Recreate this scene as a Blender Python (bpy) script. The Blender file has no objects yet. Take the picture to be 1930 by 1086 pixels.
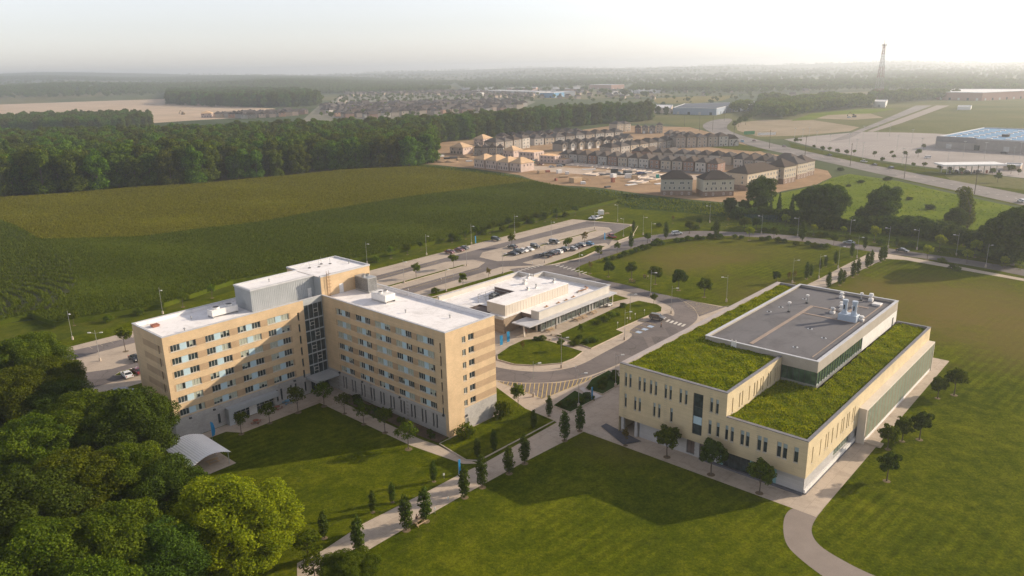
import bpy, bmesh, math, random
import numpy as np
from mathutils import Vector, Matrix
random.seed(7); RNG = np.random.default_rng(11)
SC = bpy.context.scene
COL = SC.collection
rad = math.radians
# ------------------------------------------------------------------ survey: drone camera and the two site frames
FOC, PITCH, ROLL, CAMH = 1421.0, rad(16.25), rad(-1.19), 71.43
_cp, _sp = math.cos(PITCH), math.sin(PITCH)
FW = np.array([0, _cp, -_sp]); UP0 = np.array([0, _sp, _cp]); RT0 = np.array([1.0, 0, 0])
RT = math.cos(ROLL) * RT0 + math.sin(ROLL) * UP0
UPV = -math.sin(ROLL) * RT0 + math.cos(ROLL) * UP0
def g(px, py, z=0.0):
    """point at height z seen at photo position px,py (1930 wide)"""
    d = FW + RT * (px - 965) / FOC - UPV * (py - 543) / FOC
    t = (z - CAMH) / d[2]
    return Vector((d[0] * t, d[1] * t, z))
TH = rad(47.7)
UU = Vector((math.cos(TH), math.sin(TH), 0)); WW = Vector((math.sin(TH), -math.cos(TH), 0)); ZZ = Vector((0, 0, 1))
def L(a, b, z=0.0):
    """campus grid: a runs away to the right, b towards the right front"""
    return UU * a + WW * b + Vector((0, 0, z))
SUN_EL, SUN_AZ = rad(21.3), rad(16.5)
SUNV = Vector((math.cos(SUN_EL) * math.cos(SUN_AZ), math.cos(SUN_EL) * math.sin(SUN_AZ), math.sin(SUN_EL)))
# ------------------------------------------------------------------ materials
def new_mat(name):
    m = bpy.data.materials.new(name); m.use_nodes = True
    nt = m.node_tree
    for n in list(nt.nodes): nt.nodes.remove(n)
    out = nt.nodes.new('ShaderNodeOutputMaterial')
    return m, nt, out
def N(nt, t, **kw):
    n = nt.nodes.new(t)
    for k, v in kw.items():
        if k in ('ins',):
            for kk, vv in v.items(): n.inputs[kk].default_value = vv
        else: setattr(n, k, v)
    return n
def rgba(c): return (c[0], c[1], c[2], 1.0)
def ramp(nt, fac, stops):
    r = nt.nodes.new('ShaderNodeValToRGB')
    el = r.color_ramp.elements
    while len(el) > 1: el.remove(el[-1])
    el[0].position, el[0].color = stops[0][0], rgba(stops[0][1])
    for p, c in stops[1:]:
        e = el.new(p); e.color = rgba(c)
    nt.links.new(fac, r.inputs[0]); return r.outputs[0]
def noise(nt, co, scale, detail=4, rough=0.55, dist=0.0):
    n = N(nt, 'ShaderNodeTexNoise', ins={'Scale': scale, 'Detail': detail, 'Roughness': rough, 'Distortion': dist})
    nt.links.new(co, n.inputs['Vector']); return n.outputs['Fac']
def mixc(nt, fac, a, b, mode='MIX'):
    m = nt.nodes.new('ShaderNodeMix'); m.data_type = 'RGBA'; m.blend_type = mode
    for s, v in ((m.inputs[0], fac), (m.inputs[6], a), (m.inputs[7], b)):
        if isinstance(v, (int, float)): s.default_value = v
        elif isinstance(v, (tuple, list)): s.default_value = rgba(v)
        else: nt.links.new(v, s)
    return m.outputs[2]
def mathn(nt, op, a, b=0.0, c=None):
    m = nt.nodes.new('ShaderNodeMath'); m.operation = op
    for i, v in enumerate((a, b) if c is None else (a, b, c)):
        if isinstance(v, (int, float)): m.inputs[i].default_value = v
        else: nt.links.new(v, m.inputs[i])
    return m.outputs[0]
def finish(nt, out, color, rough=0.85, bump=None, bump_s=0.3, bump_d=0.1, metallic=0.0, spec=0.3):
    p = nt.nodes.new('ShaderNodeBsdfPrincipled')
    if isinstance(color, (tuple, list)): p.inputs['Base Color'].default_value = rgba(color)
    else: nt.links.new(color, p.inputs['Base Color'])
    if isinstance(rough, (int, float)): p.inputs['Roughness'].default_value = rough
    else: nt.links.new(rough, p.inputs['Roughness'])
    p.inputs['Metallic'].default_value = metallic
    p.inputs['Specular IOR Level'].default_value = spec
    if bump is not None:
        b = N(nt, 'ShaderNodeBump', ins={'Strength': bump_s, 'Distance': bump_d})
        nt.links.new(bump, b.inputs['Height']); nt.links.new(b.outputs[0], p.inputs['Normal'])
    nt.links.new(p.outputs[0], out.inputs['Surface']); return p
MATS = {}
def pos(nt): return nt.nodes.new('ShaderNodeNewGeometry').outputs['Position']
def surf(name, c1, c2=None, scale=0.5, fine=4.0, rough=0.85, bump=0.15, metallic=0.0, spec=0.3, amt=0.5, bd=0.02):
    """weathered plain surface: two tones broken up at two sizes"""
    if name in MATS: return MATS[name]
    m, nt, out = new_mat(name)
    c2 = c2 or tuple(x * 0.78 for x in c1)
    p = pos(nt)
    a = noise(nt, p, scale, 5); b = noise(nt, p, fine, 3)
    f = mathn(nt, 'ADD', mathn(nt, 'MULTIPLY', a, 0.65), mathn(nt, 'MULTIPLY', b, 0.35))
    col = ramp(nt, f, [(0.5 - amt * 0.3, c2), (0.5 + amt * 0.3, c1)])
    finish(nt, out, col, rough, b if bump else None, bump, bd, metallic, spec)
    MATS[name] = m; return m
def membrane(name, c1, c2, seam, scale, rough, bw=9.0, bh=2.4, ms=0.035):
    """welded roof sheets: faint seams, ponding stains"""
    m, nt, out = new_mat(name); p = pos(nt)
    mp = N(nt, 'ShaderNodeMapping'); mp.inputs['Rotation'].default_value = (0, 0, -TH); nt.links.new(p, mp.inputs[0])
    bt = N(nt, 'ShaderNodeTexBrick', ins={'Scale': 1.0, 'Mortar Size': ms, 'Brick Width': bw, 'Row Height': bh}); nt.links.new(mp.outputs[0], bt.inputs['Vector'])
    bt.inputs['Color1'].default_value = (1, 1, 1, 1); bt.inputs['Color2'].default_value = (.95, .95, .95, 1); bt.inputs['Mortar'].default_value = rgba((seam,) * 3)
    n1 = noise(nt, p, scale, 6, 0.65, 0.8); n2 = noise(nt, p, 1.1, 4)
    col = ramp(nt, mathn(nt, 'ADD', mathn(nt, 'MULTIPLY', n1, .7), mathn(nt, 'MULTIPLY', n2, .3)), [(0.34, c2), (0.52, c1)])
    col = mixc(nt, 1.0, col, bt.outputs['Color'], 'MULTIPLY')
    dirt = ramp(nt, noise(nt, p, 0.45, 7, 0.75, 1.5), [(0.62, (1, 1, 1)), (0.75, (0.72, 0.64, 0.56))]); col = mixc(nt, 1.0, col, dirt, 'MULTIPLY')
    finish(nt, out, col, rough, None); MATS[name] = m; return m
def road(name, c1, c2):
    """worn asphalt: patches, cracks and tyre-polished streaks"""
    m, nt, out = new_mat(name); p = pos(nt)
    a = noise(nt, p, .08, 6, .65, .5); b = noise(nt, p, 1.6, 4)
    col = ramp(nt, mathn(nt, 'ADD', mathn(nt, 'MULTIPLY', a, .7), mathn(nt, 'MULTIPLY', b, .3)), [(.36, c2), (.62, c1)])
    v = N(nt, 'ShaderNodeTexVoronoi', feature='DISTANCE_TO_EDGE', ins={'Scale': .16, 'Randomness': 1.0}); mp = N(nt, 'ShaderNodeVectorMath', operation='ADD'); nz = N(nt, 'ShaderNodeTexNoise', ins={'Scale': .5, 'Detail': 3.0}); nt.links.new(p, nz.inputs[0]); nt.links.new(p, mp.inputs[0]); nt.links.new(nz.outputs['Color'], mp.inputs[1]); nt.links.new(mp.outputs[0], v.inputs['Vector'])
    col = mixc(nt, 1.0, col, ramp(nt, v.outputs['Distance'], [(0.0, (.62, .62, .62)), (.018, (1, 1, 1))]), 'MULTIPLY')
    vp = N(nt, 'ShaderNodeTexVoronoi', feature='F1', distance='CHEBYCHEV', ins={'Scale': .07}); nt.links.new(p, vp.inputs['Vector']); sp_ = nt.nodes.new('ShaderNodeSeparateColor'); nt.links.new(vp.outputs['Color'], sp_.inputs[0])
    col = mixc(nt, 1.0, col, ramp(nt, sp_.outputs[0], [(.0, (.80, .80, .81)), (.18, (.82, .82, .83)), (.2, (1, 1, 1)), (.85, (1, 1, 1)), (.87, (1.12, 1.1, 1.08))]), 'MULTIPLY')
    finish(nt, out, col, .9, None); MATS[name] = m; return m
def shingle(name, c1, c2):
    m, nt, out = new_mat(name); oi = nt.nodes.new('ShaderNodeObjectInfo')
    col = ramp(nt, mathn(nt, 'ADD', mathn(nt, 'MULTIPLY', oi.outputs['Random'], .75), mathn(nt, 'MULTIPLY', noise(nt, pos(nt), .5, 4), .25)), [(0.1, c2), (0.45, c1), (0.7, tuple(0.5 * (sum(c1) / 3 + v) * 1.15 for v in c1)), (0.95, (0.13, 0.115, 0.105))])
    finish(nt, out, col, .95, None, spec=0.0); MATS[name] = m; return m
def brick(name, c1, c2, mortar, sx=0.4, sy=0.2, vert=True):
    if name in MATS: return MATS[name]
    m, nt, out = new_mat(name)
    p = pos(nt)
    sep = nt.nodes.new('ShaderNodeSeparateXYZ'); nt.links.new(p, sep.inputs[0])
    s = mathn(nt, 'ADD', mathn(nt, 'MULTIPLY', sep.outputs[0], 0.93), mathn(nt, 'MULTIPLY', sep.outputs[1], 1.07))
    comb = nt.nodes.new('ShaderNodeCombineXYZ'); nt.links.new(s, comb.inputs[0]); nt.links.new(sep.outputs[2], comb.inputs[1])
    bt = N(nt, 'ShaderNodeTexBrick', ins={'Scale': 1.0, 'Mortar Size': 0.012, 'Brick Width': sx, 'Row Height': sy, 'Bias': 0.0})
    bt.inputs['Color1'].default_value = rgba(c1); bt.inputs['Color2'].default_value = rgba(c2); bt.inputs['Mortar'].default_value = rgba(mortar)
    nt.links.new(comb.outputs[0], bt.inputs['Vector'])
    w = noise(nt, p, 0.35, 5)
    col = mixc(nt, 1.0, bt.outputs['Color'], ramp(nt, w, [(0.3, (0.86, 0.86, 0.86)), (0.65, (1.04, 1.03, 1.02))]), 'MULTIPLY')
    finish(nt, out, col, 0.9, bt.outputs['Fac'], 0.25, -0.01)
    MATS[name] = m; return m
def glass(name, tint=(0.02, 0.028, 0.03), rough=0.06):
    if name in MATS: return MATS[name]
    m, nt, out = new_mat(name)
    p = pos(nt)
    f = noise(nt, p, 0.9, 2)
    col = ramp(nt, f, [(0.35, tint), (0.65, tuple(x * 2.2 + 0.004 for x in tint))])
    finish(nt, out, col, rough, None, spec=0.7)
    MATS[name] = m; return m
def painted(name, tint=1.0):
    """car paint or cladding whose colour is the object's own"""
    if name in MATS: return MATS[name]
    m, nt, out = new_mat(name)
    oi = nt.nodes.new('ShaderNodeObjectInfo')
    f = noise(nt, pos(nt), 1.3, 3)
    col = mixc(nt, 1.0, oi.outputs['Color'], ramp(nt, f, [(0.3, (0.85,) * 3), (0.7, (1.05,) * 3)]), 'MULTIPLY')
    pr = finish(nt, out, col, 0.32 if tint == 1.0 else 0.85, None, spec=0.5)
    if tint == 1.0: pr.inputs['Coat Weight'].default_value = 0.6
    MATS[name] = m; return m
def leaf_mat(name, c1, c2, trans=0.35, rnd=0.5):
    if name in MATS: return MATS[name]
    m, nt, out = new_mat(name)
    geo = nt.nodes.new('ShaderNodeNewGeometry'); oi = nt.nodes.new('ShaderNodeObjectInfo')
    tc = nt.nodes.new('ShaderNodeTexCoord')
    n1 = noise(nt, tc.outputs['Object'], 0.45, 3)
    f = mathn(nt, 'ADD', mathn(nt, 'MULTIPLY', n1, 0.6), mathn(nt, 'MULTIPLY', geo.outputs['Random Per Island'], 0.4))
    col = ramp(nt, f, [(0.28, c2), (0.72, c1)])
    hs = nt.nodes.new('ShaderNodeHueSaturation')
    nt.links.new(mathn(nt, 'ADD', mathn(nt, 'MULTIPLY', oi.outputs['Random'], 0.035 * rnd * 2), 0.5 - 0.0175 * rnd * 2), hs.inputs['Hue'])
    nt.links.new(mathn(nt, 'ADD', mathn(nt, 'MULTIPLY', oi.outputs['Random'], 0.7 * rnd), 1.0 - 0.35 * rnd), hs.inputs['Value'])
    nt.links.new(col, hs.inputs['Color'])
    d = nt.nodes.new('ShaderNodeBsdfDiffuse'); t = nt.nodes.new('ShaderNodeBsdfTranslucent')
    nt.links.new(hs.outputs[0], d.inputs[0])
    tcol = mixc(nt, 1.0, hs.outputs[0], (1.25, 1.15, 0.5), 'MULTIPLY'); nt.links.new(tcol, t.inputs[0])
    mx = nt.nodes.new('ShaderNodeMixShader'); mx.inputs[0].default_value = trans
    nt.links.new(d.outputs[0], mx.inputs[1]); nt.links.new(t.outputs[0], mx.inputs[2])
    nt.links.new(mx.outputs[0], out.inputs['Surface'])
    MATS[name] = m; return m
def grass_mat(name, c1, c2, c3, big=0.02, stripes=None, dry=(), dry_col=(0.17, 0.125, 0.04), bump=0.5, dryamt=0.8):
    """mown or rough grass: three greens broken up at several sizes, mowing stripes, patches of dry grass"""
    if name in MATS: return MATS[name]
    m, nt, out = new_mat(name)
    p = pos(nt)
    nb = noise(nt, p, big, 6, 0.6); nm = noise(nt, p, 0.35, 5, 0.65); nf = noise(nt, p, 3.5, 3, 0.7)
    f = mathn(nt, 'ADD', mathn(nt, 'ADD', mathn(nt, 'MULTIPLY', nb, 0.34), mathn(nt, 'MULTIPLY', nm, 0.34)), mathn(nt, 'MULTIPLY', nf, 0.32))
    col = ramp(nt, f, [(0.40, c2), (0.5, c1), (0.60, c3)])
    if stripes:
        ang, wl, amt = stripes
        mp = N(nt, 'ShaderNodeMapping'); mp.inputs['Rotation'].default_value = (0, 0, ang); nt.links.new(p, mp.inputs[0])
        wv = N(nt, 'ShaderNodeTexWave', wave_type='BANDS', bands_direction='X', ins={'Scale': 0.314 / wl, 'Distortion': 1.0, 'Detail': 2.0, 'Detail Scale': 0.4})
        nt.links.new(mp.outputs[0], wv.inputs[0])
        lines = ramp(nt, wv.outputs['Fac'], [(0.25, (1 - amt,) * 3), (0.75, (1 + amt,) * 3)])
        wear = ramp(nt, noise(nt, p, 0.028, 3), [(0.42, (0, 0, 0)), (0.62, (1, 1, 1))])
        col = mixc(nt, wear, col, mixc(nt, 1.0, col, lines, 'MULTIPLY'))
        n5 = noise(nt, p, 0.3, 7, 0.8, 0.4)
        col = mixc(nt, 1.0, col, ramp(nt, n5, [(0.34, (0.70, 0.72, 0.7)), (0.5, (1, 1, 1)), (0.66, (1.26, 1.18, 1.0))]), 'MULTIPLY')
        n6 = noise(nt, p, 1.7, 5, 0.8)
        col = mixc(nt, 1.0, col, ramp(nt, n6, [(0.36, (0.66, 0.68, 0.7)), (0.5, (1, 1, 1)), (0.64, (1.36, 1.3, 1.1))]), 'MULTIPLY')
        spots = ramp(nt, noise(nt, p, 0.09, 7, 0.75, 1.2), [(0.63, (0, 0, 0)), (0.74, (0.55,) * 3)])
        col = mixc(nt, spots, col, (0.12, 0.095, 0.035))
    for (x, y, r, s) in dry:
        mp = N(nt, 'ShaderNodeVectorMath', operation='DISTANCE'); nt.links.new(p, mp.inputs[0]); mp.inputs[1].default_value = (x, y, 0)
        q = mathn(nt, 'ADD', mathn(nt, 'DIVIDE', mp.outputs['Value'], r), mathn(nt, 'MULTIPLY', mathn(nt, 'SUBTRACT', nm, 0.5), 0.9))
        q = mathn(nt, 'ADD', q, mathn(nt, 'MULTIPLY', mathn(nt, 'SUBTRACT', nb, 0.5), 1.6))
        fac = nt.nodes.new('ShaderNodeMapRange'); fac.inputs[1].default_value = 0.35; fac.inputs[2].default_value = 1.1
        fac.inputs[3].default_value = s; fac.inputs[4].default_value = 0.0
        nt.links.new(q, fac.inputs[0])
        col = mixc(nt, fac.outputs[0], col, mixc(nt, nf, tuple(v * 0.8 for v in dry_col), dry_col))
    hb = mathn(nt, 'ADD', mathn(nt, 'MULTIPLY', nf, 0.5), mathn(nt, 'MULTIPLY', nm, 0.8))
    finish(nt, out, col, 0.95, hb, bump, 0.35, spec=0.0)
    MATS[name] = m; return m
# ------------------------------------------------------------------ mesh builder
class MB:
    def __init__(s, origin=Vector((0, 0, 0))): s.v = []; s.f = []; s.m = []; s.o = Vector(origin)
    def add(s, pts, faces, mi=0):
        k = len(s.v); s.v += [tuple(Vector(p) - s.o) for p in pts]
        s.f += [tuple(k + i for i in f) for f in faces]; s.m += [mi] * len(faces); return s
    def hexa(s, p, mi=0):
        return s.add(p, [(0, 3, 2, 1), (4, 5, 6, 7), (0, 1, 5, 4), (1, 2, 6, 5), (2, 3, 7, 6), (3, 0, 4, 7)], mi)
    def box(s, a0, a1, b0, b1, z0, z1, mi=0, fr=L):
        return s.hexa([fr(a0, b0, z0), fr(a1, b0, z0), fr(a1, b1, z0), fr(a0, b1, z0), fr(a0, b0, z1), fr(a1, b0, z1), fr(a1, b1, z1), fr(a0, b1, z1)], mi)
    def quad(s, a, b, c, d, mi=0): return s.add([a, b, c, d], [(0, 1, 2, 3)], mi)
    def prism(s, pts, z0, z1, mi=0, top=True):
        n = len(pts); P = [Vector((p[0], p[1], z0)) for p in pts] + [Vector((p[0], p[1], z1)) for p in pts]
        F = [tuple((i, (i + 1) % n, n + (i + 1) % n, n + i)) for i in range(n)] + [tuple(range(n, 2 * n)), tuple(range(n - 1, -1, -1))]
        return s.add(P, F, mi)
    def tube(s, p0, p1, r0, r1=None, n=6, mi=0):
        r1 = r0 if r1 is None else r1
        p0, p1 = Vector(p0), Vector(p1); d = (p1 - p0)
        if d.length < 1e-6: return s
        d.normalize(); t = d.orthogonal().normalized(); b = d.cross(t)
        A = [p0 + (t * math.cos(2 * math.pi * i / n) + b * math.sin(2 * math.pi * i / n)) * r0 for i in range(n)]
        B = [p1 + (t * math.cos(2 * math.pi * i / n) + b * math.sin(2 * math.pi * i / n)) * r1 for i in range(n)]
        return s.add(A + B, [(i, (i + 1) % n, n + (i + 1) % n, n + i) for i in range(n)] + [tuple(range(n - 1, -1, -1)), tuple(range(n, 2 * n))], mi)
    def path(s, pts, r0, r1=None, n=6, mi=0):
        r1 = r0 if r1 is None else r1; k = len(pts) - 1
        for i in range(k): s.tube(pts[i], pts[i + 1], r0 + (r1 - r0) * i / k, r0 + (r1 - r0) * (i + 1) / k, n, mi)
        return s
    def build(s, name, mats, parent=None, loc=None, bevel=0.0, smooth=False):
        me = bpy.data.meshes.new(name); me.from_pydata(s.v, [], s.f)
        mats = mats if isinstance(mats, (list, tuple)) else [mats]
        for m in mats: me.materials.append(m)
        if len(mats) > 1: me.polygons.foreach_set('material_index', s.m)
        bm = bmesh.new(); bm.from_mesh(me)
        if bevel > 0:
            bmesh.ops.remove_doubles(bm, verts=bm.verts, dist=1e-4)
            bmesh.ops.bevel(bm, geom=[e for e in bm.edges if len(e.link_faces) == 2 and e.calc_face_angle(0) > 0.5], offset=bevel, segments=1, affect='EDGES')
        bmesh.ops.recalc_face_normals(bm, faces=bm.faces)
        bm.to_mesh(me); bm.free()
        if smooth: me.polygons.foreach_set('use_smooth', [True] * len(me.polygons))
        o = bpy.data.objects.new(name, me); COL.objects.link(o)
        if parent is not None: o.parent = parent
        o.location = s.o if (parent is None and loc is None) else (loc or (0, 0, 0))
        return o
def tag(o, label=None, cat=None, group=None, kind=None):
    if label: o['label'] = label
    if cat: o['category'] = cat
    if group: o['group'] = group
    if kind: o['kind'] = kind
    return o
def thing(name, loc, label, cat, group=None, rz=0.0, sc=1.0):
    o = bpy.data.objects.new(name, None); COL.objects.link(o); o.empty_display_size = 0.2
    o.location = loc; o.rotation_euler = (0, 0, rz); o.scale = (sc, sc, sc) if not isinstance(sc, tuple) else sc
    return tag(o, label, cat, group)
KIDS = {}
def kids(o):
    return [c for c in o.children]
def copy_tree(o, parent=None):
    c = o.copy(); COL.objects.link(c)
    if parent is not None: c.parent = parent
    for ch in KIDS.get(o.name) or kids(o):
        copy_tree(ch, c)
    return c
ORD = 'first second third fourth fifth sixth seventh eighth ninth tenth eleventh twelfth thirteenth fourteenth fifteenth sixteenth seventeenth eighteenth nineteenth twentieth'.split()
TENS = {20: 'twenty', 30: 'thirty', 40: 'forty', 50: 'fifty', 60: 'sixty', 70: 'seventy', 80: 'eighty', 90: 'ninety'}
def nth(i):
    """0 -> first"""
    if i < 20: return ORD[i]
    t, r = divmod(i + 1, 10)
    return TENS[t * 10][:-1] + 'ieth' if r == 0 else TENS[t * 10] + '-' + ORD[r - 1]
# ------------------------------------------------------------------ world, sun, camera, air
w = bpy.data.worlds.new('World'); SC.world = w; w.use_nodes = True
nt = w.node_tree
for n in list(nt.nodes): nt.nodes.remove(n)
wo = nt.nodes.new('ShaderNodeOutputWorld'); bg = nt.nodes.new('ShaderNodeBackground')
sky = nt.nodes.new('ShaderNodeTexSky'); sky.sky_type = 'NISHITA'; sky.sun_disc = False
sky.sun_elevation = SUN_EL; sky.sun_rotation = rad(90) - SUN_AZ
sky.air_density = 1.0; sky.dust_density = 0.6; sky.ozone_density = 4.0; sky.altitude = 200
bg.inputs['Strength'].default_value = 0.12
hs_ = nt.nodes.new('ShaderNodeHueSaturation'); hs_.inputs['Saturation'].default_value = 0.38
nt.links.new(sky.outputs[0], hs_.inputs['Color'])
nt.links.new(mixc(nt, 1.0, hs_.outputs[0], (1.06, 0.985, 0.96), 'MULTIPLY'), bg.inputs[0]); nt.links.new(bg.outputs[0], wo.inputs[0])
sl = bpy.data.lights.new('sun', 'SUN'); sl.energy = 3.8; sl.angle = rad(0.6); sl.color = (1.0, 0.84, 0.64)
so = bpy.data.objects.new('sun', sl); COL.objects.link(so); so.rotation_euler = SUNV.to_track_quat('Z', 'Y').to_euler(); so.location = (300, 100, 200)
cd = bpy.data.cameras.new('camera'); co = bpy.data.objects.new('camera', cd); COL.objects.link(co); SC.camera = co
cd.sensor_fit = 'HORIZONTAL'; cd.sensor_width = 36.0; cd.lens = FOC / 1930 * 36.0; cd.clip_start = 1.0; cd.clip_end = 40000
m3 = Matrix((RT, UPV, -FW)).transposed()
co.matrix_world = Matrix.Translation((0, 0, CAMH)) @ m3.to_4x4()
SC.view_settings.view_transform = 'Standard'; SC.view_settings.look = 'None'; SC.view_settings.exposure = 0.86; SC.view_settings.gamma = 1.0
SC.render.engine = 'CYCLES'
cy = SC.cycles
cy.use_denoising = True; cy.max_bounces = 6; cy.diffuse_bounces = 3; cy.glossy_bounces = 2; cy.transmission_bounces = 3
cy.volume_bounces = 0; cy.transparent_max_bounces = 6; cy.sample_clamp_indirect = 4.0; cy.use_adaptive_sampling = True; cy.adaptive_threshold = 0.02
HAZE_D = 1.75e-4
mh, nth_, oh = new_mat('haze')
pv = nth_.nodes.new('ShaderNodeVolumePrincipled')
pv.inputs['Color'].default_value = (0.90, 0.96, 1.0, 1); pv.inputs['Density'].default_value = HAZE_D; pv.inputs['Anisotropy'].default_value = 0.5
nth_.links.new(pv.outputs[0], oh.inputs['Volume'])
hz = MB().box(-11000, 11000, -600, 13500, -1.0, 150.0, fr=lambda a, b, z: Vector((a, b, z))).build('haze', mh); tag(hz, 'pale summer haze hanging over the whole landscape', None, None, 'stuff')
# ------------------------------------------------------------------ ground
def hill(x, y):
    """low hills beyond the town: flat inside 2.6 km, wooded rises behind"""
    r = math.hypot(x, y); az = math.atan2(x, y)
    def ss(a, b, v):
        t = min(1, max(0, (v - a) / (b - a))); return t * t * (3 - 2 * t)
    left = ss(-0.05, -0.35, az)
    h = left * ss(2700, 3800, r) * 34 * (0.8 + 0.2 * math.sin(az * 23 + 1))
    h += ss(4200, 7600, r) * (26 + 14 * math.sin(az * 9 + 0.6) + 7 * math.sin(az * 31))
    h += ss(7800, 9800, r) * (24 + 16 * math.sin(az * 14 + 2.2))
    return max(0.0, h)
def ground_sheet():
    rings = [0] + [40 * 1.055 ** i for i in range(0, 200) if 40 * 1.055 ** i < 10400] + [10400]
    nA = 150; az = [(-0.82 + 1.64 * i / nA) for i in range(nA + 1)]
    V, F = [], []
    for r in rings:
        for t in az: x, y = r * math.sin(t), r * math.cos(t) - 60; V.append((x, y, hill(x, y) if r > 0 else 0))
    for i in range(len(rings) - 1):
        for j in range(nA):
            q = i * (nA + 1) + j; F.append((q, q + 1, q + nA + 2, q + nA + 1))
    b = MB(); b.v, b.f, b.m = V, F, [0] * len(F); return b
m, nt, out = new_mat('open_land')
p = pos(nt)
vo = N(nt, 'ShaderNodeTexVoronoi', feature='F1', ins={'Scale': 0.0028, 'Randomness': 0.9}); nt.links.new(p, vo.inputs['Vector'])
sep = nt.nodes.new('ShaderNodeSeparateColor'); nt.links.new(vo.outputs['Color'], sep.inputs[0])
c0 = ramp(nt, sep.outputs[0], [(0.0, (0.035, 0.055, 0.014)), (0.35, (0.05, 0.07, 0.02)), (0.6, (0.075, 0.09, 0.028)), (0.8, (0.14, 0.12, 0.05)), (1.0, (0.06, 0.08, 0.02))])
n1 = noise(nt, p, 0.02, 6, 0.65); n2 = noise(nt, p, 0.4, 4)
c1 = mixc(nt, 1.0, c0, ramp(nt, n1, [(0.3, (0.65, 0.68, 0.6)), (0.7, (1.3, 1.25, 1.2))]), 'MULTIPLY')
finish(nt, out, c1, 0.95, n2, 0.4, 0.3, spec=0.1)
OPEN = m
tag(ground_sheet().build('ground', OPEN, smooth=True), 'open green and straw coloured land running to the hazy hills', None, None, 'structure')
SHZ = [0.010]
def sheet(name, pts, mat, label=None, kind='structure', uvz=None):
    """a flat piece of ground: points are photo positions (tuples) or Vectors, each sheet 4 mm above the last"""
    SHZ[0] += 0.004; z = SHZ[0] if uvz is None else uvz
    P = [(p if isinstance(p, Vector) else g(*p)) for p in pts]
    P = [Vector((p.x, p.y, z)) for p in P]
    bm = bmesh.new(); vs = [bm.verts.new(p) for p in P]
    f = bm.faces.new(vs); f.normal_update(); bmesh.ops.triangulate(bm, faces=[f], ngon_method='EAR_CLIP')
    bmesh.ops.recalc_face_normals(bm, faces=bm.faces)
    for f in bm.faces:
        f.normal_update()
        if f.normal.z < 0: f.normal_flip()
    me = bpy.data.meshes.new(name); bm.to_mesh(me); bm.free(); me.materials.append(mat)
    o = bpy.data.objects.new(name, me); COL.objects.link(o); tag(o, label, None, None, kind); return o
def smooth(pts, n=2):
    """round the corners of a closed outline of photo positions"""
    P = [(p if isinstance(p, Vector) else g(*p)) for p in pts]
    for _ in range(n): P = [q for i in range(len(P)) for q in (P[i].lerp(P[(i + 1) % len(P)], .25), P[i].lerp(P[(i + 1) % len(P)], .75))]
    return P
def raised(name, pts, mat, kerb, h=0.12, label=None):
    """grass island behind a concrete kerb"""
    P = [(p if isinstance(p, Vector) else g(*p)) for p in pts]
    b = MB(); n = len(P); c = sum(P, Vector()) / n
    h += SHZ[0]; b.prism([(p.x, p.y) for p in P], 0.0, h, 0)
    o = b.build(name, [kerb], None); tag(o, (label or name) + ' kerb', None, None, 'structure')
    ins = []
    for i, p in enumerate(P):
        a, d = P[i - 1], P[(i + 1) % n]
        e1 = (p - a).normalized(); e2 = (d - p).normalized()
        area = sum(P[k].x * P[(k + 1) % n].y - P[(k + 1) % n].x * P[k].y for k in range(n))
        sgn = 1 if area > 0 else -1
        nn = (Vector((-e1.y, e1.x, 0)) + Vector((-e2.y, e2.x, 0))); nn = nn.normalized() * sgn * 0.22 if nn.length > 1e-3 else Vector()
        ins.append(p + nn)
    return sheet(name.replace('kerb', 'lawn'), ins, mat, label, uvz=h + 0.006)
ab = lambda *l: [L(a, b) for a, b in l]
dr = lambda px, py, r, s: (g(px, py).x, g(px, py).y, r, s)
LAWN = grass_mat('campus_lawn', (0.070, 0.086, 0.004), (0.043, 0.060, 0.003), (0.108, 0.118, 0.007), big=0.07, stripes=(TH, 2.0, 0.13),
    dry=[dr(1300, 490, 26, 0.55), dr(1840, 575, 40, 0.62), dr(1930, 640, 30, 0.5), dr(1480, 560, 25, 0.35), dr(1700, 560, 30, 0.35), dr(1170, 840, 10, 0.3), dr(830, 705, 8, .2), dr(1400, 470, 30, .3)])
ROUGH = grass_mat('rough_grass', (0.065, 0.080, 0.008), (0.034, 0.050, 0.005), (0.11, 0.105, 0.014), big=0.05)
MEADOW = grass_mat('meadow_grass', (0.115, 0.155, 0.012), (0.072, 0.105, 0.010), (0.17, 0.185, 0.02), big=0.03)
WEEDS = grass_mat('weeds', (0.036, 0.058, 0.012), (0.022, 0.040, 0.008), (0.06, 0.08, 0.02), big=0.06)
DIRT = surf('bare_earth', (0.43, 0.295, 0.185), (0.19, 0.13, 0.08), scale=0.05, fine=0.35, amt=0.8, bump=0.4, bd=0.3, spec=0.0)
DIRT2 = surf('graded_earth', (0.52, 0.385, 0.27), (0.31, 0.235, 0.15), scale=0.012, fine=0.1, amt=0.8, bump=0)
CONC = membrane('concrete_paving', (0.45, 0.37, 0.29), (0.33, 0.27, 0.21), .74, .16, .9, 2.4, 2.4, .03)
PAVER = membrane('paver_stalls', (0.42, 0.345, 0.27), (0.30, 0.245, 0.195), .86, .12, .9, 5.5, 2.75, .04)
ASPH = road('asphalt', (0.175, 0.15, 0.14), (0.115, 0.10, 0.095))
ASPHD = road('road_asphalt', (0.21, 0.185, 0.17), (0.14, 0.125, 0.115))
GRAV = surf('gravel_path', (0.27, 0.225, 0.19), (0.19, 0.155, 0.13), scale=0.3, fine=5.0, amt=1.0)
KERB = surf('kerb_concrete', (0.50, 0.42, 0.34), (0.38, 0.32, 0.26), scale=0.5, fine=3.0)
YEL = surf('yellow_line', (0.62, 0.45, 0.14), (0.42, 0.31, 0.12), scale=0.6, fine=4.0)
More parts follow.
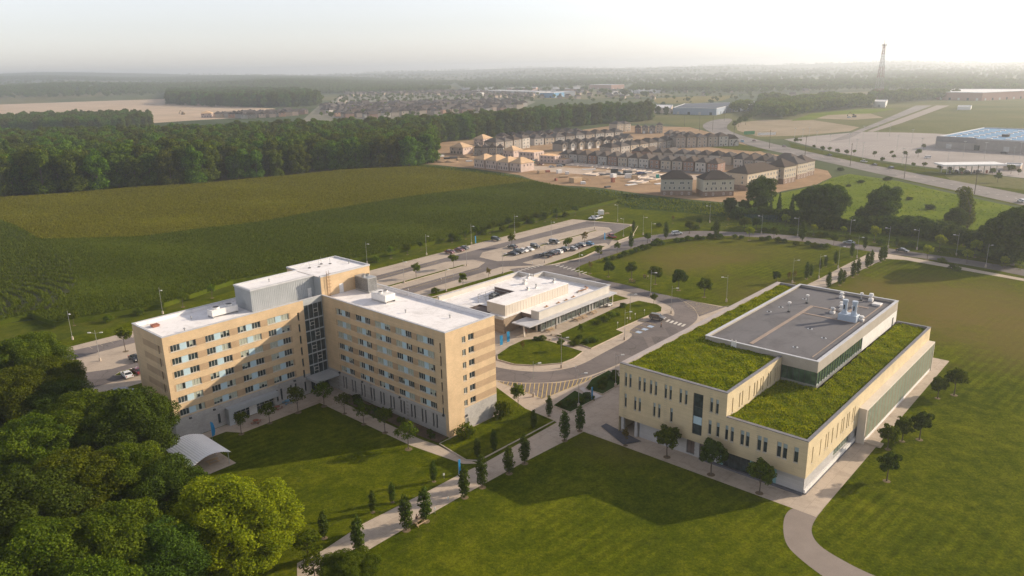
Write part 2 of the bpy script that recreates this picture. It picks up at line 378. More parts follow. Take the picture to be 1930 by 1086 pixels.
WHI = surf('white_line', (0.70, 0.66, 0.60), (0.48, 0.44, 0.38), scale=0.6, fine=4.0)
# far fields and earthworks
sheet('earthworks', [(-250, 205), (-100, 182), (0, 177), (120, 173), (235, 170), (318, 169), (330, 190), (420, 199), (520, 205), (470, 222), (380, 226), (290, 232), (180, 226), (0, 222), (-250, 226)], DIRT2, 'graded bare earth of the far building site')
sheet('scrub', [(-250, 178), (-100, 172), (0, 172), (150, 169), (310, 165), (318, 169), (235, 171), (120, 174), (0, 178), (-250, 190)], ROUGH, 'scrubby strip along the far wood')
sheet('suburb_ground', [(560, 235), (600, 200), (640, 184), (720, 178), (850, 180), (960, 184), (1010, 192), (960, 215), (860, 228), (700, 236)], surf('suburb_mixed', (0.22, 0.19, 0.15), (0.08, 0.09, 0.04), scale=0.03, fine=0.12, amt=0.9, bump=0), 'yards and streets of the far suburb')
sheet('retail_grass', [(1230, 205), (1330, 196), (1420, 198), (1480, 190), (1600, 185), (1760, 180), (1930, 186), (2200, 200), (2200, 300), (1930, 260), (1760, 255), (1600, 248), (1480, 262), (1420, 262), (1370, 245), (1290, 240), (1230, 228)], grass_mat('straw_grass', (0.12, 0.125, 0.05), (0.075, 0.09, 0.03), (0.17, 0.15, 0.07), big=0.01), 'dry grass land beside the retail park')
LOTE = surf('lot_earth', (0.37, 0.295, 0.215), (0.19, 0.165, 0.105), scale=.025, fine=.25, amt=.8, bump=0, spec=0.0)
sheet('bare_lot', [(1385, 232), (1440, 226), (1530, 226), (1620, 240), (1600, 248), (1500, 256), (1430, 258), (1390, 246)], DIRT2, 'bare building lot beyond the arterial road').data.materials[0] = LOTE
sheet('bare_mound', [(1530, 223), (1560, 216), (1640, 214), (1665, 222), (1610, 226)], DIRT2, 'bare graded patch with the digger').data.materials[0] = LOTE
sheet('bright_bank', [(1490, 228), (1530, 214), (1620, 206), (1690, 205), (1640, 214), (1560, 217), (1530, 226)], MEADOW, 'grassy bank in front of the wood')
sheet('yellow_field', [(1225, 186), (1300, 182), (1390, 180), (1360, 190), (1300, 196), (1240, 195)], grass_mat('ripe_field', (0.17, 0.145, 0.05), (0.11, 0.11, 0.035), (0.21, 0.17, 0.07), big=0.01), 'ripening field beyond the warehouse')
# building site, subdivision, retail
sheet('building_site', [(770, 300), (803, 309), (894, 318), (978, 330), (1031, 348), (1122, 353), (1220, 367), (1300, 376), (1357, 381), (1400, 380), (1477, 360), (1539, 348), (1568, 334), (1560, 322), (1530, 316), (1490, 296), (1440, 288), (1372, 258), (1300, 240), (1160, 236), (1050, 252), (920, 262), (835, 268), (800, 285)], DIRT, 'bare brown earth of the housing site')
sheet('site_street', [(1000, 312), (1130, 320), (1260, 328), (1390, 333), (1385, 340), (1240, 338), (1110, 330), (990, 320)], surf('site_gravel', (0.50, 0.40, 0.31), (0.36, 0.28, 0.21), scale=0.1, fine=0.6), 'pale gravel street through the housing site')
sheet('site_street', [(1000, 304), (1060, 303), (1220, 313), (1370, 325), (1385, 331), (1260, 325), (1100, 314)], ASPHD, 'new street in front of the row houses')
sheet('site_street', [(1240, 268), (1290, 262), (1380, 268), (1450, 284), (1420, 286), (1300, 274)], ROUGH, 'green strip between the house rows')
sheet('weed_bank', [(740, 306), (803, 311), (894, 321), (978, 334), (1031, 351), (1122, 357), (1220, 371), (1357, 385), (1420, 396), (1400, 412), (1300, 402), (1190, 394), (1165, 384), (1076, 362), (962, 340), (860, 325), (780, 319)], WEEDS, 'dark weedy bank between crop field and housing site')
sheet('meadow', [(1568, 336), (1600, 328), (1690, 341), (1780, 362), (1930, 394), (2100, 430), (2100, 520), (1930, 500), (1800, 470), (1600, 445), (1400, 428), (1390, 405), (1400, 383), (1477, 363), (1539, 351)], MEADOW, 'bright green meadow beside the arterial road')
sheet('road_verge', [(1531, 300), (1600, 314), (1690, 337), (1780, 358), (1930, 390), (2100, 430), (2100, 420), (1930, 356), (1741, 322), (1600, 295), (1490, 272), (1490, 284)], ROUGH, 'grass verge of the arterial road')
sheet('retail_lot', [(1478, 263), (1540, 256), (1620, 249), (1700, 250), (1762, 252), (1930, 262), (2200, 285), (2200, 372), (1930, 336), (1840, 326), (1740, 314), (1640, 300), (1560, 284)], surf('retail_asphalt', (0.30, 0.26, 0.235), (0.22, 0.19, 0.17), scale=0.02, fine=0.3, bump=0), 'wide pale car park of the retail store')
sheet('verge_strip', [(1486, 268), (1560, 287), (1640, 303), (1740, 317), (1840, 329), (1930, 340), (2200, 378), (2200, 388), (1930, 348), (1741, 321), (1600, 294), (1488, 272)], ROUGH, 'planted strip between car park and road')
sheet('fuel_field', [(1800, 345), (1930, 358), (2100, 390), (2100, 365), (1930, 338), (1850, 328), (1780, 331)], grass_mat('straw_grass', (0, 0, 0), (0, 0, 0), (0, 0, 0)), 'dry field in front of the filling station')
sheet('arterial_road', smooth([(1930, 366), (1741, 330), (1600, 303), (1490, 279), (1420, 262), (1380, 250), (1366, 240), (1384, 225), (1366, 223), (1338, 228), (1322, 236), (1330, 246), (1372, 262), (1440, 282), (1524, 298), (1672, 332), (1930, 387), (2150, 440), (2150, 412)]), ASPHD, 'pale four lane arterial road')
sheet('service_road', [(1727, 199), (1757, 199), (1690, 224), (1631, 246), (1600, 262), (1560, 268), (1613, 247), (1660, 228)], ASPHD, 'straight service road climbing past the car park')
sheet('service_verge', [(1765, 199), (1790, 199), (1700, 232), (1645, 249), (1634, 248), (1692, 226)], GRAV, 'gravel path beside the service road')
for i, (a, b) in enumerate([((1515, 288), (1800, 350)), ((1503, 285.5), (1930, 376))]):
    pass
for (x0, y0, x1, y1, n) in [(1510, 287.5, 1960, 384, 26)]:
    for k in range(n):
        t0 = (k + 0.25) / n; t1 = (k + 0.55) / n
        A = g(x0 + (x1 - x0) * t0, y0 + (y1 - y0) * t0); B = g(x0 + (x1 - x0) * t1, y0 + (y1 - y0) * t1)
        s = (B - A).normalized(); q = Vector((-s.y, s.x, 0)) * 0.12
        if k == 0: lm = MB()
        lm.quad(*[v + Vector((0, 0, SHZ[0] + 0.008)) for v in (A - q, B - q, B + q, A + q)])
    tag(lm.build('lane_markings', WHI), 'white dashed lane line on the arterial road', None, None, 'structure')
# campus
SHZ[0] = 0.0125
sheet('campus_lawn', [(-200, 640), (60, 604), (250, 575), (702, 492), (960, 432), (1165, 383), (1250, 381), (1390, 402), (1500, 425), (1700, 450), (2100, 540), (2400, 700), (2400, 1300), (965, 1500), (-700, 1300)], LAWN, 'mown campus lawns')
sheet('field_margin', [(-60, 634), (60, 606), (250, 572), (440, 530), (702, 488), (960, 430), (1165, 382), (1230, 386), (1120, 402), (980, 434), (710, 500), (440, 548), (250, 606), (60, 655), (-60, 680)], ROUGH, 'rough grass margin along the crop field')
sheet('roadside_grass', [(1290, 384), (1400, 402), (1500, 425), (1700, 450), (1930, 505), (2100, 540), (2100, 560), (1930, 516), (1700, 468), (1500, 445), (1350, 433), (1290, 420)], ROUGH, 'rough grass beyond the campus road')
sheet('parking_lot', ab((30, -222.5), (289, -222), (295.5, -191), (276, -178), (262, -171), (252, -170.5), (209, -176.6), (198, -183), (196.5, -176), (156, -178), (60, -181), (48, -186), (20, -186)), PAVER, 'tan paver stalls of the campus car park')
sheet('court_paving', ab((119.4, -118), (112.8, -99), (112.3, -90.4), (112.4, -83.2), (112.5, -36.2), (200, -36.8), (200, -40.5), (192, -60), (206.5, -97), (205, -113), (203.5, -133), (211, -157), (205, -168), (199, -172), (196, -175.5), (150, -177), (143, -162), (133, -145), (131, -131)), CONC, 'light concrete paving between the buildings')
sheet('main_walk', [(560, 1062), (610, 1037), (686, 986.5), (809, 925), (865, 895), (914, 872.5), (1052, 795), (1062, 768), (1110, 768), (1150, 800), (1099, 814.6), (989, 870.7), (869, 936), (761, 998), (701, 1033), (640, 1070), (560, 1120)], CONC, 'broad concrete walk across the lawns')
sheet('entrance_walk', ab((89.2, -91), (87.4, -93), (85.8, -106), (85.8, -137.2), (67, -137.2), (65, -140.4), (57, -140.4), (57, -143.4), (93, -143.4), (93, -134), (89.2, -133), (88.8, -107), (89.3, -102)), CONC, 'concrete walk and patio in front of the dormitory')
sheet('far_walk', [(1490, 552), (1550, 523), (1589, 502), (1646, 474), (1668, 478), (1727, 487.5), (1930, 525.5), (2050, 548), (2050, 554), (1930, 530), (1707, 490.5), (1668, 488), (1568, 536), (1520, 562)], CONC, 'concrete walk running up to the campus road')
sheet('campus_road', smooth([(1030, 502), (1133, 470), (1169, 458), (1208, 447), (1263, 439), (1306, 435), (1357, 436.4), (1426, 439), (1495, 444), (1560, 452), (1638, 464), (1688, 470), (1747, 479), (1845, 492.5), (1930, 508), (2060, 535), (2060, 552), (1930, 520), (1826, 500), (1727, 485.6), (1636, 474), (1560, 461), (1487, 453), (1426, 447), (1357, 444), (1263, 449), (1223, 459), (1180, 472), (1129, 488.7), (1087, 503), (1083, 512), (1060, 525), (960, 520), (950, 507)]), ASPH, 'grey curving campus road')
sheet('ring_road', smooth([(1000, 512), (1060, 505), (1087, 513), (1138, 529), (1180, 537), (1240, 554), (1265, 558), (1290, 569), (1308, 581), (1316, 596), (1312, 607), (1270, 636), (1181, 680), (1112, 710), (1052.6, 721), (986, 722.5), (936, 717.5), (850, 700), (860, 670), (936.6, 694.5), (1008, 702.5), (1059, 698), (1097, 688), (1134, 667), (1198, 634), (1180, 623), (1250, 592.5), (1258, 592), (1271, 597.5), (1271, 585), (1262, 577), (1240, 567), (1200, 555), (1148, 541), (1090, 526)]), ASPH, 'grey ring road around the dining hall garden')
# hatched bays
HT = sheet('hatched_bay', [(937, 718.5), (986, 723.5), (1052, 722.5), (1112, 711.5), (1140, 700), (1146, 702), (1023, 752)], ASPH, 'hatched bay of the ring road')
hb = MB()
for k in range(24):
    t = k / 23.0
    top = g(942 + 190 * t, 719 + (4.5 * math.sin(min(1, t * 2) * 1.57)) - max(0, t - 0.45) * 28)
    bx = 944 + 186 * t - 4
    by = 719.5 + (bx - 937) * (752 - 719.5) / (1023 - 937) if bx < 1023 else 752 - (bx - 1023) * (752 - 702) / (1146 - 1023)
    bot = g(bx, by); s = (bot - top).normalized(); q = Vector((-s.y, s.x, 0)) * 0.09
    hb.quad(*[v + Vector((0, 0, SHZ[0] + 0.004)) for v in (top - q, bot - q, bot + q, top + q)])
def strip(bm_, A, B, wd, z=None):
    s = (B - A).normalized(); q = Vector((-s.y, s.x, 0)) * wd / 2; zz = Vector((0, 0, (z or SHZ[0] + 0.004)))
    bm_.quad(A - q + zz, B - q + zz, B + q + zz, A + q + zz)
strip(hb, g(937, 719), g(1023, 752), 0.12); strip(hb, g(1023, 752), g(1146, 702), 0.12)
tag(hb.build('hatch_lines', YEL), 'yellow hatching lines on the lower bay', None, None, 'structure'); SHZ[0] += 0.004
sheet('hatched_bay', [(1266, 559), (1357, 579), (1376, 576), (1318, 597), (1308, 580), (1290, 568)], ASPH, 'hatched bay beside the green roofed building')
hb = MB()
for k in range(9):
    t = (k + 0.5) / 9
    strip(hb, g(1275 + 42 * t, 561.5 + 33 * t), g(1362 - 42 * t * .9, 578 + 14 * t), 0.10)
tag(hb.build('hatch_lines', YEL), 'yellow hatching lines on the upper bay', None, None, 'structure'); SHZ[0] += 0.004
# car park lanes
sheet('parking_lane', ab((40, -221), (62, -218.5), (90, -215.2), (161, -214.3), (289, -213.4), (294, -192), (284, -186), (262, -180), (250, -174), (210, -177.5), (200, -187), (55, -187), (40, -200)), ASPH, 'grey driving lanes of the car park')
sheet('parking_bays', ab((56, -206), (57.5, -211), (66, -211.5), (161, -209.2), (192, -209.2), (201, -203), (201, -196.5), (194, -193.2), (63.5, -196), (57.5, -199)), PAVER, 'tan paver bays with a grass strip')
sheet('parking_bays', ab((205.5, -204), (212, -208.6), (268, -206), (281, -203), (282.5, -196), (278, -190.9), (262, -188.5), (210, -189.5), (205, -194)), PAVER, 'tan paver bays of the upper car park')
sheet('parking_bays', ab((209.3, -184.8), (250, -181), (256, -179), (251, -173), (229, -170.8), (214, -172.5), (209.3, -177)), PAVER, 'tan paver bays beside the campus road')
sheet('parking_bays', ab((100, -187), (196, -185.8), (199, -182), (196.5, -177), (100, -180.5)), PAVER, 'tan paver bays behind the dining hall')
bl = MB()
for b0, b1, a0, a1 in [(-222, -215.6, 66, 284), (-208.6, -200.6, 74, 190), (-199, -193.8, 74, 188), (-185.6, -181.5, 112, 192), (-205.4, -198.6, 216, 274), (-195, -190.2, 216, 258), (-182, -176, 214, 246)]:
    a = a0
    while a < a1: strip(bl, L(a, b0), L(a, b1), 0.10); a += 2.75
tag(bl.build('bay_lines', surf('bay_line', (0.52, 0.44, 0.33), (0.40, 0.33, 0.26))), 'thin pale lines between parking bays', None, None, 'structure'); SHZ[0] += 0.004
yl = MB(); strip(yl, L(112, -211.2), L(190, -211.6), 0.14); strip(yl, L(108, -192.2), L(194, -191.4), 0.14)
tag(yl.build('lane_lines', YEL), 'yellow lines along the car park lanes', None, None, 'structure'); SHZ[0] += 0.004
cw = MB()
for k in range(9): strip(cw, g(1048 + 5.8 * k * 1.25, 497.5 + k * 2.0 * 1.0), g(1040 + 5.8 * k * 1.25, 500.0 + k * 2.0), 0.55)
for k in range(7): strip(cw, g(984 + 6.5 * k, 511.5 - k * 1.7), g(976 + 6.5 * k, 509.5 - k * 1.7), 0.5)
for k in range(5): strip(cw, g(1262 + 7.3 * k, 603 + k * 2.2), g(1256 + 7.3 * k, 607.3 + k * 2.2), 0.7)
tag(cw.build('crosswalk_markings', WHI), 'white crosswalk bars', None, None, 'structure')
sl_ = MB()
for k in range(4): strip(sl_, L(168.3 + 3.1 * k + 1.2, -112.4), L(167.8 + 3.1 * k + 1.2, -106.8), 0.12)
tag(sl_.build('stall_lines', YEL), 'yellow lines of the accessible bays', None, None, 'structure')
bs = MB()
for k in range(3):
    a = L(170.2 + 3.05 * k, -107.4); bs.quad(*[a + UU * x + WW * y + Vector((0, 0, SHZ[0] + .008)) for x, y in ((-.8, -.8), (.8, -.8), (.8, .8), (-.8, .8))])
tag(bs.build('bay_symbols', surf('blue_paint', (0.42, 0.50, 0.60), (0.30, 0.38, 0.50))), 'pale blue accessible bay squares', None, None, 'structure')
SHZ[0] += 0.012
# grass islands behind kerbs
raised('island_kerb', ab((104, -200.3), (193, -200.4), (193, -198.9), (104, -198.7)), LAWN, KERB, label='narrow grass strip between parking bays')
raised('island_kerb', ab((212, -198.2), (274, -197.4), (274, -196.2), (212, -196.6)), LAWN, KERB, label='narrow grass strip in the upper bays')
raised('island_kerb', ab((157, -181.2), (197.6, -179.8), (196.6, -176.6), (157, -178.2)), LAWN, KERB, label='grass strip behind the dining hall')
raised('island_kerb', ab((210.5, -175.6), (229, -176.4), (249, -179.6), (250.5, -175.2), (230, -171.3), (215, -173.4)), LAWN, KERB, label='grass wedge beside the campus road')
raised('island_kerb', ab((262, -184), (290, -190), (293, -187), (275, -178), (262, -177)), LAWN, KERB, label='grass corner at the car park exit')
raised('island_kerb', ab((100, -186.2), (66, -186.4), (62, -190.5), (64, -192), (100, -191.5)), LAWN, KERB, label='grass strip beside the dormitory car park')
raised('island_kerb', ab((132.2, -126.2), (139, -128), (145.1, -128.3), (148.3, -125.9), (148.9, -121.5), (148.3, -110.3), (143, -109.2), (138.6, -109.5), (133, -113.8), (130.3, -118.4), (130.0, -123.8)), LAWN, KERB, label='rounded lawn by the dining hall entrance')
raised('island_kerb', ab((153.1, -123.6), (151.4, -110.0), (167.1, -110.2), (167.8, -113.2), (186.0, -112.9), (189.7, -111.9), (193.5, -114), (195.2, -116.7), (194.9, -123.5), (185.2, -125.0)), LAWN, KERB, label='long lawn in front of the dining hall')
raised('island_kerb', [(1143, 565), (1158.6, 556), (1186, 564), (1148, 573)], LAWN, KERB, label='small lawn at the dining hall corner')
raised('island_kerb', ab((117.7, -95.8), (117.5, -90.7), (126.2, -90.5), (127.2, -97)), WEEDS, KERB, label='planted bed in the plaza')
raised('island_kerb', ab((129.5, -95.8), (129.5, -90.8), (139.5, -90.9), (142, -97.9), (135, -98)), WEEDS, KERB, label='long planted bed beside the green roofed building')
raised('island_kerb', ab((119.2, -118), (113, -99.4), (112.4, -90.9), (90, -91.3), (88.6, -93.4), (89.8, -102.2), (93, -102.2), (107.3, -102.2)), LAWN, KERB, h=0.06, label='lawn at the dormitory end wall')
sheet('planting_bed', ab((89.6, -134), (92.8, -136), (92.8, -102.9), (89.9, -102.6), (89.5, -108)), surf('mulch', (0.13, 0.085, 0.05), (0.06, 0.04, 0.025), scale=0.5, fine=3), 'mulch bed along the dormitory wall')
sheet('bed_paving', [(1092, 733.5), (1117, 754.5), (1137, 748), (1099, 730)], surf('pale_paving', (0.55, 0.50, 0.46), (0.45, 0.40, 0.36)), 'pale paving between the planted beds')
sheet('gravel_strip', ab((118.2, -81.9), (116.5, -82), (112.8, -74), (116.2, -72)), surf('slate_gravel', (0.10, 0.10, 0.11), (0.06, 0.06, 0.07)), 'dark gravel under the overhang')
sheet('curved_path', smooth([(1496, 956), (1480, 968), (1475, 993), (1480, 1026), (1505, 1052), (1552, 1088), (1610, 1125), (1760, 1125), (1642, 1085), (1562, 1042), (1536, 1021), (1527, 997), (1541, 972), (1556, 956)]), GRAV, 'curving gravel path leaving the paved corner', uvz=.026)
sheet('shelter_slab', ab((51, -126.3), (59.6, -126.3), (59.6, -138.6), (51, -138.6)), CONC, 'concrete slab of the picnic shelter')
# ------------------------------------------------------------------ building kit
TAN = brick('tan_brick', (0.60, 0.44, 0.265), (0.55, 0.40, 0.24), (0.50, 0.39, 0.26), 0.6, 0.2)
BAND = brick('brown_brick', (0.44, 0.31, 0.19), (0.40, 0.28, 0.17), (0.36, 0.27, 0.18), 0.6, 0.2)
STONE = brick('grey_block', (0.42, 0.40, 0.375), (0.36, 0.345, 0.325), (0.30, 0.28, 0.26), 0.8, 0.4)
SAND = brick('sand_brick', (0.60, 0.49, 0.31), (0.55, 0.45, 0.28), (0.50, 0.42, 0.28), 0.6, 0.2)
GREYB = brick('pale_block', (0.46, 0.45, 0.44), (0.40, 0.39, 0.385), (0.33, 0.32, 0.32), 0.8, 0.4)
ROOFW = membrane('white_membrane', (0.82, 0.79, 0.77), (0.62, 0.59, 0.56), .88, .18, .6)
ROOFG = membrane('grey_membrane', (0.135, 0.13, 0.135), (0.098, 0.094, 0.098), .82, .15, .85)
CAP = surf('metal_capping', (0.52, 0.52, 0.53), (0.42, 0.42, 0.43), rough=0.45, bump=0)
CAPD = surf('grey_capping', (0.20, 0.195, 0.20), (0.15, 0.145, 0.15), rough=0.6, bump=0)
SIDING = surf('blue_grey_siding', (0.40, 0.415, 0.42), (0.33, 0.345, 0.35), rough=0.55, scale=0.4, bump=0)
CREAM = surf('cream_panel', (0.62, 0.56, 0.48), (0.54, 0.485, 0.41), scale=0.3)
FRAME = surf('window_frame', (0.52, 0.50, 0.45), (0.44, 0.42, 0.38), rough=0.5, bump=0)
DKFRAME = surf('dark_frame', (0.06, 0.065, 0.065), (0.045, 0.05, 0.05), rough=0.5, bump=0)
GLASS = glass('dark_glass'); GLASSG = glass('green_glass', (0.035, 0.06, 0.04), 0.1)
CURT = surf('drawn_curtain', (0.42, 0.44, 0.36), (0.30, 0.33, 0.27), rough=0.25, scale=1.5, fine=6, bump=0)
BLUEP = surf('blue_panel', (0.44, 0.57, 0.62), (0.38, 0.50, 0.55), rough=0.4, bump=0)
STEEL = surf('galvanised_steel', (0.50, 0.50, 0.49), (0.36, 0.36, 0.355), rough=0.4, metallic=0.6, bump=0)
DKSTEEL = surf('dark_metal', (0.06, 0.06, 0.06), (0.04, 0.04, 0.04), rough=0.5, bump=0)
WHITEP = surf('white_paint', (0.74, 0.72, 0.69), (0.62, 0.60, 0.57), rough=0.5, scale=1.0)
WOOD = surf('pale_wood', (0.50, 0.36, 0.22), (0.36, 0.25, 0.15), scale=2, fine=9)
RUST = surf('rusty_red', (0.34, 0.13, 0.08), (0.22, 0.09, 0.06), scale=2)
BLUE = surf('banner_blue', (0.03, 0.27, 0.52), (0.02, 0.20, 0.42), rough=0.5, bump=0)
BROWNCLAD = surf('dark_cladding', (0.17, 0.13, 0.11), (0.12, 0.09, 0.08), scale=0.6)
def facade(mb, P0, dx, n, x0, x1, z0, z1, ops=(), cutx=(), cutz=(), mi=lambda x, z: 0, depth=0.16, reveal=None):
    """wall skin with real openings: P0 + dx*x + z; openings (x0,x1,z0,z1) get reveals of the given depth"""
    X = sorted({round(v, 3) for v in [x0, x1, *cutx, *[o[0] for o in ops], *[o[1] for o in ops]] if x0 - 1e-6 <= v <= x1 + 1e-6})
    Zs = sorted({round(v, 3) for v in [z0, z1, *cutz, *[o[2] for o in ops], *[o[3] for o in ops]] if z0 - 1e-6 <= v <= z1 + 1e-6})
    P = lambda x, z, d=0.0: P0 + dx * x + ZZ * z - n * d
    for i in range(len(X) - 1):
        for j in range(len(Zs) - 1):
            xc, zc = (X[i] + X[i + 1]) / 2, (Zs[j] + Zs[j + 1]) / 2
            if any(o[0] < xc < o[1] and o[2] < zc < o[3] for o in ops): continue
            mb.quad(P(X[i], Zs[j]), P(X[i + 1], Zs[j]), P(X[i + 1], Zs[j + 1]), P(X[i], Zs[j + 1]), mi(xc, zc))
    for o in ops:
        a, b, c, d = o[:4]; m_ = mi((a + b) / 2, c - 0.01) if reveal is None else reveal
        mb.quad(P(a, c), P(a, c, depth), P(a, d, depth), P(a, d), m_); mb.quad(P(b, c), P(b, d), P(b, d, depth), P(b, c, depth), m_)
        mb.quad(P(a, c), P(b, c), P(b, c, depth), P(a, c, depth), m_); mb.quad(P(a, d), P(a, d, depth), P(b, d, depth), P(b, d), m_)
def window(parent, P0, dx, n, o, panes=1, rows=1, gl=GLASS, fr=FRAME, depth=0.16, bar=0.07, name='window', sill=True, org=None, label=None):
    """one window: a frame with mullions, its glass a sub-part"""
    a, b, c, d = o[:4]
    P = lambda x, z, q: P0 + dx * x + ZZ * z - n * q
    org = org or P0
    def bx(mb, x0, x1, z0, z1, q0, q1, mi=0): mb.hexa([P(x0, z0, q0), P(x1, z0, q0), P(x1, z0, q1), P(x0, z0, q1), P(x0, z1, q0), P(x1, z1, q0), P(x1, z1, q1), P(x0, z1, q1)], mi)
    f = MB(org); q0, q1 = depth - 0.03, depth + 0.05
    bx(f, a, a + bar, c, d, q0, q1); bx(f, b - bar, b, c, d, q0, q1)
    bx(f, a + bar, b - bar, c, c + bar, q0, q1); bx(f, a + bar, b - bar, d - bar, d, q0, q1)
    for k in range(1, panes):
        xx = a + (b - a) * k / panes; bx(f, xx - bar * .4, xx + bar * .4, c + bar, d - bar, q0 + .005, q1 - .005)
    for k in range(1, rows):
        z_ = c + (d - c) * k / rows; bx(f, a + bar, b - bar, z_ - bar * .4, z_ + bar * .4, q0 + .012, q1 - .012)
    if sill: bx(f, a - 0.03, b + 0.03, c - 0.08, c - 0.002, -0.05, depth - .035)
    w_ = f.build(name, fr, parent)
    if label: w_['label'] = label
    gm = MB(org)
    nP = panes if isinstance(gl, (list, tuple)) else 1
    for k in range(nP):
        x0_ = a + (b - a) * k / nP; x1_ = a + (b - a) * (k + 1) / nP
        gm = MB(org); gm.quad(P(x0_, c, depth + .02), P(x1_, c, depth + .02), P(x1_, d, depth + .02), P(x0_, d, depth + .02)); gm.build('pane', gl[k] if isinstance(gl, (list, tuple)) else gl, w_)
    return w_
def hip(mb, pts, z0, z1, inset, mi=0): pass
# ------------------------------------------------------------------ dormitory
A0, A1, A2, A3 = 56.34, 88.05, 93.05, 107.05
B0, B1, BB = -143.6, -102.5, -157.5
HD, DECK, STZ = 22.5, 21.75, 4.9
DO = L(A0, B0, 0)
dorm = thing('dormitory', DO, 'seven storey L shaped tan brick dormitory with white roofs and blue window panels', 'building')
rows = [19.0 - 2.756 * k for k in range(6)]
ZT = lambda x, z: 2 if z < STZ else (1 if any(r < z < r + 1.4 for r in rows) else 0)
zc = [STZ] + [v for r in rows for v in (r, r + 1.4)]
wl = MB(DO)
# front of the left wing (plane b=B0): x is measured along a from A0
lw_cols = [57.65, 64.85, 71.95, 78.9]
DEEP = 0.2
lops = [(c - A0, c + 5.25 - A0, r, r + 1.4) for c in lw_cols for r in rows]
slit = [(86.3 - A0, 86.75 - A0, r - 0.9, r + 0.9) for r in rows]
low = [(65.2 - A0, 65.75 - A0, 0.9, 2.95), (79.0 - A0, 79.45 - A0, 1.0, 3.6), (80.1 - A0, 80.55 - A0, 1.0, 3.6), (82.6 - A0, 83.05 - A0, 1.0, 3.6), (83.8 - A0, 84.25 - A0, 1.0, 3.6), (86.3 - A0, 86.75 - A0, 1.0, 3.2)]
portal = (68.2 - A0, 78.3 - A0, 0.05, 2.75)
bandx = lambda lo, hi: (lambda x, z: 2 if z < STZ else (1 if (lo < x < hi and any(r < z < r + 1.4 for r in rows)) else 0))
facade(wl, L(A0, B0), UU, WW, 0, A1 - A0, 0, HD, lops + slit + low + [portal], cutx=[0.95, 28.2], cutz=zc, mi=bandx(0.95, 28.2), depth=DEEP)
# west end of the left wing (plane a=A0), back wall
eops = [(1.9, 2.5, r - 0.2, r + 1.4) for r in rows]
facade(wl, L(A0, B0), -WW, -UU, 0, B0 - BB, 0, HD, eops, cutx=[1.0, 9.5], cutz=zc, mi=bandx(1.0, 9.5), depth=DEEP)
facade(wl, L(A0, BB), UU, -WW, 0, A3 - A0, 0, HD, cutz=zc, mi=ZT)
# inner wall of the right wing (plane a=A2): x along b from B0
rw_cols = [-138.4, -131.25, -124.5, -117.75, -111.1]
rops = [(c - B0, c + 5.15 - B0, r, r + 1.4) for c in rw_cols for r in rows]
rslit = [(-104.25 - B0, -103.85 - B0, r - 0.9, r + 1.0) for r in rows]
rlow = [(-137.9 + 3.42 * i + d - B0, -137.9 + 3.42 * i + d + 0.5 - B0, 1.2, 4.05) for i in range(10) for d in (-0.3, 0.75)]
facade(wl, L(A2, B0), WW, -UU, 0, B1 - B0, 0, HD, rops + rslit + rlow, cutx=[4.9, 37.9, 40.2], cutz=zc, mi=lambda x, z: (0 if x > 40.2 else 2) if z < STZ else bandx(4.9, 37.9)(x, z), depth=DEEP)
# lit end wall (plane b=B1): x along a from A2
nops = [(97.5 - A2, 98.5 - A2, r + .05, r + 1.35) for r in rows] + [(99.25 - A2, 100.85 - A2, r + .05, r + 1.4) for r in rows] + [(97.5 - A2, 98.5 - A2, 0.05, 2.5)]
facade(wl, L(A2, B1), UU, WW, 0, A3 - A2, 0, HD, nops, cutx=[0.5, 7.8], cutz=zc, mi=lambda x, z: (2 if x > 3.2 else 0) if z < STZ else bandx(7.8, 14.5)(x, z), depth=DEEP)
facade(wl, L(A3, B1), -WW, UU, 0, B1 - BB, 0, HD, cutz=zc, mi=ZT)
wl.build('wall', [TAN, BAND, STONE], dorm)
# roofs and parapets
rf = MB(DO)
rf.quad(L(A0, BB, DECK), L(A2, BB, DECK), L(A2, B0, DECK), L(A0, B0, DECK)); rf.quad(L(A2, BB, DECK), L(A3, BB, DECK), L(A3, B1, DECK), L(A2, B1, DECK))
ip = 0.35
for (a0, a1, b0, b1) in [(A0 + .001, A2, BB + .001, BB + ip), (A0 + .001, A0 + ip, BB + ip, B0 - ip), (A0 + .001, A2 - .001, B0 - ip, B0 - .001), (A2 + .001, A2 + ip, B0, B1 - ip), (A2 + .001, A3 - .001, B1 - ip, B1 - .001), (A3 - ip, A3 - .001, B0 + .1, B1 - ip)]:
    rf.box(a0, a1, b0, b1, DECK - .2, HD - 0.1)
rf.build('roof', ROOFW, dorm)
cp = MB(DO)
for (a0, a1, b0, b1) in [(A0 - .06, A2, BB - .06, BB + ip + .05), (A0 - .06, A0 + ip + .05, BB + ip + .05, B0 - ip - .05), (A0 - .06, A2 + .06, B0 - ip - .05, B0 + .06), (A2 - .06, A2 + ip + .05, B0 + .06, B1 - ip - .05), (A2 - .06, A3 + .06, B1 - ip - .05, B1 + .06), (A3 - ip - .05, A3 + .06, B0 + .1, B1 - ip - .05)]:
    cp.box(a0, a1, b0, b1, HD - 0.1, HD + 0.05)
cp.build('parapet_capping', CAP, dorm)
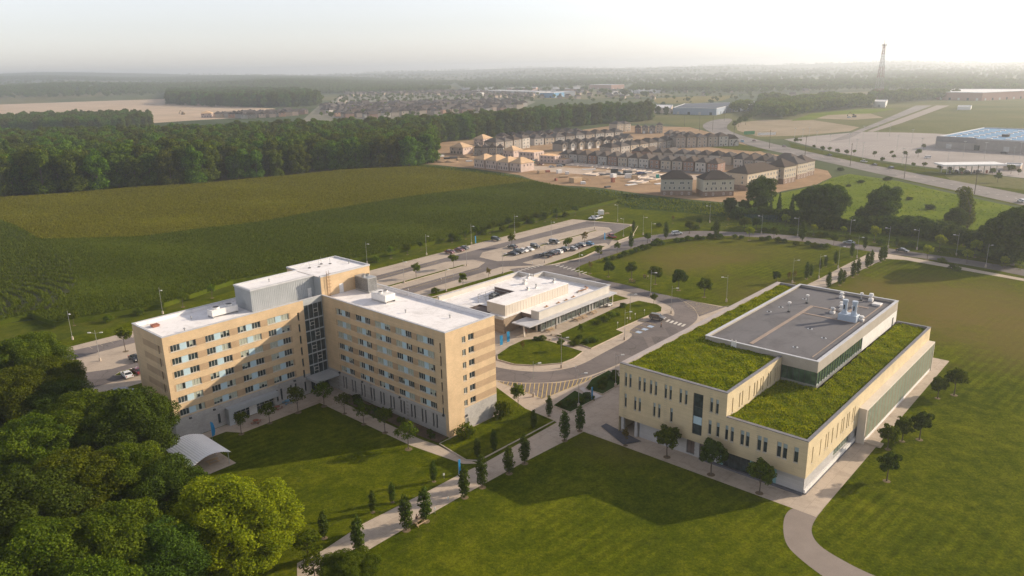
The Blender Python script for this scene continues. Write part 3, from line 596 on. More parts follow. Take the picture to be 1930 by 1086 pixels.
# stair tower glass in the inner corner
sg = MB(DO)
sgp = lambda x, z, q=0.0: L(A1 + x, B0 - q, z)
wlen = A2 - A1
facade(sg, L(A1, B0), UU, WW, 0, wlen, 21.2, HD, depth=.1)
sg.build('tower_fascia', SIDING, dorm)
st = MB(DO)
for k in range(8):
    z = 0.1 + [0, 3.6, 6.35, 9.1, 11.85, 14.6, 17.35, 20.95][k]
    st.box(A1, A2, B0 - .25, B0 - .02, z, z + (0.28 if k else .15))
for x in [0.02, 1.2, 2.45, 3.7, 4.88]: st.box(A1 + x - .05, A1 + x + .05, B0 - .22, B0 - .05, 0.4, 21.2)
tw = st.build('stair_curtain_wall', SIDING, dorm)
gm = MB(DO); gm.quad(sgp(0, .1, .15), sgp(wlen, .1, .15), sgp(wlen, 21.2, .15), sgp(0, 21.2, .15)); gm.build('pane', GLASS, tw)
for k in range(6):
    x = [1.3, 2.5, 1.3, 2.5, 1.3, 2.4][k]; z = [5.0, 7.6, 10.3, 13.2, 16.0, 18.9][k]
    v = MB(DO)
    for (p0, p1, q0, q1) in [(x, x + 1.2, z, z + .1), (x, x + 1.2, z + .8, z + .9), (x, x + .1, z + .1, z + .8), (x + 1.1, x + 1.2, z + .1, z + .8)]: v.box(A1 + p0, A1 + p1, B0 - .1, B0 + .01, q0, q1)
    v.build('vent_sash', FRAME, tw)
# entrance canopy and glazed portal
ec = MB(DO).box(A1 - 1.2, A2 - 0.02, B0 + .02, B0 + 4.2, 3.75, 4.35); ec.build('entrance_canopy', SIDING, dorm)
pw = MB(DO)
pw.box(66.9, 78.9, B0 + .02, B0 + 1.5, 2.75, 3.75); pw.box(66.9, 68.1, B0 + .02, B0 + 1.5, 0, 2.75)
pw.build('portal_surround', SIDING, dorm)
window(dorm, L(A0, B0), UU, WW, portal, 9, 2, GLASS, FRAME, DEEP, .09, 'portal_glazing', False)
dd = MB(DO); dd.box(72.3, 74.1, B0 - .12, B0 + .0, .05, 2.45); dd.build('door', WHITEP, dorm)
# dormitory windows
def dorm_window(P0, dx, n, o, kinds):
    a, b, c, d = o
    wA, wB = a + 1.95, b - 1.95
    P = lambda x, z, q: P0 + dx * x + ZZ * z - n * q
    f = MB(DO)
    def bx(x0, x1, z0, z1, q0, q1): f.hexa([P(x0, z0, q0), P(x1, z0, q0), P(x1, z0, q1), P(x0, z0, q1), P(x0, z1, q0), P(x1, z1, q0), P(x1, z1, q1), P(x0, z1, q1)])
    for (s, e) in ((a, wA), (wB, b)):
        bx(s, s + .07, c, d, .13, .22); bx(e - .07, e, c, d, .13, .22); bx(s + .07, e - .07, c, c + .07, .13, .22); bx(s + .07, e - .07, d - .07, d, .13, .22)
        for k in (1, 2): xx = s + (e - s) * k / 3; bx(xx - .035, xx + .035, c + .07, d - .07, .135, .215)
    bx(a - .04, b + .04, c - .09, c - .002, -.05, .12)
    w_ = f.build('window', FRAME, dorm)
    for i, (s, e) in enumerate(((a, wA), (wB, b))):
        gm = MB(DO); gm.quad(P(s, c, .19), P(e, c, .19), P(e, d, .19), P(s, d, .19), 0); gm.build('pane', GLASS, w_)
        for k in range(3):
            kk = kinds[i][k]
            if kk: x0, x1 = s + (e - s) * k / 3 + .04, s + (e - s) * (k + 1) / 3 - .04; cm = MB(DO); cm.quad(P(x0, c + .05 + (d - c) * kk[0], .183), P(x1, c + .05 + (d - c) * kk[0], .183), P(x1, d - .05, .183), P(x0, d - .05, .183)); cm.build('curtain', CURT, w_)
    pm = MB(DO); pm.hexa([P(wA, c, .1), P(wB, c, .1), P(wB, c, .22), P(wA, c, .22), P(wA, d, .1), P(wB, d, .1), P(wB, d, .22), P(wA, d, .22)]); pm.build('blue_panel', BLUEP, w_)
rr = random.Random(5)
def kinds():
    out_ = []
    for i in range(2):
        s = rr.random()
        if s < .38: out_.append((None, None, None))
        elif s < .62: out_.append(((.0,), (.0,), (.0,)))
        else: out_.append(tuple((rr.choice([0, .3, .5]),) if rr.random() < .6 else None for _ in range(3)))
    return out_
for o in lops: dorm_window(L(A0, B0), UU, WW, o, kinds())
for o in rops: dorm_window(L(A2, B0), WW, -UU, o, kinds())
for o in slit + low: window(dorm, L(A0, B0), UU, WW, o, 1, 1, GLASS, DKFRAME, DEEP, .05, 'slit_window', True, DO)
for o in eops: window(dorm, L(A0, B0), -WW, -UU, o, 1, 1, GLASS, DKFRAME, DEEP, .05, 'end_window', True, DO)
for o in rslit + rlow: window(dorm, L(A2, B0), WW, -UU, o, 1, 1, GLASS, DKFRAME, DEEP, .05, 'slit_window', True, DO)
for o in nops[:-1]: window(dorm, L(A2, B1), UU, WW, o, 2, 1, GLASS if o[0] > 5 else [GLASS, CURT], FRAME, DEEP, .06, 'end_window', True, DO)
v = MB(DO); v.box(97.52, 98.48, B1 - .2, B1 - .12, .05, 2.5); v.build('door', STEEL, dorm)
for (P0, dx, n, x, z) in [(L(A0, B0), UU, WW, 3.2, 4.1), (L(A0, B0), UU, WW, 8.3, 4.1), (L(A0, B0), UU, WW, 27.5, 4.2), (L(A2, B0), WW, -UU, 4.5, 4.4), (L(A2, B0), WW, -UU, 13.0, 4.4), (L(A2, B0), WW, -UU, 26, 4.4), (L(A2, B0), WW, -UU, 39.6, 4.4), (L(A2, B1), UU, WW, 4.9, 3.0), (L(A0, B0), -WW, -UU, 2.5, 3.2)]:
    q = P0 + dx * x; v = MB(DO)
    v.hexa([q - dx * .25 + ZZ * z, q + dx * .25 + ZZ * z, q + dx * .25 + n * .3 + ZZ * z, q - dx * .25 + n * .3 + ZZ * z, q - dx * .25 + ZZ * (z + .35), q + dx * .25 + ZZ * (z + .35), q + dx * .2 + n * .2 + ZZ * (z + .35), q - dx * .2 + n * .2 + ZZ * (z + .35)])
    v.build('wall_lamp', DKSTEEL, dorm)
# penthouses
pg = MB(DO)
pg.box(77.3, 93.1, -153.3, -146.4, DECK + .01, 26.45); pt = pg.build('grey_penthouse', SIDING, dorm)
rb = MB(DO)
for x in np.arange(77.6, 93, .45): rb.box(x - .03, x + .03, -146.4, -146.35, DECK + .05, 26.4)
for y in np.arange(-153.1, -146.5, .45): rb.box(77.25, 77.3, y - .03, y + .03, DECK + .05, 26.4)
rb.build('siding_ribs', SIDING, pt)
v = MB(DO); v.box(91.2, 92.2, -146.34, -146.28, DECK + .05, DECK + 2.2); v.build('door', WHITEP, pt)
pb = MB(DO); pb.box(93.12, 107.0, -157.45, -143.62, DECK + .02, 26.55); p2 = pb.build('tan_penthouse', TAN, dorm)
sd = MB(DO); sd.box(93.06, 93.115, -147.5, -143.66, DECK + .03, 26.5); sd.build('grey_side', SIDING, p2)
v = MB(DO); v.box(98.0, 99.1, -143.62, -143.55, DECK + .02, DECK + 2.25); v.build('door', WHITEP, p2)
pr_ = MB(DO)
for (a0, a1, b0, b1) in [(77.15, 93.25, -153.45, -153.0), (77.15, 93.25, -146.7, -146.25), (77.15, 77.6, -153.0, -146.7)]: pr_.box(a0, a1, b0, b1, 26.46, 26.85)
for (a0, a1, b0, b1) in [(93.0, 107.1, -157.55, -157.1), (93.0, 107.1, -144.0, -143.5), (106.65, 107.1, -157.1, -144.0), (93.0, 93.24, -157.1, -153.46)]: pr_.box(a0, a1, b0, b1, 26.57, 26.92)
pr_.build('penthouse_capping', CAP, dorm)
pd = MB(DO); pd.quad(L(77.5, -153.1, 26.52), L(93.1, -153.1, 26.52), L(93.1, -146.6, 26.52), L(77.5, -146.6, 26.52)); pd.quad(L(93.1, -157.2, 26.6), L(106.8, -157.2, 26.6), L(106.8, -143.9, 26.6), L(93.1, -143.9, 26.6)); pd.build('penthouse_roof', ROOFW, dorm)
ld = MB(DO)
for s in (94.6, 95.2): ld.tube(L(s, -143.3, DECK), L(s, -143.3, 27.9), .05)
for k in range(16): ld.tube(L(94.6, -143.3, DECK + .35 * k), L(95.2, -143.3, DECK + .35 * k), .035)
for k in range(5): ld.path([L(94.6, -143.3, DECK + 2.3 + .8 * k), L(94.5, -142.7, DECK + 2.3 + .8 * k), L(94.9, -142.45, DECK + 2.3 + .8 * k), L(95.3, -142.7, DECK + 2.3 + .8 * k), L(95.2, -143.3, DECK + 2.3 + .8 * k)], .03)
ld.build('cage_ladder', surf('ladder_brown', (0.33, 0.20, 0.12), (0.26, 0.16, 0.10), bump=0), dorm)
# things standing on the roofs
def rooftop_unit(name, a0, a1, b0, b1, z, h, label, cat, fans=2, mat=WHITEP, legs=True, louv=True, slope=False):
    t = thing(name, L((a0 + a1) / 2, (b0 + b1) / 2, z), label, cat); o_ = t.location
    k = .35 if legs else .0
    v = MB(o_); v.box(a0, a1, b0, b1, z + k, z + h); c = v.build('casing', mat, t, bevel=.03)
    if legs:
        v = MB(o_)
        for x in (a0 + .1, a1 - .3):
            v.box(x, x + .2, b0 - .1, b1 + .1, z + .01, z + k)
        v.build('skid_rail', STEEL, t)
    if louv:
        v = MB(o_); zz = z + k + .25
        while zz < z + h - .2: v.box(a0 + .12, a1 - .12, b1, b1 + .05, zz, zz + .1); v.box(a0 - .05, a0, b0 + .12, b1 - .12, zz, zz + .1); zz += .26
        v.build('louvre', DKSTEEL, t)
    for i in range(fans):
        ca = a0 + (a1 - a0) * (i + .5) / max(1, fans); cb = (b0 + b1) / 2; r = min(b1 - b0, (a1 - a0) / max(1, fans)) * .36
        v = MB(o_); v.tube(L(ca, cb, z + h), L(ca, cb, z + h + .35), r, r, 14); f = v.build('fan_cowl', mat, t)
        v = MB(o_); v.tube(L(ca, cb, z + h + .351), L(ca, cb, z + h + .37), r * .85, r * .85, 14); v.build('fan_grille', DKSTEEL, f)
    return t
rooftop_unit('chiller', 102.0, 104.6, -142.9, -137.9, DECK, 3.6, 'tall grey chiller with twin fans beside the tan penthouse', 'chiller', 2, STEEL)
rooftop_unit('rooftop_unit', 99.3, 102.2, -133.4, -128.4, DECK, 1.9, 'white box air handler with two round vents on the wide dormitory roof', 'air handler', 2, WHITEP, louv=False)
rooftop_unit('rooftop_unit', 69.6, 75.5, -151.4, -149.2, DECK, 1.7, 'white air handler with brown stained base on the narrow dormitory roof', 'air handler', 2, WHITEP, louv=False)
def roof_hatch(name, a, b, z, s, h, mat, label, cat):
    t = thing(name, L(a, b, z), label, cat); v = MB(t.location); v.box(a - s, a + s, b - s, b + s, z, z + h * .7); v.build('curb', mat, t)
    v = MB(t.location); v.box(a - s - .1, a + s + .1, b - s - .1, b + s + .1, z + h * .7, z + h); v.build('lid', mat, t, bevel=.03)
roof_hatch('roof_hatch', 59.5, -153.9, DECK, .65, .45, RUST, 'rust red roof hatch at the far corner of the narrow dormitory roof', 'roof hatch')
for i, (a, b, z, nm) in enumerate([(62, -146, DECK, 'first pipe vent from the corner on the narrow dormitory roof'), (66.5, -152.5, DECK, 'pipe vent between red hatch and air handler'), (98, -120, DECK, 'pipe vent in the middle of the wide dormitory roof'), (101.5, -110, DECK, 'small dark vent near the lit end of the wide roof'), (105, -149, 26.6, 'round vent on the tan penthouse roof'), (84, -150, 26.5, 'small vent on the grey penthouse roof')]):
    t = thing('pipe_vent', L(a, b, z), nm, 'roof vent', 'small vents on the dormitory roofs'); v = MB(t.location); v.tube(L(a, b, z), L(a, b, z + .6), .14, .14, 8); v.build('pipe', STEEL, t); v = MB(t.location); v.tube(L(a, b, z + .6), L(a, b, z + .75), .28, .1, 10); v.build('cap', STEEL, t)
for i, (a, b) in enumerate([(96.5, -153), (98.5, -152), (100.5, -154), (102, -152.5)]):
    t = thing('antenna_mast', L(a, b, 26.6), nth(i) + ' thin antenna mast on the tan penthouse roof, from the left', 'antenna', 'antennas on the penthouse'); v = MB(t.location); v.tube(L(a, b, 26.6), L(a, b, 28.4), .05, .03); v.build('mast', STEEL, t); v = MB(t.location); v.box(a - .25, a + .25, b - .25, b + .25, 26.61, 26.75); v.build('base', DKSTEEL, t)
# ------------------------------------------------------------------ dining hall
PO = L(146, -136, 0)
pav = thing('dining_hall', PO, 'low white roofed dining hall with a long glazed front and stepped parapets', 'building')
ZR = 4.75
v = MB(PO)
facade(v, L(145.6, -135.9), UU, WW, 0, 11, 0, 4.5); facade(v, L(145.6, -135.9), -WW, -UU, 0, 26, 0, 4.5)
v.build('stone_wall', brick('buff_stone', (0.36, 0.28, 0.20), (0.28, 0.21, 0.15), (0.24, 0.19, 0.14), 0.7, 0.3), pav)
v = MB(PO); v.box(152.7, 181, -135.85, -129.0, 3.62, ZR); v.box(156.6, 186.5, -155.4, -135.9, .05, ZR); v.box(181, 186.4, -135.9, -129.0, 3.62, ZR); v.box(145.7, 156.55, -150, -136, 3.2, ZR - .3); v.box(156.6, 181, -161.8, -155.5, .05, ZR); v.build('hall_body', BROWNCLAD, pav)
v = MB(PO)
v.quad(L(145.9, -142, ZR + .01), L(156, -142, ZR + .01), L(156, -135.9, ZR + .01), L(145.9, -135.9, ZR + .01))
v.quad(L(156, -161.8, ZR + .012), L(181.1, -161.8, ZR + .012), L(181.1, -129.2, ZR + .012), L(156, -129.2, ZR + .012)); v.quad(L(181.1, -155.4, ZR + .012), L(186.6, -155.4, ZR + .012), L(186.6, -129.2, ZR + .012), L(181.1, -129.2, ZR + .012)); v.quad(L(145.7, -161.8, ZR + .008), L(156, -161.8, ZR + .008), L(156, -150, ZR + .008), L(145.7, -150, ZR + .008))
v.quad(L(150.5, -150, ZR + .01), L(156, -150, ZR + .01), L(156, -142, ZR + .01), L(150.5, -142, ZR + .01))
v.box(152.7, 156, -135.9, -129.2, ZR + .005, ZR + .02)
v.build('roof', ROOFW, pav)
v = MB(PO)   # light well
v.quad(L(145.8, -150, ZR), L(145.8, -142, ZR), L(145.8, -142, 1.5), L(145.8, -150, 1.5)); v.quad(L(150.5, -150, ZR), L(150.5, -150, 1.5), L(150.5, -142, 1.5), L(150.5, -142, ZR)); v.quad(L(145.8, -150, ZR), L(145.8, -150, 1.5), L(150.5, -150, 1.5), L(150.5, -150, ZR)); v.quad(L(145.8, -142, ZR), L(150.5, -142, ZR), L(150.5, -142, 1.5), L(145.8, -142, 1.5)); v.quad(L(145.8, -150, 1.5), L(150.5, -150, 1.5), L(150.5, -142, 1.5), L(145.8, -142, 1.5))
v.build('light_well', BROWNCLAD, pav)
v = MB(PO)
for (a0, a1, b0, b1, z1) in [(145.2, 181.2, -162.2, -161.8, 6.1), (181.2, 181.6, -162.2, -155.8, 6.1), (181.6, 187, -155.8, -155.4, 6.1), (186.6, 187, -155.4, -129.2, 6.1), (152.6, 186.59, -129.2, -128.9, 6.1), (152.6, 152.9, -131.8, -129.21, 6.1), (145.2, 145.6, -161.8, -136, 4.95)]: v.box(a0, a1, b0, b1, 3.62 if b1 > -130 or a0 > 186 else ZR - .6, z1)
v.build('parapet', surf('warm_grey_panel', (0.58, 0.545, 0.49), (0.50, 0.47, 0.42), scale=.4, bump=0), pav)
v = MB(PO); v.box(145.5, 156.2, -136, -135.75, 4.5, 4.8); v.build('wall_capping', WHITEP, pav)
v = MB(PO); v.box(152.4, 187.2, -129.3, -128.75, 6.1, 6.22); v.box(186.5, 187.2, -156, -129.3, 6.1, 6.22); v.box(145, 181.8, -162.3, -161.7, 6.1, 6.22); v.box(181.1, 181.8, -161.7, -155.9, 6.1, 6.22); v.box(181.8, 186.5, -155.95, -155.3, 6.1, 6.22); v.build('parapet_capping', CAP, pav)
v = MB(PO); v.box(147, 175.6, -143.6, -136.5, ZR, 7.8); v.box(159.2, 174.8, -152, -143.61, ZR, 7.8); rb_ = v.build('raised_roof_block', CREAM, pav)
v = MB(PO); v.box(147 - .08, 175.68, -143.6, -136.42, 7.8, 7.95); v.box(159.12, 174.88, -152.08, -143.61, 7.8, 7.95); v.build('block_roof', ROOFW, rb_)
v = MB(PO)
for x in np.arange(147.5, 175.6, 1.2): v.box(x, x + .05, -136.5, -136.46, ZR + .05, 7.7)
v.build('panel_joints', surf('joint', (0.50, 0.44, 0.37), (0.46, 0.40, 0.34), bump=0), rb_)
v = MB(PO); v.box(159.14, 159.19, -152, -144, ZR, 7.75); v.build('dark_screen', BROWNCLAD, rb_)
v = MB(PO); v.box(146.4, 188.2, -128.88, -127.1, 3.45, 3.75); v.box(146.4, 152.6, -133.6, -128.89, 3.45, 3.75); v.box(187.02, 188.2, -150, -128.88, 3.45, 3.75); v.build('entrance_canopy', CAP, pav)
v = MB(PO)
for x in (147.6, 153.0): v.box(x - .2, x + .2, -130.3, -129.9, 0.05, 3.45)
for x in (187.6,): v.box(x - .1, x + .1, -128.4, -128.2, 0.05, 3.45)
v.build('canopy_post', CREAM, pav)
fr = MB(PO)
GX = np.linspace(153.6, 186.4, 15)
for i, x in enumerate(GX): fr.box(x - .05, x + .05, -129.25, -129.0, .05, 3.45)
fr.box(153.6, 186.4, -129.24, -129.02, .06, .35); fr.box(153.6, 186.4, -129.23, -129.03, 3.25, 3.44); fr.box(153.6, 186.4, -129.22, -129.04, 2.5, 2.6)
for x in (160.4, 161.8, 176.2, 177.6): fr.box(x, x + .7, -129.2, -128.98, .07, 2.55)
gf = fr.build('front_glazing', STEEL, pav)
gm = MB(PO); gm.quad(L(153.5, -129.15, .05), L(186.5, -129.15, .05), L(186.5, -129.15, 3.45), L(153.5, -129.15, 3.45)); gm.quad(L(186.5, -129.15, .05), L(186.5, -150, .05), L(186.5, -150, 3.45), L(186.5, -129.15, 3.45)); gm.quad(L(153.4, -129.2, .05), L(153.4, -135.8, .05), L(153.4, -135.8, 3.45), L(153.4, -129.2, 3.45)); gm.build('pane', glass('front_glass', (0.05, 0.06, 0.055)), gf)
def screen_frame():
    t = thing('equipment_frame', L(152, -148, ZR), 'pipe frame around fans and ducts on the dining hall roof', 'equipment frame'); v = MB(t.location)
    for a in (151.4, 154.6, 158.2):
        for b in (-151.4, -145.2): v.tube(L(a, b, ZR), L(a, b, 7.4), .08)
    for z in (6.1, 7.4):
        v.tube(L(151.4, -151.4, z), L(158.2, -151.4, z), .07); v.tube(L(151.4, -145.2, z), L(158.2, -145.2, z), .07); v.tube(L(151.4, -151.4, z), L(151.4, -145.2, z), .07); v.tube(L(158.2, -151.4, z), L(158.2, -145.2, z), .07)
    v.build('frame', STEEL, t)
screen_frame()
rooftop_unit('condenser', 155.0, 157.6, -150.6, -148.6, ZR, 2.0, 'dark twin fan condenser inside the pipe frame', 'condenser', 2, surf('unit_grey', (0.22, 0.24, 0.25), (0.16, 0.17, 0.18)))
rooftop_unit('condenser', 153.0, 156.6, -147.4, -145.8, ZR, 1.5, 'low dark duct unit inside the pipe frame', 'condenser', 1, surf('unit_brown', (0.14, 0.11, 0.09), (0.09, 0.07, 0.06)))
def exhaust_fan(a, b, z, h, r, label, mat=STEEL):
    t = thing('exhaust_fan', L(a, b, z), label, 'exhaust fan', 'roof fans'); o_ = t.location
    v = MB(o_); v.box(a - r, a + r, b - r, b + r, z, z + h * .35); v.build('curb', WHITEP, t)
    v = MB(o_); v.tube(L(a, b, z + h * .35), L(a, b, z + h * .75), r * .6, r * .6, 12); v.build('neck', mat, t)
    v = MB(o_); v.tube(L(a, b, z + h * .75), L(a, b, z + h), r * 1.15, r * .9, 14); v.build('hood', mat, t)
exhaust_fan(172.5, -150, 7.95, 1.5, .5, 'silver mushroom fan at the far end of the dining hall roof')
exhaust_fan(173.5, -140.5, 7.95, 1.4, .45, 'brownish mushroom fan near the front edge of the raised dining hall roof')
exhaust_fan(166.8, -146.5, 7.95, 1.6, .6, 'white fan in the middle of the raised dining hall roof', WHITEP)
exhaust_fan(162.5, -141.5, 7.95, .9, .45, 'low vent on the near half of the raised dining hall roof')
exhaust_fan(165.5, -140.8, 7.95, 1.3, .3, 'thin vent standing beside the low vent on the dining hall roof')
def duct(pts, label):
    t = thing('roof_duct', L(*pts[0]), label, 'duct'); v = MB(t.location); v.path([L(*p) for p in pts], .22, .22, 8); v.build('pipe', surf('stained_duct', (0.40, 0.24, 0.15), (0.28, 0.16, 0.10)), t); v = MB(t.location); v.box(pts[0][0] - .4, pts[0][0] + .4, pts[0][1] - .4, pts[0][1] + .4, ZR + .02, ZR + .4); v.build('curb', STEEL, t)
duct([(178, -134.5, 5.2), (180.5, -133.6, 5.4), (182.5, -134.2, 5.4), (183.5, -136, 5.2)], 'curved brown duct on the lower dining hall roof')
for i, (a, b) in enumerate([(166, -132.6), (169.5, -132.4), (173.5, -132.8), (161.0, -133)]):
    t = thing('roof_block', L(a, b, ZR + .02), nth(i) + ' brown weathered support block on the lower dining hall roof', 'roof block', 'blocks on the lower dining hall roof'); v = MB(t.location); v.box(a - .9, a + .5, b - .3, b + .3, ZR + .03, ZR + .18); v.build('plank', WOOD, t); v = MB(t.location); v.box(a - .2, a + .1, b - .2, b + .2, ZR + .18, ZR + .4); v.build('bracket', RUST, t)
# ------------------------------------------------------------------ green roofed building
SO = L(117, -78, 0)
sci = thing('academic_building', SO, 'long sand coloured building with two planted green roofs and a dark grey upper roof', 'building')
FA, RB = 117.0, -40.1
HT1, HT2, HP = 14.95, 10.4, 15.5
up = [(-76.8, .55), (-75.75, .55), (-73.6, .55), (-72.5, .55), (-71.05, .55), (-69.95, .55), (-67.8, .55), (-66.75, .55), (-64.6, .55), (-63.45, .55), (-58.3, .6), (-57.15, .6)]
lo = [(-76.75, .55), (-74.5, .55), (-73.45, .55), (-70.15, .55), (-69.05, .55), (-66.4, .6), (-58.4, .65), (-56.8, .65), (-55.1, .65), (-54.0, .65), (-52.1, .7), (-51.1, .7), (-48.95, .75), (-47.85, .75), (-45.4, .8), (-44.35, .8), (-42.4, .8)]
fops = [(b + 78, b + 78 + w_, 10.4, 13.25) for b, w_ in up] + [(b + 78, b + 78 + w_, 5.9, 8.8) for b, w_ in lo]
big = (-61.65 + 78, -59.65 + 78, 5.0, 13.3)
sw = MB(SO); SFT = 3.5
facade(sw, L(FA, -78), WW, -UU, 0, 23, SFT, HT1, [o for o in fops if o[1] <= 23] + [big], depth=.2)
facade(sw, L(FA, -78), WW, -UU, 23, 37.9, SFT, HT2, [o for o in fops if o[0] >= 23 - 0.15 and o[1] > 23], depth=.2)
rwa = [(119.2, .4), (122.75, .4), (125.25, .4), (126.35, .4), (128.4, .45), (130.9, .45), (133.0, .45), (134.05, .45), (135.9, .45), (136.9, .45), (138.9, .45), (139.9, .45)]
sops = [(a - FA, a - FA + w_, 5.5, 8.55) for a, w_ in rwa]
facade(sw, L(FA, RB), UU, WW, 0, 74.5, SFT, HT2, sops, depth=.2)
stw = [(119.1, .4), (121.9, .4), (123.05, .4), (125.9, .4), (128.05, .45), (129.2, .45), (130.8, .45), (131.8, .45), (134.1, .45), (135.2, .45), (137.4, .45), (138.5, .45), (139.4, .4)]
wops = [(a - FA, a - FA + w_, 10.45, 13.35) for a, w_ in stw]
facade(sw, L(FA, -55), UU, WW, 0, 23.3, 9.9, HT1, wops, depth=.2)
facade(sw, L(FA, -78), UU, -WW, 0, 74.5, 0, HT1); facade(sw, L(191.5, -78), WW, UU, 0, 7, 0, HT1); facade(sw, L(191.5, -71), WW, UU, 0, 30.9, 0, HT2)
sw.quad(L(FA, -78, SFT), L(FA, -40.1, SFT), L(191.5, -40.1, SFT), L(191.5, -78, SFT))
sw.build('brick_wall', SAND, sci)
g0 = MB(SO)
lops2 = [(b0_ + 72, b1_ + 72, .9, 3.2) for b0_, b1_ in [(-62, -60.6), (-59.3, -58.2)]]
facade(g0, L(FA + .7, -73.5), WW, -UU, 0, 33, 0, SFT, [(18, 28.2, .05, 3.3)] + [(10.5, 12.2, .3, 3.2), (13.2, 14.4, .3, 3.2)], depth=.3)
facade(g0, L(FA + .7, RB - .35), UU, WW, 0, 73.5, 0, SFT, [(13.6, 22.6, 1.1, 2.9)], depth=.3)
facade(g0, L(FA + .7, -73.5), UU, -WW, 0, 20, 0, SFT)
g0.build('ground_floor_wall', GREYB, sci)
v = MB(SO)
v.box(FA + .1, FA + .69, -60, RB - .36, 0.03, .35); v.box(FA + 1.0, FA + 73, RB - .34, RB + .02, 0.03, .32); v.build('plinth', surf('dark_plinth', (0.13, 0.13, 0.14), (0.09, 0.09, 0.10)), sci)
v = MB(SO); v.box(FA + .7, FA + 40, RB - .33, RB - .05, .33, .95); v.build('base_band', WHITEP, sci)
v = MB(SO)
v.box(117.3, 117.9, -77.6, -77.0, .02, SFT); v.box(117.3, 117.9, -74.4, -73.8, .02, SFT); v.build('column', GREYB, sci)
window(sci, L(FA + .7, -73.5), WW, -UU, (18, 28.2, .05, 3.3), 9, 2, GLASS, DKFRAME, .3, .08, 'lobby_glazing', False, SO)
v = MB(SO); v.box(FA + .55, FA + .68, -45.9, -45.3, .4, 3.4); v.box(FA + .55, FA + .68, -55.9, -55.4, .4, 3.4); v.box(FA + .55, FA + .68, -50.2, -49.6, .4, 3.4); v.build('teal_fin', surf('teal_panel', (0.20, 0.36, 0.37), (0.16, 0.30, 0.31), rough=.3, bump=0), sci)
for o in ((10.5, 12.2, .3, 3.2), (13.2, 14.4, .3, 3.2)): window(sci, L(FA + .7, -73.5), WW, -UU, o, 2, 1, BROWNCLAD, DKFRAME, .3, .08, 'service_door', False, SO)
window(sci, L(FA + .7, RB - .35), UU, WW, (13.6, 22.6, 1.1, 2.9), 10, 1, GLASSG, FRAME, .3, .07, 'strip_window', False, SO)
TOPB = surf('window_top_panel', (0.30, 0.36, 0.37), (0.25, 0.31, 0.32), rough=.3, bump=0)
def narrow(P0, dx, n, o, hor=True):
    w_ = window(sci, P0, dx, n, o, 1, 1, GLASS, FRAME, .2, .05, 'window', True, SO)
    a, b, c, d = o; P = lambda x, z, q: P0 + dx * x + ZZ * z - n * q
    if hor:
        v = MB(SO); v.quad(P(a + .06, d - .9, .185), P(b - .06, d - .9, .185), P(b - .06, d - .06, .185), P(a + .06, d - .06, .185)); v.build('roller_blind', TOPB, w_)
for o in fops: narrow(L(FA, -78), WW, -UU, o)
for o in sops: narrow(L(FA, RB), UU, WW, o, False)
for o in wops: narrow(L(FA, -55), UU, WW, o, False)
bw = window(sci, L(FA, -78), WW, -UU, big, 1, 3, GLASS, DKFRAME, .2, .16, 'tall_stair_window', False, SO)
v = MB(SO); v.box(FA + .12, FA + .16, -61.5, -59.8, 7.1, 8.65); v.build('blue_band', BLUEP, bw)
# curtain wall with fins on the lit long side
CWA0, CWA1 = 143.0, 190.4
v = MB(SO); v.box(CWA0, CWA1, RB + .02, RB + 1.15, .75, 7.0); cwb = v.build('curtain_wall', glass('fin_glass', (0.07, 0.10, 0.075), 0.18), sci)
v = MB(SO); v.box(CWA0 - .35, CWA1 + .3, RB + .02, RB + 1.5, 7.0, 7.35); v.box(CWA0 - .35, CWA0 - .01, RB + .02, RB + 1.5, 0.02, 7.0); v.box(CWA1 + .01, CWA1 + .3, RB + .02, RB + 1.5, .02, 7.0); v.build('wall_surround', CREAM, cwb)
v = MB(SO); v.box(CWA0, CWA1, RB + .02, RB + 1.3, .02, .74); v.build('white_sill', WHITEP, cwb)
v = MB(SO)
for k, x in enumerate(np.arange(CWA0 + .3, CWA1, .75)): v.box(x - .13, x + .13, RB + 1.16, RB + 1.36, .8, 6.98, k % 3 % 2)
v.build('sun_fins', [surf('green_fin', (0.42, 0.47, 0.36), (0.34, 0.39, 0.29), bump=0), surf('brown_fin', (0.46, 0.40, 0.30), (0.38, 0.33, 0.24), bump=0)], cwb)
v = MB(SO); v.box(143.2, 145.0, RB + 1.2, RB + 4.5, .02, .35); v.build('entry_step', CONC, sci)
# roofs
GZ1, GZ2 = 14.45, 9.9
SEDUM = grass_mat('planted_roof', (0.135, 0.170, 0.008), (0.075, 0.112, 0.006), (0.20, 0.205, 0.014), big=0.16, bump=1.0)
GR1 = [(117.6, 140.3, -77.0, -55.5), (140.3, 191, -77.0, -72.0)]; GR2 = [(117.6, 140.3, -54.9, -40.6), (140.3, 191, -47.3, -40.6)]
v = MB(SO)
for i, (a0, a1, b0, b1) in enumerate(GR1): v.quad(L(a0, b0, GZ1), L(a1, b0, GZ1), L(a1, b1, GZ1), L(a0, b1, GZ1))
for i, (a0, a1, b0, b1) in enumerate(GR2): v.quad(L(a0, b0, GZ2), L(a1, b0, GZ2), L(a1, b1, GZ2), L(a0, b1, GZ2))
soil = v.build('planting_bed', SEDUM, sci)
v = MB(SO)
for (a0, a1, b0, b1, z) in [(117.02, 117.6, -77.98, -55.02, HT1), (117.6, 191.48, -77.98, -77.0, HT1), (117.6, 140.3, -55.5, -55.02, HT1), (191, 191.48, -77.0, -71.5, HT1)]: v.box(a0, a1, b0, b1, 14.0, z - .02)
for (a0, a1, b0, b1, z) in [(117.02, 117.6, -54.95, -40.12, HT2), (117.6, 191.48, -40.6, -40.12, HT2), (191, 191.48, -47.5, -40.6, HT2)]: v.box(a0, a1, b0, b1, 9.6, z - .02)
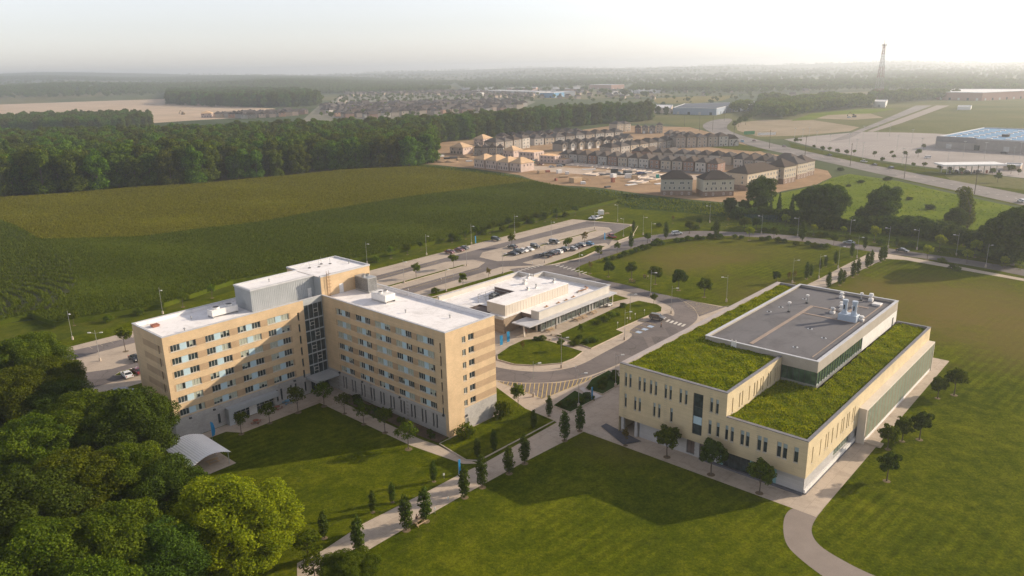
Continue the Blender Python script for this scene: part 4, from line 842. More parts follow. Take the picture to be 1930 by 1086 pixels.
v.build('parapet', surf('parapet_grey', (0.36, 0.32, 0.30), (0.28, 0.25, 0.235)), sci)
v = MB(SO)
for (a0, a1, b0, b1, z) in [(116.93, 117.65, -78.05, -54.95, HT1), (117.65, 191.55, -78.05, -76.95, HT1), (117.65, 140.3, -55.55, -54.95, HT1), (190.95, 191.55, -76.95, -71.5, HT1), (116.93, 117.65, -54.93, -40.05, HT2), (117.65, 191.55, -40.65, -40.05, HT2), (190.95, 191.55, -47.5, -40.65, HT2)]: v.box(a0, a1, b0, b1, z - .02, z + .12, 1 if b0 == -78.05 and a0 > 117 else 0)
v.build('parapet_capping', [CAPD, surf('mauve_capping', (0.40, 0.35, 0.33), (0.33, 0.29, 0.27))], sci)
# grass tufts on the planted roofs: uncountable growth
def tufts(name, rects, n, s, mat, parent, org, zmin=.1, zmax=.45, seed=1, frame=True):
    r = np.random.default_rng(seed); V = []; 
    ar = np.array([abs((a1 - a0) * (b1 - b0)) for a0, a1, b0, b1, z in rects]); pk = r.choice(len(rects), n, p=ar / ar.sum())
    R = np.array(rects)[pk]
    a = R[:, 0] + (R[:, 1] - R[:, 0]) * r.random(n); b = R[:, 2] + (R[:, 3] - R[:, 2]) * r.random(n)
    clump = 0.5 + 0.5 * np.sin(a * 0.9 + 1.7 * np.sin(b * .55)) * np.sin(b * 0.8 + 1.3 * np.sin(a * .43))
    h = (zmin + (zmax - zmin) * clump) * (.6 + .8 * r.random(n)); z = R[:, 4]
    c = np.stack([UU.x * a + WW.x * b - org.x, UU.y * a + WW.y * b - org.y, z], 1)
    t = r.random(n) * 6.283; d = np.stack([np.cos(t), np.sin(t), 0 * t], 1) * s * (.5 + r.random((n, 1)))
    lean = np.stack([r.normal(0, .35, n), r.normal(0, .35, n), np.ones(n)], 1) * h[:, None]
    q = np.stack([c - d, c + d, c + d * .45 + lean, c - d * .45 + lean], 1).reshape(-1, 3)
    return quads(name, q, [mat], parent)
def quads(name, q, mats, parent=None, mi=None, loc=None):
    n = len(q) // 4; me = bpy.data.meshes.new(name)
    me.vertices.add(4 * n); me.vertices.foreach_set('co', q.astype(np.float32).ravel())
    me.loops.add(4 * n); me.loops.foreach_set('vertex_index', np.arange(4 * n, dtype=np.int32))
    me.polygons.add(n); me.polygons.foreach_set('loop_start', np.arange(0, 4 * n, 4, dtype=np.int32))
    for m in mats: me.materials.append(m)
    if mi is not None: me.polygons.foreach_set('material_index', mi.astype(np.int32))
    me.update(); me.validate()
    o = bpy.data.objects.new(name, me); COL.objects.link(o)
    if parent is not None: o.parent = parent
    if loc is not None: o.location = loc
    return o
SEDL = leaf_mat('sedum_blades', (0.30, 0.32, 0.018), (0.10, 0.16, 0.010), 0.4, 0.0)
tag(tufts('roof_grass', [r_ + (GZ1,) for r_ in GR1] + [r_ + (GZ2,) for r_ in GR2], 60000, .16, SEDL, sci, SO, .06, .36, 3), None, None, None, 'stuff')
# upper grey roof block
PA0, PA1, PB0, PB1 = 140.4, 191.3, -71.9, -47.8
v = MB(SO)
v.box(PA0, PA1, PB0, PB0 + .3, 14.2, HP); v.box(PA0, PA0 + .3, PB0 + .3, PB1 - .3, 13.25, HP); v.box(PA0, PA1, PB1 - .3, PB1, 13.2, HP); v.box(PA1 - .3, PA1, PB0 + .3, PB1 - .3, 9.9, HP)
v.build('upper_fascia', surf('bronze_grey_panel', (0.40, 0.36, 0.31), (0.33, 0.295, 0.25), rough=.5, bump=0), sci)
v = MB(SO); v.quad(L(PA0 + .3, PB0 + .3, 14.95), L(PA1 - .3, PB0 + .3, 14.95), L(PA1 - .3, PB1 - .3, 14.95), L(PA0 + .3, PB1 - .3, 14.95)); v.build('upper_roof', ROOFG, sci)
v = MB(SO)
for (a0, a1, b0, b1) in [(PA0 - .1, PA1 + .1, PB0 - .1, PB0 + .55), (PA0 - .1, PA1 + .1, PB1 - .55, PB1 + .1), (PA0 - .1, PA0 + .45, PB0 + .55, PB1 - .55), (PA1 - .45, PA1 + .1, PB0 + .55, PB1 - .55)]: v.box(a0, a1, b0, b1, HP, HP + .12)
v.build('upper_capping', CAP, sci)
v = MB(SO)
for (a0, a1, b0, b1) in [(143.2, 176.6, -63.3, -62.5), (176.0, 176.6, -62.5, -54.2), (169.6, 170.2, -62.5, -50.8), (182.6, 183.2, -54.3, -52), (176.6, 183.2, -54.9, -54.3), (143.6, 172, -50.3, -50.1), (172, 187.3, -50.35, -50.1)]: v.box(a0, a1, b0, b1, 14.955, 15.03)
v.build('walkway_pads', surf('walk_pad', (0.33, 0.26, 0.21), (0.26, 0.20, 0.16)), sci)
v = MB(SO)
for a in np.linspace(PA0 + .1, 166.5, 19): v.box(a - .05, a + .05, PB1 - .25, PB1 - .02, 10.5, 13.2)
for b in np.linspace(-54.9, PB1 - .1, 7): v.box(PA0 + .02, PA0 + .25, b - .05, b + .05, 10.5, 13.25)
ug = v.build('upper_glazing', DKFRAME, sci)
gm = MB(SO); gm.quad(L(PA0 + .1, PB1 - .12, 10.5), L(166.6, PB1 - .12, 10.5), L(166.6, PB1 - .12, 13.2), L(PA0 + .1, PB1 - .12, 13.2)); gm.quad(L(PA0 + .12, -55, 10.5), L(PA0 + .12, PB1 - .12, 10.5), L(PA0 + .12, PB1 - .12, 13.25), L(PA0 + .12, -55, 13.25)); gm.build('pane', GLASSG, ug)
v = MB(SO); v.box(PA0, 166.6, PB1 - .3, PB1 + .05, 9.9, 10.5); v.box(PA0 - .05, PA0 + .2, -54.9, PB1 - .31, 9.9, 10.5); v.build('upper_sill', STEEL, sci)
v = MB(SO); v.box(166.7, PA1, PB1 - .28, PB1 - .02, 9.9, 13.2); wp = v.build('white_panel', WHITEP, sci)
v = MB(SO); v.box(188, 188.9, PB1 - .02, PB1 + .02, 9.95, 12.0); v.build('door', DKSTEEL, wp)
v = MB(SO); v.box(PA0 - .16, PA0 - .01, -65.9, -64.7, 14.25, 15.75); v.box(PA0 - .25, PA0 - .16, -65.8, -65.7, 14.25, 16.2); v.box(PA0 - .25, PA0 - .16, -64.9, -64.8, 14.25, 16.2); v.build('roof_ladder', WHITEP, sci)
# roof plant of the green roofed building
t = thing('twin_stack_unit', L(170.6, -52, 14.95), 'pale blue exhaust unit with two tall round stacks on the grey roof', 'exhaust unit'); v = MB(t.location)
PB = surf('pale_blue_plant', (0.42, 0.48, 0.55), (0.34, 0.40, 0.47), rough=.4, bump=0)
v.box(169.8, 172.2, -54.6, -50.6, 15.0, 16.5); v.build('plenum', PB, t, bevel=.05)
for b in (-53.6, -51.5):
    v = MB(t.location); v.tube(L(171, b, 16.5), L(171, b, 17.2), .75, .5, 14); v.tube(L(171, b, 17.2), L(171, b, 19.2), .5, .5, 14); s_ = v.build('stack', PB, t)
    v = MB(t.location); v.tube(L(171, b, 19.2), L(171, b, 19.7), .62, .62, 14); v.build('nozzle', PB, s_)
    v = MB(t.location); v.box(170.44, 170.52, b - .14, b + .14, 17.6, 18.6); v.build('slot', DKSTEEL, s_)
for i, (a, b, h, lab) in enumerate([(172.4, -50.2, 1.2, 'white fan beside the twin stacks'), (174.0, -57.2, 1.4, 'white fan left of the twin stacks'), (177.0, -56.2, 1.6, 'white fan behind the twin stacks'), (180.0, -57.2, 1.3, 'dull fan behind the twin stacks on the left'), (181.5, -54.8, 1.2, 'dark fan behind the twin stacks on the right'), (187.4, -59.8, 1.5, 'small white hood near the far edge of the grey roof'), (189.0, -53.4, 2.0, 'tall pale vent at the far edge of the grey roof')]):
    exhaust_fan(a, b, 14.95, h, .5, lab, WHITEP if i % 3 != 1 else STEEL)
def mast(a, b, z, h, label):
    t = thing('vent_stack', L(a, b, z), label, 'vent stack'); v = MB(t.location); v.tube(L(a, b, z), L(a, b, z + h), .16, .14, 8); v.build('pipe', STEEL, t); v = MB(t.location); v.tube(L(a, b, z), L(a, b, z + .3), .4, .3, 10); v.build('flashing', DKSTEEL, t); v = MB(t.location); v.tube(L(a, b, z + h), L(a, b, z + h + .3), .4, .35, 10); v.build('cap', WHITEP, t)
mast(168.7, -65.4, 14.95, 2.2, 'white capped vent stack on the left half of the grey roof'); mast(177.9, -64.7, 14.95, 1.9, 'thin vent stack at the end of the walkway pads'); mast(188.2, -55.4, 14.95, 1.7, 'grey vent stack at the far right edge of the grey roof')
roof_hatch('roof_hatch', 186.6, -51.2, 14.95, .9, .5, WHITEP, 'white roof hatch at the right end of the grey roof', 'roof hatch')
for i, (a, b) in enumerate([(166, -69), (171, -68.3), (147, -55), (156, -52.5), (181, -66.5), (160, -57)]):
    t = thing('roof_drain', L(a, b, 14.96), nth(i) + ' small dark drain on the grey roof, counted from the far left', 'roof drain', 'drains on the grey roof'); v = MB(t.location); v.tube(L(a, b, 14.955), L(a, b, 15.1), .3, .25, 10); v.build('strainer', DKSTEEL, t); v = MB(t.location); v.tube(L(a, b, 14.953), L(a, b, 14.98), .6, .6, 12); v.build('rim', STEEL, t)
# ------------------------------------------------------------------ vegetation kit
def crown_quads(seed, clumps, n, size, flat=.8, up=.25, rough=.42):
    """leaf clumps: centres+radii -> n small leaf faces over their shells"""
    r = np.random.default_rng(seed); C = np.array([c[:3] for c in clumps]); R = np.array([c[3] for c in clumps])
    k = r.choice(len(R), n, p=R ** 2 / (R ** 2).sum())
    d = r.normal(size=(n, 3)); d[:, 2] += up; d /= np.linalg.norm(d, axis=1)[:, None]
    rr_ = (0.55 + 0.5 * r.random(n) ** .6)
    p = C[k] + d * (R[k] * rr_)[:, None] * np.array([1, 1, flat])
    nr = d * 1.0 + r.normal(size=(n, 3)) * rough; nr /= np.linalg.norm(nr, axis=1)[:, None]
    t = np.cross(nr, r.normal(size=(n, 3))); t /= np.linalg.norm(t, axis=1)[:, None] + 1e-9; b = np.cross(nr, t)
    s = (size * (.6 + .8 * r.random(n)))[:, None]
    return np.stack([p - t * s * .5, p - b * s * .32 - t * s * .05, p + t * s * .5, p + b * s * .32], 1).reshape(-1, 3)
def round_clumps(seed, rx, rz, zc, n, lobes=1.0):
    r = random.Random(seed); out_ = []
    for i in range(n):
        ph = r.random() * 6.283; u_ = r.uniform(-.75, 1.0); q = math.sqrt(max(0, 1 - u_ * u_)); k = r.uniform(.55, .86)
        out_.append((rx * q * k * math.cos(ph), rx * q * k * math.sin(ph), zc + rz * u_ * k, rx * r.uniform(.22, .40) * lobes))
    out_.append((0, 0, zc, rx * .6)); out_.append((0, 0, zc + rz * .35, rx * .5))
    return out_
def spindle_clumps(seed, rx, z0, z1, n):
    r = random.Random(seed); out_ = []
    for i in range(n):
        t = (i + r.random()) / n; e = math.sin(math.pi * min(1, (t * .86 + .12))) ** .7; ph = i * 2.4 + r.random()
        out_.append((rx * .5 * e * math.cos(ph), rx * .5 * e * math.sin(ph), z0 + (z1 - z0) * t, rx * (.35 + .35 * e)))
    return out_
def cone_clumps(seed, rx, z0, z1, n):
    r = random.Random(seed); out_ = []
    for i in range(n):
        t = (i + r.random()) / n; e = (1 - t) * .9 + .06; ph = i * 2.4
        out_.append((rx * .62 * e * math.cos(ph), rx * .62 * e * math.sin(ph), z0 + (z1 - z0) * t, rx * (.12 + .38 * e)))
    return out_
BARK = surf('bark', (0.13, 0.10, 0.075), (0.07, 0.055, 0.042), scale=2, fine=12)
LM = {
 'far': leaf_mat('haze_pale_leaf', (0.15, 0.19, 0.03), (0.06, 0.09, 0.015), .35, .6),  # leaf colours lightened to stand in for denser haze over the far woods
 'forest': leaf_mat('forest_leaf', (0.135, 0.178, 0.014), (0.028, 0.052, 0.005), .3, 1.1),
 'dark': leaf_mat('dark_leaf', (0.085, 0.125, 0.016), (0.030, 0.054, 0.008), .32, .4),
 'mid': leaf_mat('mid_leaf', (0.130, 0.160, 0.012), (0.044, 0.072, 0.007), .38, .5),
 'young': leaf_mat('young_leaf', (0.15, 0.19, 0.018), (0.065, 0.100, 0.010), .4, .6),
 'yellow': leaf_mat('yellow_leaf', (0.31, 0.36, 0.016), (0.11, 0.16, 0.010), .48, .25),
 'column': leaf_mat('column_leaf', (0.100, 0.135, 0.020), (0.036, 0.060, 0.012), .33, .35),
 'autumn': leaf_mat('tired_leaf', (0.19, 0.14, 0.035), (0.10, 0.085, 0.020), .4, .4),
}
def trunk_mb(seed, h, r0, clumps, nb=7, split=.35):
    b = MB(); r = random.Random(seed); top = Vector((r.uniform(-.1, .1) * h * .3, r.uniform(-.1, .1) * h * .3, h))
    pts = [Vector((0, 0, -.1)), Vector((0, 0, 0)).lerp(top, .35) + Vector((r.uniform(-.15, .15), r.uniform(-.15, .15), 0)) * r0 * 2, top.lerp(Vector(), .35), top]
    b.path(pts, r0, r0 * .35, 7); b.tube(Vector((0, 0, -.1)), Vector((0, 0, .25 * min(1, h / 4))), r0 * 1.5, r0 * 1.0, 7)
    cl = sorted(clumps, key=lambda c: -c[3]); r.shuffle(cl)
    for c in cl[:nb]:
        e = Vector(c[:3]); s = Vector((0, 0, 0)).lerp(top, r.uniform(split, .9)); m_ = s.lerp(e, .5) + Vector((0, 0, .08 * h))
        b.path([s, m_, e], r0 * .38, r0 * .1, 5)
    return b
PROTO = {}
def tree_proto(key, name, clumps, n, size, leaf, trunk_h, trunk_r, nb=7, seed=1, flat=.85, up=.25, rough=.42):
    """meshes shared by every tree of the kind"""
    me = quads(name + '_crown', crown_quads(seed, clumps, n, size, flat, up, rough), [LM[leaf]]); m1 = me.data; bpy.data.objects.remove(me)
    t_ = trunk_mb(seed, trunk_h, trunk_r, clumps, nb).build(name + '_trunk', BARK); m2 = t_.data; bpy.data.objects.remove(t_)
    PROTO[key] = (name, m1, m2)
def plant(key, loc, label, cat='tree', group=None, sc=1.0, rz=None, name=None, crown=None):
    nm, m1, m2 = PROTO[key]
    rz = random.random() * 6.283 if rz is None else rz
    t = thing(name or nm, Vector((loc[0], loc[1], loc[2] if len(loc) > 2 else 0)), label, cat, group, rz, sc)
    for part, me in ((crown or 'crown', m1), ('trunk', m2)):
        o = bpy.data.objects.new(part, me); COL.objects.link(o); o.parent = t
    if nm in ('columnar_tree', 'round_tree', 'young_tree', 'courtyard_tree', 'sapling'):
        o = bpy.data.objects.new('mulch_ring', MULCHD); COL.objects.link(o); o.parent = t
    return t
_b = MB(); _b.tube((0, 0, .012), (0, 0, .05), .62, .5, 11); _o = _b.build('mulch_ring', surf('mulch_ring', (0.20, 0.145, 0.085), (0.11, 0.08, 0.045), scale=1.2, fine=5)); MULCHD = _o.data; bpy.data.objects.remove(_o)
for i in range(5):
    cl = round_clumps(20 + i, 5.8, 7.6, 13.6, 21, 1.12) + [(random.uniform(-3, 3), random.uniform(-3, 3), 6.5 + i * .4, 3.2), (2.5, -2, 5.2, 2.9), (-2.6, 1.6, 4.6, 2.9), (.8, -3.2, 3.2, 2.9), (-1.8, -2.2, 2.6, 2.8), (2.8, 1.2, 2.8, 2.8), (-.5, 3, 3, 2.8)]
    tree_proto('forest%d' % i, 'forest_tree', cl, 6500, .80, 'forest', 14, .35, 5, 40 + i)
tree_proto('pine0', 'conifer_tree', cone_clumps(3, 4.2, 3.0, 22.5, 34), 2600, 1.1, 'dark', 20, .32, 4, 51)
for i in range(4):   # close deciduous giants: dense, small leaves
    cl = round_clumps(70 + i, 7.6, 7.2, 10.6, 120, .60)
    tree_proto('giant%d' % i, 'broadleaf_tree', cl, 78000, .29, ['mid', 'mid', 'dark', 'mid'][i], 12.5, .42, 14, 90 + i, .8, .3, .62)
tree_proto('gold', 'maple_tree', round_clumps(77, 8.0, 7.6, 8.6, 130, .52), 90000, .28, 'yellow', 12, .4, 16, 96, .85, .3, .65)
for i in range(3): tree_proto('column%d' % i, 'columnar_tree', spindle_clumps(5 + i, .92, .7, 5.6, 16), 1500, .30, 'column', 4.6, .09, 5, 110 + i, 1.1, .1)
for i in range(3): tree_proto('round%d' % i, 'round_tree', round_clumps(15 + i, 2.1, 1.9, 3.5, 26, .75), 3200, .30, 'dark' if i < 1 else 'mid', 3.4, .11, 6, 120 + i)
for i in range(3): tree_proto('young%d' % i, 'young_tree', round_clumps(25 + i, 1.5, 1.6, 3.1, 14, .9), 1200, .30, 'young', 3.2, .07, 6, 130 + i)
for i in range(2): tree_proto('lit%d' % i, 'young_tree', round_clumps(125 + i, 1.7, 1.7, 3.2, 16, .85), 1500, .30, 'yellow', 3.3, .07, 6, 230 + i)  # sunlight on these roadside trees is put into the yellow leaf colour
tree_proto('thin', 'sapling', round_clumps(35, 1.1, 1.5, 2.9, 10, .8), 330, .28, 'autumn', 3.2, .05, 6, 140)
for i in range(2): tree_proto('court%d' % i, 'courtyard_tree', round_clumps(45 + i, 2.2, 1.7, 3.4, 16, .7), 900, .30, 'mid', 3.8, .08, 9, 150 + i)
for i in range(3): tree_proto('shrub%d' % i, 'shrub', round_clumps(55 + i, 1.5, .9, .75, 14, .9), 800, .26, ['dark', 'mid', 'young'][i], .9, .06, 6, 160 + i, .8, .4)
for i in range(3):
    cl = round_clumps(65 + i, 6.2, 6.4, 9.2, 44, .85) + round_clumps(165 + i, 5.0, 3.0, 3.0, 14, .9)
    tree_proto('hedge%d' % i, 'hedgerow_tree', cl, 16000, .60, 'dark', 11, .4, 8, 170 + i)
tree_proto('willow', 'leaning_tree', [(1.2 * t, .2 * math.sin(t), 4 + 1.1 * t, 2.2 + .25 * math.sin(t * 2)) for t in range(0, 8)] + [(-1 + t, .8, 3 + .7 * t, 2.0) for t in range(6)], 6000, .55, 'mid', 9, .35, 8, 181)
tree_proto('bush', 'thicket_bush', round_clumps(75, 4.2, 2.6, 2.3, 24, .8), 2600, .55, 'dark', 2.2, .15, 5, 182)
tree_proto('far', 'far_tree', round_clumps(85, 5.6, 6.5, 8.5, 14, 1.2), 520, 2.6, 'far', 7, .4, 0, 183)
# --- close wood in the lower left corner
def tall(key, px, py, top, label, sc=1.0, base=None, rz=None, group='trees in front of the dormitory', natural=18.6):
    """tree whose crown top is seen at px,py; natural height scaled"""
    s = top / natural * sc if isinstance(sc, float) else sc
    p_ = g(px, py, top)
    return plant(key, (p_.x, p_.y), label, 'tree', group, (s * 1.28, s * 1.28, top / natural), rz)
tall('giant0', 30, 622, 19, 'dark broadleaf tree at the left edge of the photo beside the car park')
tall('giant1', 18, 690, 18, 'dark leafy tree below the topmost one at the left edge')
tall('giant2', 95, 712, 15.5, 'broad tree covering the left end of the car park')
tall('giant3', 78, 668, 15.5, 'smaller broadleaf tree in front of the car park corner')
tall('giant1', 150, 735, 18, 'broad green tree in front of the car park island')
tall('giant2', 232, 728, 18.5, 'green tree touching the dormitory corner', .95)
tall('giant0', 60, 770, 18, 'dark broadleaf tree deep in the wood at the left edge')
tall('giant3', 235, 830, 17, 'bushy green tree between the dormitory corner and the shelter', .9)
tall('giant2', 300, 862, 15, 'dark green tree beside the picnic shelter', .9)
tall('giant1', 120, 850, 18, 'large tree in the middle of the near wood')
tall('giant2', 20, 880, 19, 'shaded tree at the left edge above the bottom corner')
tall('giant0', 190, 950, 17, 'shaded tree behind the yellow green maple on the left')
tall('giant3', 60, 985, 17, 'shaded tree in the lower left corner')
tall('giant2', 285, 985, 14.5, 'dark tree directly left of the yellow green maple')
tall('gold', 418, 908, 15.0, 'bright yellow green maple in front of the courtyard lawn', 1.2, natural=16.4)
tall('giant1', 150, 1060, 15, 'shaded tree at the bottom edge left of the maple')
tall('giant3', 655, 1042, 6.5, 'low green tree at the bottom edge where the walk ends', 1.4, natural=18.6)
tall('court0', 575, 1000, 5.5, 'thin small tree between the maple and the walk', 1.0, natural=5.2, group='small trees near the walk')
tall('court1', 588, 1040, 5.0, 'sparse small tree beside the walk at the bottom edge', 1.0, natural=5.2, group='small trees near the walk')
# --- columnar trees along the broad walk
right = [(676.6, 1041), (766, 999.6), (802, 983), (876, 938), (909, 919), (959.6, 893), (989, 874), (1064, 831), (1092.7, 812.7)]
for i, q in enumerate(right):
    plant('column%d' % (i % 3), g(*q), 'columnar tree on the right edge of the broad walk, ' + nth(i) + ' from the bottom', 'tree', 'columnar trees along the broad walk', (1.12, 1.12, 1.04 + .08 * math.sin(i * 2.1)) if i > 2 else (1.18, 1.18, 1.1))
left = [(612, 1014.6), (703, 966), (740, 947), (818, 908), (900, 863), (931, 850), (1006, 809), (1035, 784.7)]
for i, q in enumerate(left):
    s = [.85, .72, .66, .72, .72, .8, .75, .82][i]
    plant('column%d' % ((i + 1) % 3), g(*q), 'shorter columnar tree on the lawn left of the broad walk, ' + nth(i) + ' from the bottom', 'tree', 'columnar trees left of the broad walk', (s, s, s))
far = [(1561, 543), (1582.5, 538), (1590, 533), (1607, 523), (1616, 518), (1633.7, 506), (1641.5, 501), (1659, 494.5), (1666.5, 490.6)]
for i, q in enumerate(far): plant('column%d' % (i % 3), g(*q), 'columnar tree on the right of the far walk, ' + nth(i) + ' from the green roofed building', 'tree', 'columnar trees on the right of the far walk', 1.0 if i != 2 else .75)
farl = [(1520, 526), (1528, 522), (1546, 508), (1556, 503), (1574.6, 498), (1605, 484.7), (1629.7, 470)]
for i, q in enumerate(farl): plant('column%d' % ((i + 2) % 3), g(*q), 'columnar tree on the left of the far walk, ' + nth(i) + ' from the green roofed building', 'tree', 'columnar trees on the left of the far walk', [1.05, .8, .7, .75, .9, .95, 1.0][i])
plant('thin', g(1487, 535), 'reddish brown sapling behind the corner of the green roof', 'tree'); plant('thin', g(1497, 533), 'second reddish sapling behind the green roof, right of its twin', 'tree'); plant('round0', g(1463, 534), 'dark round tree behind the far corner of the green roof', 'tree', None, .8)
# --- trees on the round lawn and courtyards
for i, (q, s) in enumerate([((1146.6, 522), .85), ((1190, 526), .95), ((1235, 536), 1.0), ((1279, 547.7), 1.08), ((1327, 560.5), 1.0)]):
    plant('round%d' % (i % 3), g(*q), 'round dark tree on the lawn edge above the ring road, ' + nth(i) + ' from the left', 'tree', 'round trees on the lawn edge', s * 1.25)
court = [((455, 818.6), 'glazed portal, nearest the shelter'), ((508.5, 798), 'right half of the glazed portal'), ((562, 778), 'blue patio table'), ((611, 766), 'entrance in the inner corner'), ((649.5, 780), 'first slit windows right of the entrance'), ((686, 800), 'third pair of slit windows'), ((726, 816), 'middle of the shaded wing'), ((770, 847), 'outer end of the shaded wing')]
for i, (q, s) in enumerate(court): plant('court%d' % (i % 2), g(*q), 'open crowned courtyard tree in front of the ' + s, 'tree', 'courtyard trees', [1.0, 1.0, 1.25, 1.2, 1.0, 1.0, 1.1, 1.25][i])
plant('young0', g(976.5, 769), 'round leafy young tree at the plaza corner by the dormitory', 'tree', None, 1.25)
plant('shrub2', g(877, 826), 'bright green bush at the sunlit dormitory corner', 'bush', None, (1.5, 1.5, 2.0)); plant('shrub1', g(948.5, 787), 'round green bush at the far end of the sunlit dormitory wall', 'bush', None, (1.6, 1.6, 2.3))
for i, (q, s, lab) in enumerate([((1671, 907), 1.1, 'nearest tree on the lawn right of the long paved walk'), ((1673, 847), 1.0, 'second nearest tree right of the paved walk'), ((1700, 832), 1.0, 'tree touching the one nearer the gravel path'), ((1732.5, 829), 1.15, 'fullest tree on the lawn right of the glass facade'), ((1767, 751), 1.0, 'left tree of the far pair at the end of the glass facade'), ((1798, 745), 1.25, 'right tree of the far pair at the end of the glass facade')]):
    plant('round%d' % (i % 3), g(*q), lab, 'tree', 'trees right of the green roofed building', s * .98)
for i, (q, s, lab) in enumerate([((1179, 840), .8, 'thin young tree at the open corner under the overhang'), ((1257, 862), 1.1, 'tree in front of the service doors'), ((1340, 895), 1.15, 'dark tree in front of the lobby glass'), ((1431, 930), 1.1, 'tree nearest the near corner of the green roofed building')]):
    plant('thin' if i == 0 else 'round%d' % (i % 2), g(*q), lab, 'tree', 'trees along the shaded front', s * 1.12)
# bed shrubs
cnt = 0
for (p0, p1, n, wdt, lab) in [(L(91, -133), L(91, -104), 13, 1.0, 'along the shaded dormitory wall'), (L(119, -94), L(126, -92.5), 7, 2.2, 'in the square plaza bed'), (L(130.5, -94), L(140, -95.5), 9, 2.2, 'in the long bed beside the green roofed building')]:
    for i in range(n):
        q = p0.lerp(p1, (i + .5) / n) + Vector((random.uniform(-1, 1) * wdt, random.uniform(-1, 1) * wdt, 0.05))
        plant('shrub%d' % (i % 2), q, nth(i) + ' low shrub ' + lab, 'shrub', 'shrubs ' + lab, random.uniform(.55, .95))
for i, (q, s) in enumerate([((1085, 651), .9), ((1077, 652), .7), ((1010, 643), .7), ((1022, 642), .8), ((1118, 645), .9), ((1105, 648), .8), ((1140, 607), 1.0), ((1152, 600), 1.1), ((1175, 580), .8), ((1163, 597), .7), ((1128, 612), 0.8), ((1092, 640), .7)]):
    plant('shrub%d' % ((i + 1) % 3), g(*q), nth(i) + ' yellow green bush on the dining hall lawns', 'bush', 'bushes on the dining hall lawns', s * 1.15)
for i, (q, k) in enumerate([((986, 665), 'thin'), ((1057, 662), 'young0'), ((1232, 574), 'young1'), ((1095, 634), 'young2')]): plant(k, g(*q), ['thin sapling on the rounded lawn', 'small sapling beside the lamp on the rounded lawn', 'young tree at the tip of the long lawn', 'small young tree in the middle of the long lawn'][i], 'tree', None, .8)
# car park and field margin
for i, (q, k, s, lab) in enumerate([((784.6, 524), 'young0', 1.25, 'young tree on the near grass strip, left'), ((855.5, 507), 'young1', 1.3, 'round young tree on the near grass strip, right'), ((873, 543), 'young2', 1.2, 'narrow young tree on the strip behind the dining hall'), ((920.7, 528), 'thin', 1.1, 'yellowing sapling on the strip behind the dining hall'), ((820, 553), 'shrub1', 1.2, 'small bush on the paver bays behind the dining hall'), ((964.6, 466), 'young0', 1.3, 'young tree beside the dark parked car'), ((1071, 476), 'young1', 1.4, 'tree between the parked cars of the upper row'), ((1101.7, 466), 'thin', 1.6, 'yellowish tree beside the blue car'), ((1189, 468), 'column1', 1.15, 'slim tree between road and car park exit'), ((1194, 437), 'column0', .9, 'slim tree at the far car park corner'), ((1129, 488), 'young2', 1.2, 'young tree at the road bend'), ((1163, 477), 'young0', 1.0, 'small tree on the road verge above the crossing'), ((1220, 459), 'round2', .9, 'tree beside the lamp on the road bend'), ((1112, 516), 'thin', 1.1, 'sapling on the lawn corner at the crossing'), ((237, 663), 'young1', 1.6, 'young tree on the island beside the dormitory corner')]):
    plant(k, g(*q), lab, 'tree', None, s)
edge = [(82, 637, 1), (140, 612, 0), (204, 605, 1), (262, 592, 1), (345, 577, 2), (400, 560, 2), (708, 492, 1), (737, 485, 2), (768, 478, 0), (794, 470, 0), (852, 455, 0), (863, 452, 1), (878, 449, 2), (898, 443, 0), (924, 438, 0), (931, 434, 2), (947, 434, 1), (960, 428, 0), (992, 420, 2), (1011, 417, 0), (1027, 416, 0), (1049, 410, 0), (1066, 407, 1), (1084, 404, 0), (1002, 419, 1), (912, 440, 1), (975, 426, 1)]
for i, (x, y, k) in enumerate(sorted(edge)):
    plant(['round2', 'shrub1', 'young0'][k], g(x, y + 2), 'bush or small tree along the crop field margin, ' + nth(i) + ' from the left', 'tree', 'small trees along the crop field', [.95, 1.5, 1.1][k] * random.uniform(.85, 1.15), name=['round_tree', 'shrub', 'young_tree'][k])
# hedge and trees of the curving road
hed = [(1143, 492), (1155, 489), (1168, 486), (1178, 482), (1189, 479), (1200, 475), (1210, 471), (1221, 469), (1231, 462), (1239, 459), (1247, 461), (1275, 456), (1285, 455), (1297, 453), (1314, 451), (1325, 451), (1338, 448), (1346, 448), (1357, 450), (1385, 448), (1397, 450), (1436, 453), (1448, 452), (1466, 456), (1478, 457), (1500, 463), (1523, 461), (1535, 466), (1548, 466), (1558, 468)]
for i, q in enumerate(hed): plant('shrub%d' % (i % 2), g(q[0], q[1] + 1), 'rounded shrub on the near side of the curving road, ' + nth(i) + ' from the left', 'shrub', 'shrubs on the near side of the curving road', random.uniform(1.0, 1.5))
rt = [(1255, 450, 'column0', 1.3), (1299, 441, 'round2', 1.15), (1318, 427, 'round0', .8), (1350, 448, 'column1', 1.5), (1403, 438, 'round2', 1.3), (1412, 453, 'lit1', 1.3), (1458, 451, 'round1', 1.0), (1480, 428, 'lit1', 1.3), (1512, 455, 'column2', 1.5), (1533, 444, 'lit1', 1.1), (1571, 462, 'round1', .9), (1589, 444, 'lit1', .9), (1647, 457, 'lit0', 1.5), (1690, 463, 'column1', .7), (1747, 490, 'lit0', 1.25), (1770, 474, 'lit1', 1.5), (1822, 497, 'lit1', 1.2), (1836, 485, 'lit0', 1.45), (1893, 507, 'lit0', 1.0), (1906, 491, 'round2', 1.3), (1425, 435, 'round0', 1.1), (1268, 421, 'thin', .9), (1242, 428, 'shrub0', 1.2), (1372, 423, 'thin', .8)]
for i, (x, y, k, s) in enumerate(rt): plant(k, g(x, y), 'roadside tree along the curving road, ' + nth(i) + ' of the row from left to right', 'tree', 'trees along the curving road', s)
